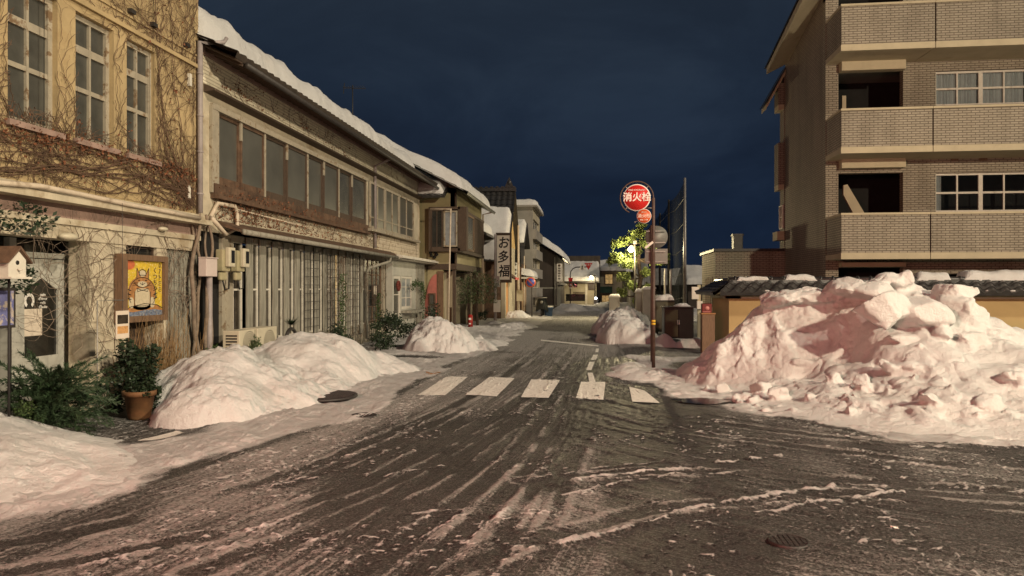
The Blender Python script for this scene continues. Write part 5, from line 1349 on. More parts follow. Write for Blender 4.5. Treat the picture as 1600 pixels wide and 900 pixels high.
# flag pole with bracket, tree, mailbox
x, y = PG(699, 520); x, y = -5.15, 25.2
e = empty('slim_pole', (x, y, 0), 'bare slim pole with a small top bracket before the olive house', 'pole')
t_ = y/ray(700,450)[1]; x = ray(700,450)[0]*t_; zt = EYE+ray(700,326)[2]*t_
mb = MB(); mb.tube([(x, y, 0), (x+.1, y, zt)], .028, 8); B(mb, 'shaft', M['cream_pipe'], e)
mb = MB(); mb.tube([(x+.1, y, zt-.02), (x-.65, y, zt)], .02, 6); B(mb, 'bracket', M['cream_pipe'], e)
e = empty('street_tree', (-4.95, 30.0, 0), 'small drooping tree with grey green leaves before the olive house', 'tree')
mb = MB(); mb.tube([(-4.9,30,0),(-4.95,30,.9),(-4.85,30.1,1.6),(-4.9,30.1,2.3)], [.06,.05,.04,.02], 7)
for k in range(18): a_ = rng.uniform(0,6.28); mb.tube([(-4.9,30.05,1.3+k*.05),(-4.9+.5*math.cos(a_),30+.8*math.sin(a_),1.9+k*.03),(-4.9+.8*math.cos(a_),30+1.3*math.sin(a_),1.2+k*.03)], [.018,.01,.004], 4)
B(mb, 'trunk', M['bark'], e)
mb = leafmesh(2600, lambda: (lambda a_, r_: (-4.9+.85*r_*math.cos(a_), 30+1.5*r_*math.sin(a_), 1.0+1.45*rng.random()*(1-.3*r_)))(rng.uniform(0,6.28), rng.random()**.5), .04, .3); B(mb, 'crown', M['leaf'], e)
shrub(-4.9, 31.8, .35, (.4,.6,.35), 700, .035, 'low dark shrub under the drooping tree', 'leaf_dark')
x = ray(735,450)[0]*29/ray(735,450)[1]; y = 29.0
y = 29.0; e = empty('mailbox', (x, y, 0), 'small red post box with white marks near the drooping tree', 'mailbox')
mb = MB(); mb.box(x-.10, x+.10, y-.10, y+.10, 0, .06); mb.cyl((x, y, .05), .095, .48, 16); mb.sphere((x, y, .53), .095, 6, (1,1,.5)); B(mb, 'body', mat('postbox_red', (.30,.015,.012), .5, .15, 8, .05), e)
mb = MB(); mb.box(x-.05, x+.05, y-.105, y-.095, .36, .44); mb.box(x-.04, x+.04, y-.105, y-.095, .18, .23); B(mb, 'white_mark', M['white_enamel'], e)
# ================================================================ dark brown wing
wb_ = empty('brown_shed', (-5.6, 34, 0), 'dark brown timber wing with a snowy low roof beside the olive house', 'building')
mb = MB(); mb.box(-10, -5.6, 33.9, 37.0, 0, 4.4); B(mb, 'wall', M['rust_wood'], wb_)
mb = MB(); mb.prism([(-5.1, 33.8, 4.25), (-10, 33.8, 6.6), (-10, 33.8, 6.5), (-5.1, 33.8, 4.15)], (0, 3.2, 0)); B(mb, 'roof', M['tile'], wb_)
roof_snow_obj((-5.15, 33.8, 4.3), (-5.15, 36.9, 4.3), (-10, 33.8, 6.65), (-10, 36.9, 6.65), .4, 31, setback=.05, root=wb_)
# ================================================================ gabled shop
X4 = -4.62; Y4a, Y4b = 37.0, 41.6
gs = empty('gabled_shop', (X4, 39, 0), 'shop with steep black tiled gable and yellow lit gable end', 'building')
q4 = PL('X', X4, 1)
zr = 1.65+40*150/1130; zeave = 3.9
B(wall(q4, Y4a, Y4b, 0, zeave, [[37.5, 38.6, .1, 2.0]], .2), 'wall', M['cream_wall'], gs)
mb = MB(); mb.box(-10, X4-.2, Y4a, Y4b, 0, zeave); B(mb, 'body', M['rust_wood'], gs)
ym_ = (Y4a+Y4b)/2
mb = MB(); mb.prism([(X4, Y4a-.3, zeave), (X4, ym_, zr-.05), (X4, Y4b+.3, zeave)], (-.1,0,0)); B(mb, 'gable', M['gable_yellow'], gs)
B(tile_roof((X4+.3, Y4a-1.0, zeave-.9), (-11.5, Y4a-1.0, zeave-.9), (X4+.3, ym_, zr), (-11.5, ym_, zr), None, .3, 14), 'tiled_roof', M['tile'], gs)
mb = MB(); mb.prism([(X4+.3, ym_, zr), (-11.5, ym_, zr), (-11.5, Y4b+1, zeave-.9), (X4+.3, Y4b+1, zeave-.9)], (0,0,-.1)); B(mb, 'rear_roof', M['tile'], gs)
mb = MB(); mb.box(-11.6, X4+.32, ym_-.14, ym_+.14, zr-.02, zr+.18)
for k in range(24): mb.box(-11.4+k*.3, -11.25+k*.3, ym_-.17, ym_+.17, zr+.18, zr+.24)
mb.prism([(X4-.3, ym_-.08, zr+.2), (X4-.05, ym_-.08, zr+.75), (X4+.2, ym_-.08, zr+.2)], (0,.16,0)); mb.sphere((X4-.05, ym_, zr+.45), .14, 5); B(mb, 'ridge_ornament', M['tile'], gs)
f_ = .62
roof_snow_obj((X4+.22, Y4a-1.0, zeave-.82), (-11.4, Y4a-1.0, zeave-.82), (X4+.22, Y4a-1.0+f_*(ym_-Y4a+1), zeave-.82+f_*(zr-zeave+.9)), (-11.4, Y4a-1.0+f_*(ym_-Y4a+1), zeave-.82+f_*(zr-zeave+.9)), .38, 33, setback=.0, lump=.9, root=gs)
mb = MB(); mb.prism([q4.p(37.2, 2.5, .01), q4.p(37.2, 2.15, .5), q4.p(37.2, 2.08, .5), q4.p(37.2, 2.3, .01)], (0, 1.8, 0)); B(mb, 'awning', M['rust_wood'], gs)
mb = MB(); q4.box(mb, 37.25, 38.95, 2.08, 2.2, .502, .52); B(mb, 'awning_fringe', M['red'], gs)
mb = MB(); q4.box(mb, 37.5, 38.6, .1, 2.0, -.1, -.05); B(mb, 'lit_door', mat('orange_door', (.55,.27,.10), .6, .1, 3, .05), gs)
# utility pole and vertical sign
yS = 33.6; xs_ = ray(787,450)[0]*yS/ray(787,450)[1]
t_ = yS/ray(787,450)[1]
zt, zb_ = EYE+ray(787,368)[2]*t_, EYE+ray(787,437)[2]*t_
vs_ = empty('vertical_shop_sign', (xs_, yS, zb_), 'tall white vertical shop sign with three black brush characters', 'sign')
w2 = 10.2*t_/1130
mb = MB(); mb.box(xs_-w2, xs_+w2, yS-.12, yS+.12, zb_, zt); B(mb, 'panel', M['sign_white'], vs_)
mb = MB(); mb.box(xs_-w2-.04, xs_+w2+.06, yS-.15, yS+.15, zt, zt+.12); mb.box(xs_-w2-.04, xs_+w2+.06, yS-.15, yS+.15, zb_-.14, zb_); mb.box(xs_+w2, xs_+w2+.06, yS-.15, yS+.15, zb_, zt); mb.box(xs_-w2-.05, xs_-w2, yS-.15, yS+.15, zb_, zt); B(mb, 'frame', M['dark_wood'], vs_)
pS = PL('Y', yS-.12, -1)
for k, ch in enumerate('お多福'):
    text(ch, .60, M['ink'], pS, xs_+(.0, -.02, .02)[k], zt-.38-k*.66, .002, vs_, 'lettering', sx=.9, shear=.12, thick=.012)
def upole(px, Y, ytop, r, label, m='pipe', boxes=(), arms=()):
    d = ray(px, 450); t = Y/d[1]; x = d[0]*t; z = EYE+ray(px, ytop)[2]*t
    e = empty('utility_pole', (x, Y, 0), label, 'pole'); mb = MB(); mb.tube([(x,Y,0),(x,Y,z)], [r, r*.75], 10); B(mb, 'shaft', M[m], e)
    for (py, w, h, mm) in boxes:
        zz = EYE+ray(px, py)[2]*t; mb = MB(); mb.box(x-w/2+.1, x+w/2+.1, Y-.25, Y-.08, zz-h/2, zz+h/2); B(mb, 'service_box', M[mm], e)
    return e
upole(774, 33.0, 366, .07, 'grey service pole left of the vertical shop sign', 'pipe', [(478,.30,.55,'plastic_white'), (440,.25,.5,'grey_metal')])
upole(810, 40.6, 352, .07, 'orange lit pole to the right of the vertical shop sign', 'cream_pipe', [(462,.35,.6,'cream_conc')])
upole(819, 43, 400, .05, 'short thin pole before the tall grey block', 'cream_pipe', [])
# small second sign, little gabled house behind
x, z0_ = PY(806, 436, 42.5); _, z1_ = PY(806, 402, 42.5)
e = empty('small_vertical_sign', (x, 42.5, z0_), 'small white vertical sign with faint black characters behind the pole', 'sign')
mb = MB(); mb.box(x-.22, x+.22, 42.4, 42.5, z0_, z1_); B(mb, 'panel', M['sign_white'], e)
mb = MB()
for k in range(4):
    z = z1_-.22-k*.21-(.12 if k > 1 else 0); mb.box(x-.08, x+.08, 42.385, 42.398, z-.012, z+.012); mb.box(x-.01, x+.014, 42.385, 42.397, z-.07, z+.07); mb.box(x-.07, x+.05, 42.385, 42.3965, z+.04, z+.06)
B(mb, 'lettering', M['ink'], e)
lg = empty('little_gabled_house', (-4.4, 43.5, 0), 'narrow house with small black gable and snowy canopy', 'building')
mb = MB(); mb.box(-8, -4.35, 42.6, 45.6, 0, 3.1); B(mb, 'wall', M['rust_wood'], lg)
mb = MB(); mb.prism([(-4.1, 42.2, 4.3), (-4.1, 43.9, 5.6), (-4.1, 45.6, 4.3), (-4.1, 45.6, 4.1), (-4.1, 43.9, 5.4), (-4.1, 42.2, 4.1)], (-4,0,0)); mb.box(-7.8,-4.4,42.8,45.2,3.1,4.6); B(mb, 'roof', M['tile'], lg)
roof_snow_obj((-4.15, 42.2, 4.32), (-8, 42.2, 4.32), (-4.15, 43.8, 5.55), (-8, 43.8, 5.55), .3, 35, setback=.0, root=lg)
mb = MB(); mb.box(-4.35, -3.6, 42.6, 45.4, 2.2, 2.3); B(mb, 'canopy', M['white_paint'], lg)
roof_snow_obj((-3.6, 42.6, 2.32), (-3.6, 45.4, 2.32), (-4.4, 42.6, 2.45), (-4.4, 45.4, 2.45), .35, 36, setback=.0, root=lg)
mb = MB(); mb.box(-4.34, -4.30, 42.8, 45.2, .2, 2.0); B(mb, 'shop_front', mat('lit_peach', (.5,.34,.2), .7, .2, 2, .1), lg)
# ================================================================ tall concrete block
tb = empty('concrete_block', (-4.0, 47, 0), 'tall plain grey concrete block with balconies and a thick snow cap', 'building')
pT = PL('Y', 46.0, -1); xl, ztp = PY(797, 324, 46.0); xr_, _ = PY(832, 450, 46.0)
B(wall(pT, xl-1.5, xr_, 0, ztp, [], .3), 'front_wall', M['concrete'], tb)
qT = PL('X', xr_, 1)
Yb_ = 52.0
hs_ = [[46.6, 51.5, .4+k*1.25, 1.15+k*1.25] for k in range(5)]
B(wall(qT, 46.302, Yb_, 0, ztp, hs_, .3), 'side_wall', M['cream_wall'], tb)
for k in range(1, 5):
    mb = MB(); qT.box(mb, 46.2, 51.9, k*1.25-.2, .42+k*1.25, -.02, .22); B(mb, 'balcony', M['concrete'], tb)
    window(tb, qT, 46.6, 51.5, .42+k*1.25, 1.12+k*1.25, 4, 1, M['white_paint'], M['glass_mid'], d=-.1, fw=.05)
mb = MB(); mb.box(xl-1.5, xr_+.3, 45.8, Yb_, ztp, ztp+.12); B(mb, 'roof_slab', M['concrete'], tb)
roof_snow_obj((xr_+.3, 45.85, ztp+.1), (xr_+.3, 51.5, ztp+.1), (xl-1.4, 45.85, ztp+.1), (xl-1.4, 51.5, ztp+.1), .42, 95, setback=0, root=tb, lump=.2)
mb = MB(); mb.box(-12, xl-1.5, 46.4, Yb_, 0, 5.6); B(mb, 'rear_wing', M['cream_wall'], tb)
# ================================================================ dark gabled house
dh = empty('dark_gabled_house', (-3.1, 60, 0), 'dark plank sided house with a snow laden drooping roof edge', 'building')
pD = 55.0; x0_, z0_ = PY(838, 377, pD); x1_, z1_ = PY(869, 390, pD); xe_, ze_ = PY(880, 402, pD)
mb = MB(); mb.prism([(x0_-3, pD, 0), (x1_, pD, 0), (x1_, pD, z1_-.1), (x0_, pD, z0_-.1), (x0_-3, pD, z0_-1.6)], (0, 15, 0)); B(mb, 'wall', M['dark_siding'], dh)
mb = MB(); mb.box(x0_-3, x1_+.01, pD-.03, pD, 1.6, 1.7); mb.box(x0_-3, x1_+.01, pD-.03, pD, .3, .36); mb.tube([(x1_-.1, pD-.06, 0), (x1_-.1, pD-.06, 4)], .05, 6); B(mb, 'trim_band', M['grey_board'], dh)
B(tile_roof((xe_, pD-.5, ze_-.1), (xe_, pD+15, ze_-.1), (x0_, pD-.5, z0_), (x0_, pD+15, z0_), None, .3, 6), 'roof', M['tile'], dh)
roof_snow_obj((xe_+.05, pD-.6, ze_-.0), (xe_+.05, pD+15, ze_-.0), (x0_, pD-.6, z0_+.1), (x0_, pD+15, z0_+.1), .5, 38, setback=.0, root=dh)
mb = MB(); mb.box(x1_, x1_+.3, pD+1, pD+13, 1.9, 2.05); mb.box(x1_+.01, x1_+.05, pD+1, pD+6, .2, 1.9); B(mb, 'canopy', M['grey_board'], dh)
x, z0_ = PY(874, 440, pD+1); _, z1_ = PY(874, 412, pD+1)
e = empty('projecting_sign', (x, pD+1, z0_), 'white projecting sign with dark characters on the dark gabled house', 'sign')
mb = MB(); mb.box(x-.2, x+.22, pD+.9, pD+1.1, z0_, z1_); B(mb, 'panel', M['sign_white'], e)
mb = MB()
for k in range(5):
    z = z1_-.35-k*.2; mb.box(x-.09, x+.1, pD+.88, pD+.897, z-.012, z+.012); mb.box(x-.012, x+.012, pD+.88, pD+.896, z-.07, z+.07); mb.box(x-.07, x-.05, pD+.88, pD+.895, z-.05, z+.05); mb.box(x+.05, x+.07, pD+.88, pD+.8955, z-.06, z+.03)
B(mb, 'lettering', M['ink'], e)
mb = MB(); mb.cyl((x, pD+.895, z1_-.14), .1, .008, 14, 'y'); B(mb, 'emblem', M['rust_wood'], e)
# ================================================================ end of the street
YE = 72.0; pE = PL('Y', YE, -1)
eh = empty('corner_house', (-1.8, YE, 0), 'pale two storey corner house with deep roof snow and a sign lettered fascia', 'building')
xa_ = PY(868, 450, YE)[0]; xb_ = PY(932, 450, YE)[0]; ze1 = PY(900, 438, YE)[1]; zr1 = PY(900, 413, YE+3.5)[1]
f0 = PY(884, 461, YE); f1 = PY(914, 472, YE)
B(wall(pE, xa_, xb_, 0, ze1, [[f0[0], f1[0], .35, 1.05], [PY(895,450,YE)[0], PY(902,450,YE)[0], PY(0,449,YE)[1], PY(0,443,YE)[1]]], .3), 'wall', M['cream_wall'], eh)
mb = MB(); mb.box(f0[0], f1[0], YE+.3, YE+.5, .3, 1.1); mb.box(xa_+.3, xb_-.3, YE+.35, YE+.36, .2, ze1-.2); B(mb, 'shop_opening', M['glass'], eh)
window(eh, pE, PY(919,450,YE)[0], PY(929,450,YE)[0], PY(0,453,YE)[1], PY(0,440,YE)[1], 2, 1, M['dark_wood'], M['glass_mid'], d=.05)
mb = MB(); mb.prism([(xa_-.3, YE-.6, ze1-.1), (xa_-.3, YE+4, zr1), (xa_-.3, YE+4, zr1-.15), (xa_-.3, YE-.6, ze1-.25)], (xb_-xa_+.6,0,0)); B(mb, 'roof', M['tile'], eh)
roof_snow_obj((xa_-.3, YE-.6, ze1-.08), (xb_+.3, YE-.6, ze1-.08), (xa_-.3, YE+4, zr1+.02), (xb_+.3, YE+4, zr1+.02), .35, 44, setback=0, root=eh)
mb = MB(); mb.box(xa_-2, xb_+.4, YE+3.9, YE+4.4, 0, zr1+.9); B(mb, 'rear_roof', M['dark_siding'], eh)
mb = MB(); 
xt0, zt0 = PY(896, 457.5, YE); xt1, _ = PY(914, 457, YE)
for k in range(9): x = xt0+(xt1-xt0)*k/9; mb.box(x, x+.06, YE-.03, YE-.0, zt0-.09, zt0+.08); mb.box(x-.03, x+.09, YE-.03, YE-.001, zt0-.01, zt0+.02)
B(mb, 'fascia_lettering', M['dark_wood'], eh)
xx = PY(916, 450, YE)[0]; mb = MB(); mb.box(xx-.1, xx+.1, YE-.1, YE, 0, ze1-.2); B(mb, 'pilaster', M['white_paint'], eh)
YF = 78.0; pF = PL('Y', YF, -1)
fh = empty('far_house', (1.5, YF, 0), 'far house with one warm lit upper window and a green awning', 'building')
xa_ = PY(936, 450, YF)[0]; xb_ = PY(972, 450, YF)[0]; ze2 = PY(0, 427, YF)[1]; zr2 = PY(0, 413, YF+3)[1]
B(wall(pF, xa_, xb_, 0, ze2, [], .3), 'wall', M['cream_wall'], fh)
window(fh, pF, PY(945,450,YF)[0], PY(958,450,YF)[0], PY(0,445,YF)[1], PY(0,430,YF)[1], 2, 2, M['brown_wood'], M['glass_lit'], d=.04, fw=.07)
window(fh, pF, PY(940,450,YF)[0], PY(952,450,YF)[0], PY(0,470,YF)[1], PY(0,460,YF)[1], 2, 1, M['brown_wood'], M['glass_lit'], d=.04, fw=.05)
mb = MB(); mb.prism([pF.p(PY(936,450,YF)[0], PY(0,448,YF)[1]), pF.p(PY(936,450,YF)[0], PY(0,457,YF)[1], .8), pF.p(PY(936,450,YF)[0], PY(0,457,YF)[1])], (1.4,0,0)); B(mb, 'awning', mat('green_awning', (.03,.07,.045), .7, .2, 3, 0), fh)
mb = MB(); mb.box(xa_-.3, xb_+.4, YF-.5, YF+4, ze2, ze2+.12); B(mb, 'roof', M['tile'], fh)
roof_snow_obj((xa_-.3, YF-.5, ze2+.1), (xb_+.4, YF-.5, ze2+.1), (xa_-.3, YF+3, zr2-.2), (xb_+.4, YF+3, zr2-.2), .4, 46, setback=0, root=fh)
for i, (px0, px1, py0, Y, m, lb) in enumerate(((700,868,410,90,'dark_siding','dark distant house hidden behind the left row'), (965,1010,425,84,'dark_siding','dark distant house behind the lit tree'),
        (1000,1110,452,70,'dark_siding','low distant house with broad snowy roof behind the net'), (1075,1210,445,60,'dark_siding','dark low house behind the brick annex'))):
    x0, z0_ = PY(px0, py0, Y); x1, _ = PY(px1, py0, Y)
    if z0_ < 1.9: z0_ = 1.9
    e = empty('distant_house', ((x0+x1)/2, Y, 0), lb, 'building')
    mb = MB(); mb.box(x0, x1, Y, Y+6, 0, z0_); B(mb, 'wall', M[m], e)
    mb = MB(); mb.prism([(x0-.3, Y-.5, z0_), (x0-.3, Y+3.2, z0_+1.3), (x0-.3, Y+7, z0_)], (x1-x0+.6,0,0)); B(mb, 'roof', M['tile'], e)
    roof_snow_obj((x0-.3, Y-.5, z0_+.03), (x1+.3, Y-.5, z0_+.03), (x0-.3, Y+3.2, z0_+1.33), (x1+.3, Y+3.2, z0_+1.33), .35, 60+i, setback=0, root=e)
# ================================================================ signs along the left
def disc(mb, x, y, z, r, th=.012, n=32): return mb.cyl((x, y, z), r, th, n, 'y')
# no parking disc
Yn = 40.0; t_ = Yn/ray(829,450)[1]; x = ray(829,450)[0]*t_; z = EYE+ray(829,441)[2]*t_; r = 8.0*t_/1130
e = empty('no_parking_sign', (x+.1, Yn, 0), 'round blue and red no parking sign on a thin pole', 'road sign')
mb = MB(); mb.tube([(x+.07, Yn+.03, 0), (x+.07, Yn+.03, z+.1)], .03, 8); B(mb, 'pole', M['dark_metal'], e)
mb = MB(); disc(mb, x, Yn-.02, z, r, .02); B(mb, 'disc', M['orange_red'], e)
mb = MB(); disc(mb, x, Yn-.026, z, r*.76, .006); B(mb, 'blue_field', M['blue'], e)
mb = MB(); mb.obox(Matrix.Translation((x, Yn-.030, z)) @ Matrix.Rotation(R(45), 4, 'Y'), r*1.6, .004, r*.2); B(mb, 'red_bar', M['orange_red'], e)
# stop sign on curved arm
Ys = 62.0; t_ = Ys/ray(891,450)[1]; X_ = lambda px: ray(px,450)[0]*t_
Z_ = lambda py: EYE+(450-py)/F*t_
e = empty('stop_sign_post', (X_(891), Ys, 0), 'curved arm post with red inverted triangle and pedestrian warning sign', 'road sign')
mb = MB(); mb.tube([(X_(891),Ys,0),(X_(891),Ys,Z_(430)),(X_(892),Ys,Z_(424)),(X_(895),Ys,Z_(420)),(X_(900),Ys,Z_(417.5)),(X_(922),Ys,Z_(417))], .045, 8); B(mb, 'arm_post', M['dark_metal'], e)
k = t_/1130
x, z = X_(919.5), Z_(416); mb = MB(); mb.prism([(x-6.3*k, Ys-.08, z+5*k), (x+6.3*k, Ys-.08, z+5*k), (x, Ys-.08, z-6*k)], (0,.03,0)); B(mb, 'stop_triangle', M['red'], e)
text('止まれ', .22, M['white_enamel'], PL('Y', Ys-.08, -1), x, z+2.0*k, .003, e, 'lettering')
x, z = X_(910), Z_(417); mb = MB(); mb.prism([(x-5.5*k, Ys-.06, z-5*k), (x+5.0*k, Ys-.06, z-5*k), (x, Ys-.06, z+6*k)], (0,.02,0)); B(mb, 'pedestrian_board', M['sign_white'], e)
mb = MB(); mb.tube([(x-.06, Ys-.08, z-.22), (x, Ys-.08, z), (x+.08, Ys-.08, z-.22)], .02, 4); mb.tube([(x, Ys-.08, z-.02), (x+.0, Ys-.08, z+.12)], .03, 5); mb.tube([(x-.08, Ys-.08, z+.02), (x+.09, Ys-.08, z+.05)], .015, 4); B(mb, 'walking_symbol', M['ink'], e)
x, z = X_(891.5), Z_(437); mb = MB(); mb.prism([(x-3.8*k, Ys-.09, z+3*k), (x+3.8*k, Ys-.09, z+3*k), (x+2.4*k, Ys-.09, z-3*k), (x-2.4*k, Ys-.09, z-3*k)], (0,.03,0)); B(mb, 'lower_stop_board', M['red'], e)
z = Z_(445.5); mb = MB(); disc(mb, x, Ys-.1, z, 3.1*k, .02); B(mb, 'limit_disc', M['red'], e)
mb = MB(); disc(mb, x, Ys-.106, z, 2.0*k, .006); mb.box(x-2.2*k, x+2.2*k, Ys-.09, Ys-.07, z-5.2*k, z-3.4*k); B(mb, 'white_field', M['sign_white'], e)
# covered motor scooter, bicycle wheel, blue bucket
d_ = ray(846,450); t_ = 41.5/d_[1]; x, y = d_[0]*t_, 41.5
e = empty('covered_scooter', (x, y, 0), 'motor scooter under a black tarpaulin beside the no parking sign', 'scooter')
mb = MB()
for yy in (-.45, .55): mb.tube([(x+.05, y+yy+.24*math.cos(a_), .26+.24*math.sin(a_)) for a_ in [2*math.pi*i/16 for i in range(17)]], .05, 6, cap=False)
B(mb, 'wheel', M['ink'], e)
mb = MB(); vs=[]; fs=[]
prof = [(-.75,.45),(-.6,.95),(-.35,1.15),(-.1,.85),(.3,.80),(.7,.62),(.95,.40)]
for i, (yy, zz) in enumerate(prof):
    for j in range(9):
        a_ = math.pi*j/8; vs.append((x+.05-.32*math.cos(a_)*(1+.1*math.sin(i*3+j)), y+yy, .30+(zz-.30)*math.sin(a_)**.6))
for i in range(len(prof)-1):
    for j in range(8): fs.append((i*9+j, i*9+j+1, (i+1)*9+j+1, (i+1)*9+j))
mb.add(vs, fs); B(mb, 'tarpaulin', M['cabinet'], e)
mb = MB(); mb.tube([(x-.3, y-.45, 1.08), (x+.35, y-.45, 1.1)], .03, 6); mb.sphere((x+.05, y-.62, .85), .09, 6); B(mb, 'handlebar', M['grey_metal'], e)
d_ = ray(857,450); t_ = 42/d_[1]; x, y = d_[0]*t_, 42
e = empty('blue_bucket', (x, y, 0), 'blue and white plastic bin standing in the snow right of the scooter', 'bin')
mb = MB(); mb.lathe((x, y, 0), [(.22,0),(.27,.5),(.30,.5),(.30,.54),(.25,.53),(.22,.1)], 20); B(mb, 'bin', mat('blue_plastic', (.08,.14,.24), .5, .15, 5, 0), e)
mb = MB(); mb.lathe((x, y, .54), [(.30,0),(.28,.06),(.1,.08),(.01,.08)], 20); B(mb, 'lid', M['plastic_white'], e)
# ================================================================ hydrant sign
Yh = 14.13*(CS+SN*(1021-800)/F); t_ = Yh/ray(1021,450)[1]; X_ = lambda px: ray(px,450)[0]*Yh/ray(px,450)[1]; Z_ = lambda px, py: EYE+ray(px,py)[2]*Yh/ray(px,450)[1]
hx = X_(1021)
e = empty('fire_hydrant_sign', (hx, Yh, 0), 'brown hooked pole carrying a big and a small round red hydrant sign', 'hydrant sign')
cxs, czs = X_(995), Z_(995, 309)
mb = MB(); Rr = hx-cxs
# hook: centre of the arc sits at the disc
arc = [(hx, Yh, 0), (hx, Yh, czs-.02)]+[(cxs+Rr*math.cos(a_), Yh, czs+Rr*math.sin(a_)) for a_ in [R(v) for v in range(0, 246, 9)]]
mb.tube(arc, [.033]+[.031]+[.014]*(len(arc)-2), 10); mb.tube([(hx, Yh, 0), (hx, Yh, 2.35)], .036, 10); B(mb, 'hooked_pole', M['rust_pole'], e)
mb = MB(); mb.tube([(hx, Yh, .93), (hx, Yh, .97)], .040, 12); mb.tube([(hx, Yh, .985), (hx, Yh, 1.025)], .040, 12); B(mb, 'yellow_band', M['yellow'], e)
r1 = 21*t_/1130
mb = MB(); disc(mb, cxs, Yh-.03, czs, r1, .02, 48); B(mb, 'sign_rim', M['white_enamel'], e)
mb = MB(); disc(mb, cxs, Yh-.036, czs, r1*.93, .006, 48); dsc = B(mb, 'sign_disc', M['red'], e)
ps_ = PL('Y', Yh-.036, -1)
text('消火栓', .185, M['white_enamel'], ps_, cxs, czs-.0, .002, dsc, 'lettering', sub=True, sx=.98, thick=.0035)
text('FIRE HYDRANT', .048, M['white_enamel'], ps_, cxs, czs+.145, .002, dsc, 'lettering', sub=True)
mb = MB()
for a_ in (45, 135, 225): a_ = R(a_); mb.tube([(cxs+r1*.98*math.cos(a_), Yh-.01, czs+r1*.98*math.sin(a_)), (cxs+Rr*math.cos(a_), Yh, czs+Rr*math.sin(a_))], .009, 6)
c2x, c2z = X_(1006), Z_(1006, 338); mb.tube([(hx, Yh, Z_(1021,325)), (c2x+.0, Yh, Z_(1021,325)+.0), (X_(1009), Yh, Z_(1009,323))], .010, 6); mb.tube([(c2x, Yh-.0, c2z-.05), (X_(992), Yh, Z_(992,347))], .008, 6); mb.sphere((X_(992), Yh, Z_(992,347)), .016, 5)
B(mb, 'bracket', M['grey_metal'], e)
r2_ = 11.2*t_/1130
mb = MB(); disc(mb, c2x, Yh-.05, c2z, r2_, .012, 36); B(mb, 'small_sign_rim', M['white_enamel'], e)
mb = MB(); disc(mb, c2x, Yh-.054, c2z, r2_*.94, .004, 36); d2 = B(mb, 'small_sign_disc', M['orange_red'], e)
p2_ = PL('Y', Yh-.054, -1)
text('消火栓', .085, M['sign_white'], p2_, c2x, c2z, .002, d2, 'lettering', sub=True)
text('緊急 119番', .032, M['sign_white'], p2_, c2x, c2z-.075, .002, d2, 'lettering', sub=True)
text('消防水利', .026, M['sign_white'], p2_, c2x, c2z+.075, .002, d2, 'lettering', sub=True)
mb = MB(); mb.obox(Matrix.Translation((X_(1014), Yh-.05, Z_(1014,383))) @ Matrix.Rotation(R(-38), 4, 'Y'), .19, .01, .045); B(mb, 'tag_plate', M['plastic_white'], e)
# traffic signs seen from behind
Yt = 16.1; X_ = lambda px: ray(px,450)[0]*Yt/ray(px,450)[1]; Z_ = lambda px, py: EYE+ray(px,py)[2]*Yt/ray(px,450)[1]
kx = Yt/ray(1022,450)[1]/1130; tx = X_(1018.5)
e = empty('traffic_sign_post', (tx, Yt, 0), 'post behind the hydrant sign with the blank backs of a round and a square sign', 'road sign')
mb = MB(); mb.tube([(tx, Yt, 0), (tx, Yt, Z_(1018,352))], .032, 10); B(mb, 'pole', M['rust_pole'], e)
mb = MB(); disc(mb, X_(1026), Yt+.05, Z_(1026,370), 17.5*kx, .02, 40); B(mb, 'round_sign_back', M['sign_back'], e)
mb = MB(); mb.box(X_(1008), X_(1043.5), Yt+.05, Yt+.07, Z_(1026,412), Z_(1026,388.5)); B(mb, 'square_sign_back', M['sign_back'], e)
mb = MB()
for py in (361, 379, 393, 409): mb.box(X_(1010), X_(1040), Yt+.02, Yt+.05, Z_(1026,py)-.012, Z_(1026,py)+.012)
B(mb, 'stiffener', M['grey_metal'], e)
# ================================================================ street lamp and pine on the right
Yl = 40.0; X_ = lambda px: ray(px,450)[0]*Yl/ray(px,450)[1]; Z_ = lambda px, py: EYE+ray(px,py)[2]*Yl/ray(px,450)[1]
lx, lz = X_(992), Z_(986,390); bx = X_(985.5)
e = empty('street_lamp', (lx, Yl, 0), 'lit street lamp on a thin dark pole in front of the pine', 'street lamp')
mb = MB(); mb.tube([(lx, Yl, 0), (lx, Yl, lz+.35)], .05, 8); mb.tube([(lx, Yl, lz+.15), (bx, Yl-.1, lz+.22)], .025, 6); mb.box(lx-.09, lx+.09, Yl-.1, Yl+.1, lz+.30, lz+.48); B(mb, 'pole', M['dark_metal'], e)
mb = MB(); mb.sphere((bx, Yl-.1, lz), .15, 8, (1,1,1)); B(mb, 'globe', M['bulb'], e)
e = empty('pine_tree', (X_(1003), 41.4, 0), 'cloud pruned pine glowing yellow green around the street lamp', 'tree')
tx0 = X_(1000)
mb = MB(); tp = [(tx0, 41.3, 0), (tx0-.05, 41.3, 1.2), (tx0+.12, 41.3, 2.2), (tx0+.0, 41.3, 3.2), (tx0+.15, 41.3, 4.2), (tx0+.0, 41.3, 5.0)]
mb.tube(tp, [.17,.14,.12,.10,.07,.03], 8)
pads = []
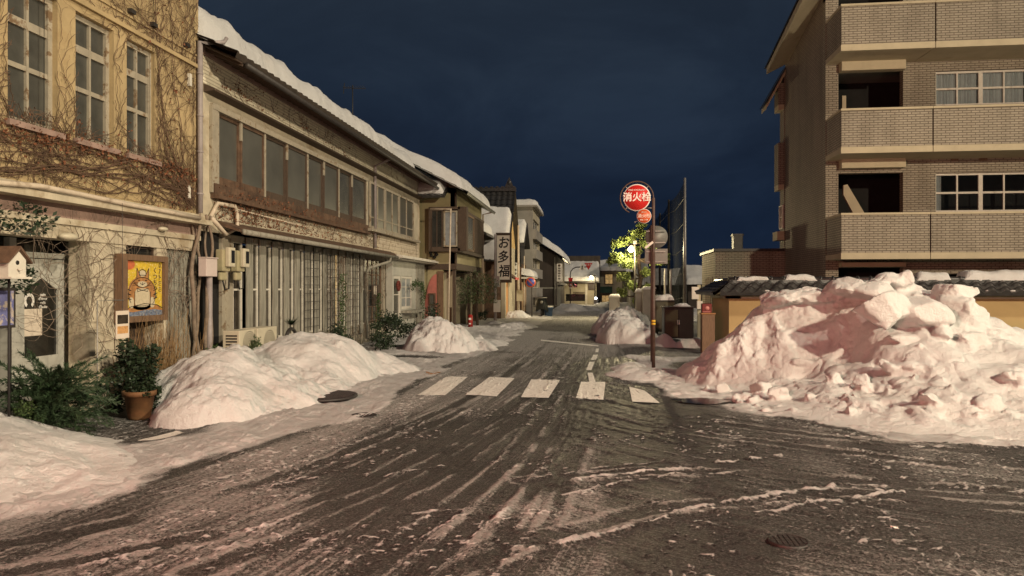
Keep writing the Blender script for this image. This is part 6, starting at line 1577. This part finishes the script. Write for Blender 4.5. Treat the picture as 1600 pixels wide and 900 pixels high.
for (px, py, rx, rz, dy) in ((1000,362,.85,.30,0),(1012,378,.8,.28,.2),(965,380,.7,.26,-.1),(985,372,.8,.25,.3),(966,402,.95,.36,-.3),(984,412,.8,.36,-.5),(955,408,.45,.22,0),(975,432,.6,.32,-.4),(988,446,.6,.35,-.3),(1030,408,.85,.25,0),(1042,400,.5,.2,.1),(1022,392,.7,.28,.2),(1012,425,.6,.3,.2),(972,458,.45,.35,-.2),(1004,350,.5,.2,0),(1000,470,.6,.4,.1),(1015,450,.5,.3,.2),(995,392,.7,.3,.4)):
    c = Vector((X_(px), 41.0+dy, Z_(px,py))); pads.append((c, rx, rz))
    k = min(range(len(tp)), key=lambda i: abs(tp[i][2]-(c.z-.4))); mb.tube([tp[k], (Vector(tp[k])+c)/2+Vector((0,0,-.12)), c], [.06,.04,.02], 5)
B(mb, 'trunk', M['bark'], e)
mb = MB()
for c, rx, rz in pads:
    for _ in range(int(1100*rx)):
        d = Vector((rng.gauss(0,1), rng.gauss(0,1), rng.gauss(0,1))).normalized()*rng.random()**.35
        n_ = .75+.5*math.sin(d.x*5+c.x*3)*math.cos(d.y*4)
        p = c+Vector((d.x*rx*n_*.72, d.y*rx*n_*.8, d.z*rz*n_)); s = rng.uniform(.05,.10)
        A = Vector((rng.gauss(0,1), rng.gauss(0,1), rng.gauss(0,1))).normalized(); Bv = A.cross(Vector((rng.gauss(0,1), rng.gauss(0,1), rng.gauss(0,1)))).normalized()
        mb.quad(p-A*s, p+Bv*s*.4, p+A*s, p-Bv*s*.4)
B(mb, 'crown', M['leaf_lit'], e)
for i, (px, Y, h) in enumerate(((960,40,1.1),(1002,37,1.4),(1013,36,1.5))):
    x = ray(px,450)[0]*Y/ray(px,450)[1]
    e = empty('stone_gate_post', (x, Y, 0), ('short dark stone post left of the street lamp','dark stone post right of the pine trunk','taller stone post beside the net')[i], 'post')
    mb = MB(); mb.box(x-.28, x+.28, Y-.2, Y+.2, 0, h); mb.box(x-.33, x+.33, Y-.25, Y+.25, h, h+.08); B(mb, 'body', M['concrete'], e)
    h_ = roof_snow_obj((x-.3, Y-.22, h+.08), (x+.3, Y-.22, h+.08), (x-.3, Y+.22, h+.08), (x+.3, Y+.22, h+.08), .12, 70+i, setback=0, root=e, name='snow_cap')
x = 2.0; e = empty('roadside_wall', (2.6, 46, 0), 'long dark wall running beside the street behind the pine', 'wall')
mb = MB(); mb.box(3.2, 3.4, 42.5, 75, 0, 1.5); mb.box(3.15, 3.45, 42.4, 75, 1.5, 1.6); B(mb, 'panel', M['concrete'], e)
mb = MB(); mb.box(3.1, 3.5, 42.4, 75, 1.6, 1.7); B(mb, 'snow_cap', M['snow'], e)
# ================================================================ tall net
e = empty('ball_net', (4.3, 42, 0), 'tall dark safety net stretched between high posts', 'net')
posts = []
for px, pyt, in ((1070,278),(1045,312),(1031,333)):
    u = (px-800)/F; fac = -SN+u*CS; t = 4.3/fac; y = t*(CS+u*SN); z = EYE+(450-pyt)/F*t; posts.append((y, z))
    mb = MB(); mb.tube([(4.3, y, 0), (4.3, y, z)], [.09, .06], 8); B(mb, 'post', M['grey_metal'] if px == 1070 else M['dark_metal'], e)
m, t, b = nt('net_mesh'); b.inputs['Base Color'].default_value = (.010,.011,.013,1); b.inputs['Specular IOR Level'].default_value = 0; b.inputs['Roughness'].default_value = .9
tr = t.nodes.new('ShaderNodeBsdfTransparent'); mx = t.nodes.new('ShaderNodeMixShader')
out = [n for n in t.nodes if n.type == 'OUTPUT_MATERIAL'][0]
n1 = noise(t, pos(t, (1,1,1)), 1.5, 4); f = ramp(t, n1, [(.3, (.5,.5,.5)), (.7, (.8,.8,.8))])
t.links.new(f, mx.inputs[0]); t.links.new(tr.outputs[0], mx.inputs[1]); t.links.new(b.outputs[0], mx.inputs[2]); t.links.new(mx.outputs[0], out.inputs[0])
mb = MB()
for (ya, za), (yb, zb) in zip(posts[:-1], posts[1:]):
    n = 10
    for i in range(n):
        s0, s1 = i/n, (i+1)/n
        sag = lambda s: .5*4*s*(1-s)
        mb.quad((4.3, ya+(yb-ya)*s0, .4), (4.3, ya+(yb-ya)*s1, .4), (4.3, ya+(yb-ya)*s1, za+(zb-za)*s1-.1-sag(s1)*.5), (4.3, ya+(yb-ya)*s0, za+(zb-za)*s0-.1-sag(s0)*.5))
mb.quad((4.3, posts[2][0], .4), (4.3, posts[2][0]+30, .4), (4.3, posts[2][0]+30, 6.5), (4.3, posts[2][0], posts[2][1]-.1))
B(mb, 'netting', m, e)
mb = MB()
for k in range(5):
    zc = 1.2+k*1.2; mb.tube([(4.28, posts[0][0], zc), (4.28, (posts[0][0]+posts[1][0])/2, zc-.18), (4.28, posts[1][0], zc), (4.28, posts[2][0], zc)], .012, 4)
B(mb, 'stay_rope', M['ink'], e)
for i, (px, Y, zt) in enumerate(((1048,36,2.5),(1039,38,2.6))):
    x = ray(px,450)[0]*Y/ray(px,450)[1]; e = empty('thin_white_pole', (x, Y, 0), ('nearer','farther')[i]+' one of two thin white poles beside the net', 'pole')
    mb = MB(); mb.tube([(x,Y,0),(x,Y,zt)], .05, 8); B(mb, 'shaft', M['white_paint'], e)
    mb = MB(); mb.sphere((x,Y,zt), .055, 5); B(mb, 'cap', M['white_paint'], e)
# ================================================================ cabinets
def cab(px0, px1, pyt, Y, label, m, snow=False, D=.8):
    x0, z = PY(px0, pyt, Y); x1 = PY(px1, pyt, Y)[0]
    e = empty('waste_cabinet', ((x0+x1)/2, Y, 0), label, 'cabinet')
    mb = MB(); mb.box(x0, x1, Y, Y+D, .12, z-.04); B(mb, 'body', M[m], e, .012)
    mb = MB(); mb.box(x0-.03, x1+.03, Y-.04, Y+D+.03, z-.04, z+.0); B(mb, 'lid', M['dark_metal'], e, .008)
    xm = x0+(x1-x0)*.48
    for a, c in ((x0+.03, xm-.015), (xm+.015, x1-.03)):
        mb = MB(); mb.box(a, c, Y-.018, Y-.002, .18, z-.1); d = B(mb, 'door', M['olive_metal'] if a < xm and m == 'cabinet' else M[m], e, .006)
        mb = MB(); mb.box((c if a < xm else a)-.03, (c if a < xm else a)+.02, Y-.035, Y-.018, z*.5, z*.5+.14); S(mb, 'handle', M['grey_metal'], d)
    mb = MB()
    for fx in (x0+.05, x1-.1): mb.box(fx, fx+.05, Y+.03, Y+.08, 0, .12); mb.box(fx, fx+.05, Y+D-.1, Y+D-.05, 0, .12)
    B(mb, 'foot', M['ink'], e)
    if snow: roof_snow_obj((x0, Y, z), (x1, Y, z), (x0, Y+D, z), (x1, Y+D, z), .16, 80, setback=.0, root=e, name='snow_cap')
    return e, x0, x1, z
_, x0, x1, z = cab(1038, 1084, 479, 22.3, 'black two door metal cabinet on the right kerb', 'cabinet')
o = heap('plastic_bag', 'crumpled clear plastic bag lying on top of the black cabinet', [((x0+x1)/2+.1, 22.6, .25, .2, .10, 0, .6)], seed=99, rough=.15, res=.02)
o.location.z = z+.01; o['category'] = 'bag'
cab(1024, 1054, 469, 25.6, 'dark cabinet with a snow cap behind the black two door cabinet', 'olive_metal', True)
# meter post at the wall end
x = ray(1090,450)[0]*24/ray(1090,450)[1]
e = empty('meter_post', (x, 24, 0), 'pale post with grey service boxes at the end of the tiled wall', 'utility box')
mb = MB(); mb.box(x+.0, x+.10, 24, 24.1, 0, EYE+ray(1090,445)[2]*23); B(mb, 'post', M['cream_conc'], e)
mb = MB(); zc = EYE+ray(1088,458)[2]*23; mb.box(x-.20, x+.02, 23.86, 24.0, zc-.2, zc+.2); mb.box(x-.04, x+.14, 23.84, 23.99, zc-.52, zc-.26); B(mb, 'service_box', M['plastic_white'], e, .01)
# ================================================================ tiled garden wall
Yw = 18.9; pw = PL('Y', Yw, -1)
xc = PY(1139, 450, Yw)[0]
gw = empty('tiled_garden_wall', (xc+3, Yw, 0), 'ochre garden wall capped with black glazed roof tiles', 'wall')
mb = MB(); mb.box(xc, 16, Yw, Yw+.25, 0, 1.5); mb.box(xc, xc+.25, Yw+.25, Yw+2.6, 0, 1.5); B(mb, 'rendered_wall', M['wall_yellow'], gw)
mb = MB(); mb.box(xc-.04, 16, Yw-.05, Yw+.3, 1.38, 1.44); mb.box(xc-.04, xc+.29, Yw-.05, Yw+2.6, 1.381, 1.441); B(mb, 'coping_strip', M['cream_conc'], gw)
zR = 1.83; zE = 1.50
B(tile_roof((xc-.30, Yw-.50, zE), (16, Yw-.50, zE), (xc+.10, Yw+.12, zR-.03), (16, Yw+.12, zR-.03), None, .31, 3, amp=.085, thick=.04), 'front_tiles', M['tile'], gw)
B(tile_roof((xc-.45, Yw+2.8, zE), (xc-.45, Yw-.35, zE), (xc+.12, Yw+2.8, zR-.03), (xc+.12, Yw-.0, zR-.03), None, .27, 4, amp=.05, thick=.04), 'side_tiles', M['tile'], gw)
mb = MB(); mb.box(xc+.02, 16, Yw+.02, Yw+.24, zR-.08, zR+.02)
mb.tube([(xc+.0, Yw+.13, zR+.04), (16, Yw+.13, zR+.04)], .06, 8)
k = xc+.15
while k < 16: mb.tube([(k, Yw+.13, zR+.04), (k+.04, Yw+.13, zR+.04)], .085, 8); k += .30
mb.tube([(xc+.13, Yw+.1, zR+.03), (xc+.13, Yw+2.8, zR+.03)], .06, 8); B(mb, 'ridge_tiles', M['tile'], gw)
mb = MB(); mb.prism([(xc+.1, Yw+.24, zR-.05), (16, Yw+.24, zR-.05), (16, Yw+.7, zE), (xc+.1, Yw+.7, zE)], (0,0,-.04)); B(mb, 'rear_tiles', M['tile'], gw)
for i, (p0, p1, th) in enumerate(((1148,1200,.10),(1222,1272,.16),(1425,1480,.22),(1498,1650,.24))):
    x0 = PY(p0, 450, Yw+.3)[0]; x1 = PY(p1, 450, Yw+.3)[0]
    roof_snow_obj((x0, Yw+.02, zR+.0), (x1, Yw+.02, zR+.0), (x0, Yw+.6, zR-.05), (x1, Yw+.6, zR-.05), th, 84+i, setback=.0, root=gw, name='snow_patch', lump=.8)
x = xc+.3
while x < 14:
    z = zE+.09; mb = MB()
    if rng.random() < .6:
        o = MB(); o.sphere((x, Yw-.40, z-.01), .055, 5, (1.3,1,.45)); B(o, 'snow_clump', M['snow'], gw)
    x += .27
# board with red box
Yr = 18.6; x0, zt = PY(1097, 491, Yr); x1 = PY(1117, 491, Yr)[0]
e = empty('wooden_stand', ((x0+x1)/2, Yr, 0), 'brown wooden panel stand at the left end of the tiled wall', 'stand')
mb = MB(); mb.box(x0, x1, Yr, Yr+.3, 0, zt); B(mb, 'panel', M['brown_wood'], e, .01)
mb = MB(); mb.box(x0-.02, x1+.02, Yr-.02, Yr+.32, zt, zt+.03); B(mb, 'top_board', M['timber'], e)
e = empty('red_box', ((x0+x1)/2, Yr+.15, zt+.03), 'red box with pale markings standing on the wooden stand', 'box')
mb = MB(); mb.box(x0+.0, x1-.07, Yr+.02, Yr+.25, zt+.031, zt+.27); B(mb, 'body', mat('dark_red_plastic', (.14,.012,.010), .4, .2, 8, 0), e, .02)
mb = MB(); xm = (x0+x1)/2-.03; mb.cyl((xm, Yr+.012, zt+.15), .055, .006, 16, 'y'); mb.box(x0+.02, x1-.1, Yr+.013, Yr+.018, zt+.05, zt+.065); B(mb, 'pale_mark', mat('pink_mark', (.5,.2,.17), .5, .2, 20, 0), e)
# ================================================================ brick annex
YA = 28.3; xA = PY(1118, 450, YA)[0]; zA = PY(1118, 393, YA)[1]
an = empty('brick_annex', (xA, YA, 0), 'low flat roofed brick annex with lamplight painted into its left wall', 'building')
mb = MB(); mb.box(xA, 7.08, YA, YA+.2, 0, zA); B(mb, 'front_wall', M['brick'], an)
mb = MB(); mb.box(xA, xA+.2, YA+.2, 31.8, 0, zA); ww_ = PL('X', xA, -1); B(mb, 'side_wall', M['brick_lit'], an)
window(an, ww_, 30.1, 30.7, .9, 2.1, 1, 1, M['cream_conc'], M['glass_mid'], d=.02, fw=.08)
window(an, ww_, 29.0, 29.6, .9, 2.1, 1, 1, M['cream_conc'], M['glass_mid'], d=.02, fw=.08)
mb = MB(); mb.box(xA-.08, 7.08, YA-.1, 31.9, zA, zA+.10); B(mb, 'roof_slab', M['dark_metal'], an)
x, z = PY(1152, 393, 30); mb = MB(); mb.box(x-.18, x+.18, 29.8, 30.2, zA+.1, PY(1152,369,30)[1]); mb.box(x-.21, x+.21, 29.77, 30.23, PY(1152,369,30)[1], PY(1152,367,30)[1]+.03); B(mb, 'vent_stack', M['dark_metal'], an)
mb = MB(); 
B(mb.box(xA+.3, 7.0, 31.6, 31.8, 0, zA), 'rear_wall', M['brick'], an)
# ================================================================ brick apartment building
XA = 7.1; YB = 22.0; YFW = 23.4
ap = empty('apartment_building', (XA, YFW, 0), 'tan brick tiled apartment building with continuous brick balconies', 'building')
pa_ = PL('Y', YFW, -1); XR = 21.0
zt_ = [PY(1312, p, YB)[1] for p in (405, 240, 80)]     # underside of the three balconies
zp_ = [PY(1312, p, YB)[1] for p in (333, 170, 7)]      # top of their parapets
xo0, xo1 = PY(1310, 450, YFW)[0], PY(1411, 450, YFW)[0]
holes = []
zlv = []
for k, (top, bot) in enumerate(((110, 172), (272, 335))):
    z1_ = PY(1360, top-2, YFW)[1]; z0_ = PY(1360, bot+20, YFW)[1]; holes.append([xo0, xo1, z0_, z1_])
    xw0 = PY(1462, 450, YFW)[0]
    wz1_ = PY(1500, (110, 270)[k], YFW)[1]; wz0_ = PY(1500, (164, 331)[k], YFW)[1]
    holes.append([xw0, XR-1, wz0_, wz1_]); zlv.append((xw0, wz0_, wz1_))
holes.append([xo0, xo1, 0, PY(1360,418,YFW)[1]]); holes.append([xw0, XR-1, 0.3, PY(1360,418,YFW)[1]-.2])
holes.append([xo0, xo1, PY(1360,12,YFW)[1]-1.6, PY(1360,-40,YFW)[1]])
B(wall(pa_, XA, XR, 0, 13.5, holes, .25), 'front_wall', M['brick'], ap)
mb = MB(); mb.box(XA, XA+.25, YFW+.25, 28.2, 0, 10.55); mb.add([(XA, YFW, 10.55), (XA, 28.2, 10.55), (XA, YFW, 11.4)], [(0,1,2)]); B(mb, 'side_wall', M['brick_shaded'], ap)
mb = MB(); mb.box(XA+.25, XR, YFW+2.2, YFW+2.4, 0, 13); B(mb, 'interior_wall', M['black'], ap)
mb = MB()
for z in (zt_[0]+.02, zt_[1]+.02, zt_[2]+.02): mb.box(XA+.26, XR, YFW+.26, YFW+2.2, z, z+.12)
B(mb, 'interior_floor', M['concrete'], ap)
for k in range(3):
    zb, zp = zt_[k], zp_[k]
    xm = PY((1454, 1458, 1462)[k], 450, YB)[0]
    for (a, c) in ((XA-.04+.06, xm-.02), (xm+.02, XR)):
        mb = MB(); mb.box(a, c, YB, YB+.14, zb+.18, zp-.06)
        if a < 8: mb.box(a, a+.14, YB+.14, YFW-.002, zb+.18, zp-.06)
        bl = B(mb, 'balcony_parapet', M['brick'], ap)
        mb = MB(); mb.box(a-.02, c+.01, YB-.03, YB+.18, zp-.06, zp); 
        if a < 8: mb.box(a-.02, a+.16, YB+.18, YFW-.003, zp-.061, zp-.001)
        S(mb, 'coping', M['cream_conc'], bl)
        mb = MB(); mb.box(a-.02, c+.0, YB-.025, YB+.2, zb, zb+.18); mb.box(a-.02, c, YB+.2, YFW-.003, zb+.02, zb+.17); S(mb, 'floor_slab', M['cream_conc'], bl)
# lintel beams over the dark openings
for k, (y0, y1) in enumerate(((85, 109), (246, 262), (410, 417))):
    z1_ = PY(1360, y0, YFW-.3)[1]; z0_ = PY(1360, y1, YFW-.3)[1]
    mb = MB(); mb.box(xo0+.0, xo1-.04, YFW-.32, YFW-.02, z0_, z1_); B(mb, 'lintel_beam', M['cream_conc'], ap)
M['curtain'] = glass_mat('curtain_behind_glass', (.21,.235,.25), .35, .3, 9)
for k, (xw0, a, c) in enumerate(zlv):
    x = xw0
    i = 0
    wdt = PY(1535, 450, YFW)[0]-xw0
    while x < XR-2:
        f = MB(); pw_ = PL('Y', YFW+.10, -1)
        W2 = wdt
        w = window(ap, pw_, x, x+W2, a, c, 2, 2, M['white_paint'], M['glass_mid'] if k == 1 else M['curtain'], d=0, fw=.06, bar=.045, splits=[(a+(c-a)*.50, .06)])
        if k == 0 or i == 0:
            g_ = MB(); n = 40 if k == 0 else 12; xe = W2 if k == 0 else .22*W2
            for j in range(n):
                xx0 = x+.05+(xe-.1)*j/n; xx1 = x+.05+(xe-.1)*(j+1)/n; dd_ = .03*math.sin(j*1.9); de = .03*math.sin((j+1)*1.9)
                g_.quad((xx0, YFW+.22+dd_, a), (xx1, YFW+.22+de, a), (xx1, YFW+.22+de, c), (xx0, YFW+.22+dd_, c))
            S(g_, 'curtain', mat('curtain_cloth', (.46,.50,.50), .9, .1, 4, 0), w)
        x += W2; i += 1
# glass that can be looked through for the apartment
gm, t, b = nt('clear_window_glass'); b.inputs['Base Color'].default_value = (.02,.022,.024,1); b.inputs['Roughness'].default_value = .05; b.inputs['Specular IOR Level'].default_value = .6
tr = t.nodes.new('ShaderNodeBsdfTransparent'); tr.inputs[0].default_value = (.97,.98,.98,1); mx = t.nodes.new('ShaderNodeMixShader'); mx.inputs[0].default_value = .13
out = [n for n in t.nodes if n.type == 'OUTPUT_MATERIAL'][0]
t.links.new(tr.outputs[0], mx.inputs[1]); t.links.new(b.outputs[0], mx.inputs[2]); t.links.new(mx.outputs[0], out.inputs[0])
for o in ap.children:
    if o.name.startswith('window'):
        for c in o.children:
            if c.name.startswith('pane'): c.data.materials.clear(); c.data.materials.append(gm)
mb = MB(); x0, z0_ = PY(1318, 292, YFW+.8); x1, z1_ = PY(1345, 336, YFW+.8)
mb.prism([(x0, YFW+.8, z0_+.05), (x0+.12, YFW+.8, z0_+.08), (x1+.15, YFW+.8, z1_+.0), (x1+.15, YFW+.8, z1_-.6), (x1-.1, YFW+.8, z1_-.2), (x0, YFW+.8, z0_-.25)], (0,.1,0)); B(mb, 'stair_railing', M['cream_conc'], ap); mb = MB()
x0, z0_ = PY(1316, 152, YFW+.8); mb.box(x0, x0+.12, YFW+.8, YFW+.9, z0_-.6, z0_+.05); B(mb, 'stair_railing', M['cream_conc'], ap)
mb = MB()
for px, py in ((1537,85),(1491,247),(1536,247)): x, z = PY(px, py, YFW); mb.box(x-.11, x+.11, YFW-.03, YFW-.003, z-.08, z+.08)
B(mb, 'vent_cover', M['brown_wood'], ap)
x, z = PY(1510, 433, YFW-.1); mb = MB(); mb.box(x, x+1.6, YFW-.12, YFW-.06, z-.02, z+.02); mb.box(x, x+.03, YFW-.12, YFW-.06, z-.5, z); B(mb, 'ground_rail', M['grey_metal'], ap)
# projecting roof edge and rear wing
mb = MB(); mb.prism([(XA-.75, 21.0, 10.95), (XA-.75, 27.9, 9.62), (XA+.3, 27.9, 10.15), (XA+.3, 21.0, 11.5)], (0,0,.22)); B(mb, 'roof_eave', M['cream_conc'], ap)
mb = MB(); mb.prism([(XA-.80, 20.95, 11.17), (XA-.80, 28.0, 9.84), (XA+.3, 28.0, 10.38), (XA+.3, 20.95, 11.73)], (0,0,.06)); B(mb, 'roof_edge', M['tile'], ap)
YR = 28.25; xr0 = PY(1216, 450, YR)[0]
zl0 = PY(1196, 170, YR)[1]; xl0 = PY(1196, 170, YR)[0]; zl1 = PY(1234, 112, YR)[1]
mb = MB(); mb.prism([(xl0, YR-.1, zl0-.05), (XA+.05, YR-.1, zl1), (XA+.05, YR-.1, zl1+.16), (xl0, YR-.1, zl0+.12)], (0, .75, 0)); B(mb, 'rear_eave', M['cream_conc'], ap)
mb = MB(); mb.prism([(xl0-.05, YR-.15, zl0+.12), (XA+.05, YR-.15, zl1+.16), (XA+.05, YR-.15, zl1+.24), (xl0-.05, YR-.15, zl0+.18)], (0, .85, 0)); B(mb, 'rear_roof_edge', M['tile'], ap)
mb = MB(); mb.box(XA-.02, XA+.3, YR, 28.9, 0, zl1); B(mb, 'rear_wall', M['brick_shaded'], ap)
for (p0, p1) in ((168,205),(250,315)):
    z1_ = PY(0, p0, YR)[1]; z0_ = PY(0, p1, YR)[1]
    mb = MB(); mb.box(xr0, XA-.03, YR, 28.85, z0_+.2, z1_); w = B(mb, 'rear_balcony', M['brick_shaded'], ap)
    mb = MB(); mb.prism([(xr0, YR-.01, z0_+.2), (XA-.03, YR-.01, z0_+.2), (XA-.03, YR-.01, z0_+.02+.35*0), (xr0, YR-.01, z0_+.0)], (0, .6, 0)); S(mb, 'floor_slab', M['cream_conc'], w)
z1_ = PY(0, 372, YR)[1]; z0_ = PY(0, 384, YR)[1]
mb = MB(); mb.box(xr0-.05, XA-.03, YR-.05, 28.9, z0_, z1_); B(mb, 'rear_canopy', M['cream_conc'], ap)
window(ap, PL('X', XA-.02, -1), YR+.1, YR+.6, PY(0,368,YR)[1], PY(0,335,YR)[1], 2, 2, M['white_paint'], M['glass_mid'], d=.05)
# ================================================================ far lamps
Yq = 70.8; x, z = PY(924, 434, Yq)
e = empty('street_lamp', (x+.35, Yq, 0), 'far lit street lamp before the pale corner house', 'street lamp')
mb = MB(); mb.tube([(x+.35, Yq, 0), (x+.35, Yq, z+.3)], .06, 8); mb.tube([(x+.35, Yq, z+.25), (x, Yq-.05, z+.2)], .03, 6); mb.box(x-.2, x+.2, Yq-.2, Yq+.1, z+.16, z+.24); B(mb, 'pole', M['dark_metal'], e)
mb = MB(); mb.sphere((x, Yq-.05, z), .17, 8); B(mb, 'globe', M['bulb_far'], e)
x2, z2 = PY(931, 466, 68)
e = empty('vending_light', (x2, 68, 0), 'small cold white light low beside the far corner house', 'lamp')
mb = MB(); mb.box(x2-.2, x2+.2, 68, 68.2, 0, z2-.15); mb.box(x2-.05, x2+.05, 67.95, 68.15, 0, z2); B(mb, 'stand', M['grey_metal'], e)
mb = MB(); mb.sphere((x2, 68, z2), .11, 6); B(mb, 'globe', emis('white_lamp', (.9,.95,1), 15), e)
FARLAMP = (x, Yq-1.6, z); MIDLAMP = (bx, Yl-.35, lz)
# ================================================================ light, sky, camera
def light(name, typ, loc, energy, col, **k):
    l = bpy.data.lights.new(name, typ); l.energy = energy; l.color = col
    for a, b in k.items(): setattr(l, a, b)
    o = bpy.data.objects.new(name, l); COL.objects.link(o); o.location = loc; return o
def aim(o, tgt): o.rotation_euler = (Vector(tgt)-o.location).to_track_quat('-Z', 'Y').to_euler()
SUN_AZ, SUN_EL = R(122), R(30)    # from behind the right shoulder
sun = light('sun', 'SUN', (0,0,30), 2.0, (1,.85,.64), angle=R(2.5))
sd = Vector((math.sin(SUN_AZ)*math.cos(SUN_EL), math.cos(SUN_AZ)*math.cos(SUN_EL), math.sin(SUN_EL)))
sun.rotation_euler = (-sd).to_track_quat('-Z', 'Y').to_euler()
# street lamp added out of view, standing in for the unseen junction lamps
e = empty('street_lamp', (13.6, -2.9, 0), 'flat headed street lamp added out of view for the unseen junction lamps', 'street lamp')
mb = MB(); mb.tube([(13.6,-2.9,0),(13.6,-2.9,7.1),(13.0,-2.6,7.45),(12.3,-2.3,7.5)], [.08,.06,.05,.04], 10); B(mb, 'pole', M['grey_metal'], e)
mb = MB(); mb.box(11.8, 12.35, -2.4, -2.15, 7.43, 7.55); B(mb, 'head', M['grey_metal'], e)
key = light('unseen_lamp_light', 'SPOT', (12.0,-2.0,7.38), 14500, (1,.84,.60), spot_size=R(172), spot_blend=.7, shadow_soft_size=.22)
key.rotation_euler = (R(48), 0, R(38))
# red beacon added out of view, standing in for an unseen pink light
e = empty('stand_in_beacon', (-4.2, -2.6, 0), 'added pole with a red beacon standing in for an unseen pink light', 'beacon')
mb = MB(); mb.tube([(-4.2,-2.6,0),(-4.2,-2.6,3.3)], .05, 8); B(mb, 'pole', M['grey_metal'], e)
mb = MB(); mb.sphere((-4.2,-2.6,3.45), .12, 8); B(mb, 'lens', emis('red_lens', (1,.12,.08), 5, (.5,.05,.05)), e)
bl = light('stand_in_beacon_light', 'SPOT', (-4.2,-2.3,3.45), 3900, (1,.28,.24), shadow_soft_size=.25, spot_size=R(84), spot_blend=1.0); aim(bl, (2.6,11,.9))
light('mid_lamp_light', 'POINT', MIDLAMP, 1100, (1,.82,.46), shadow_soft_size=.2)
light('far_lamp_light', 'POINT', FARLAMP, 240, (1,.80,.45), shadow_soft_size=.2)
w = bpy.data.worlds.new('World'); SC.world = w; w.use_nodes = True
t = w.node_tree; t.nodes.clear()
out = t.nodes.new('ShaderNodeOutputWorld'); bg = t.nodes.new('ShaderNodeBackground')
sky = t.nodes.new('ShaderNodeTexSky'); sky.sky_type = 'NISHITA'; sky.sun_disc = False; sky.sun_elevation = R(-3.5); sky.sun_rotation = R(200)
tc = t.nodes.new('ShaderNodeTexCoord'); sx = t.nodes.new('ShaderNodeSeparateXYZ'); t.links.new(tc.outputs['Generated'], sx.inputs[0])
mp = t.nodes.new('ShaderNodeMapping'); mp.inputs['Scale'].default_value = (1,1,2.0); t.links.new(tc.outputs['Generated'], mp.inputs[0])
n1 = noise(t, mp.outputs[0], 3.1, 8, .58, .5)
base = ramp(t, sx.outputs[2], [(.0, (.0095,.0175,.037)), (.08, (.0085,.0165,.036)), (.25, (.0120,.0215,.039)), (.42, (.0170,.0265,.041)), (.8, (.018,.027,.041))])
cl = ramp(t, n1, [(.38, (.70,.71,.75)), (.50, (.95,.95,.97)), (.66, (1.6,1.5,1.4))])
hz_ = ramp(t, sx.outputs[2], [(.0, (1,1,1)), (.35, (.6,.6,.6)), (.6, (.35,.35,.35))])
clm = mixc(t, hz_, (1,1,1), cl)
col = mixc(t, 1.0, base, clm, 'MULTIPLY')
sm = mixc(t, 1.0, sky.outputs[0], (.05,.05,.05), 'MULTIPLY')
col = mixc(t, 1.0, col, sm, 'ADD')
t.links.new(col, bg.inputs[0]); bg.inputs[1].default_value = 1.0; t.links.new(bg.outputs[0], out.inputs[0])
cam = bpy.data.cameras.new('camera'); co = bpy.data.objects.new('camera', cam); COL.objects.link(co)
co.location = (0,0,EYE); co.rotation_euler = (R(90), 0, TH); cam.sensor_width = 36; cam.lens = F/1600*36; cam.clip_end = 3000; cam.clip_start = .1
SC.camera = co
SC.view_settings.view_transform = 'Standard'; SC.view_settings.look = 'None'; SC.view_settings.exposure = 0; SC.view_settings.gamma = 1
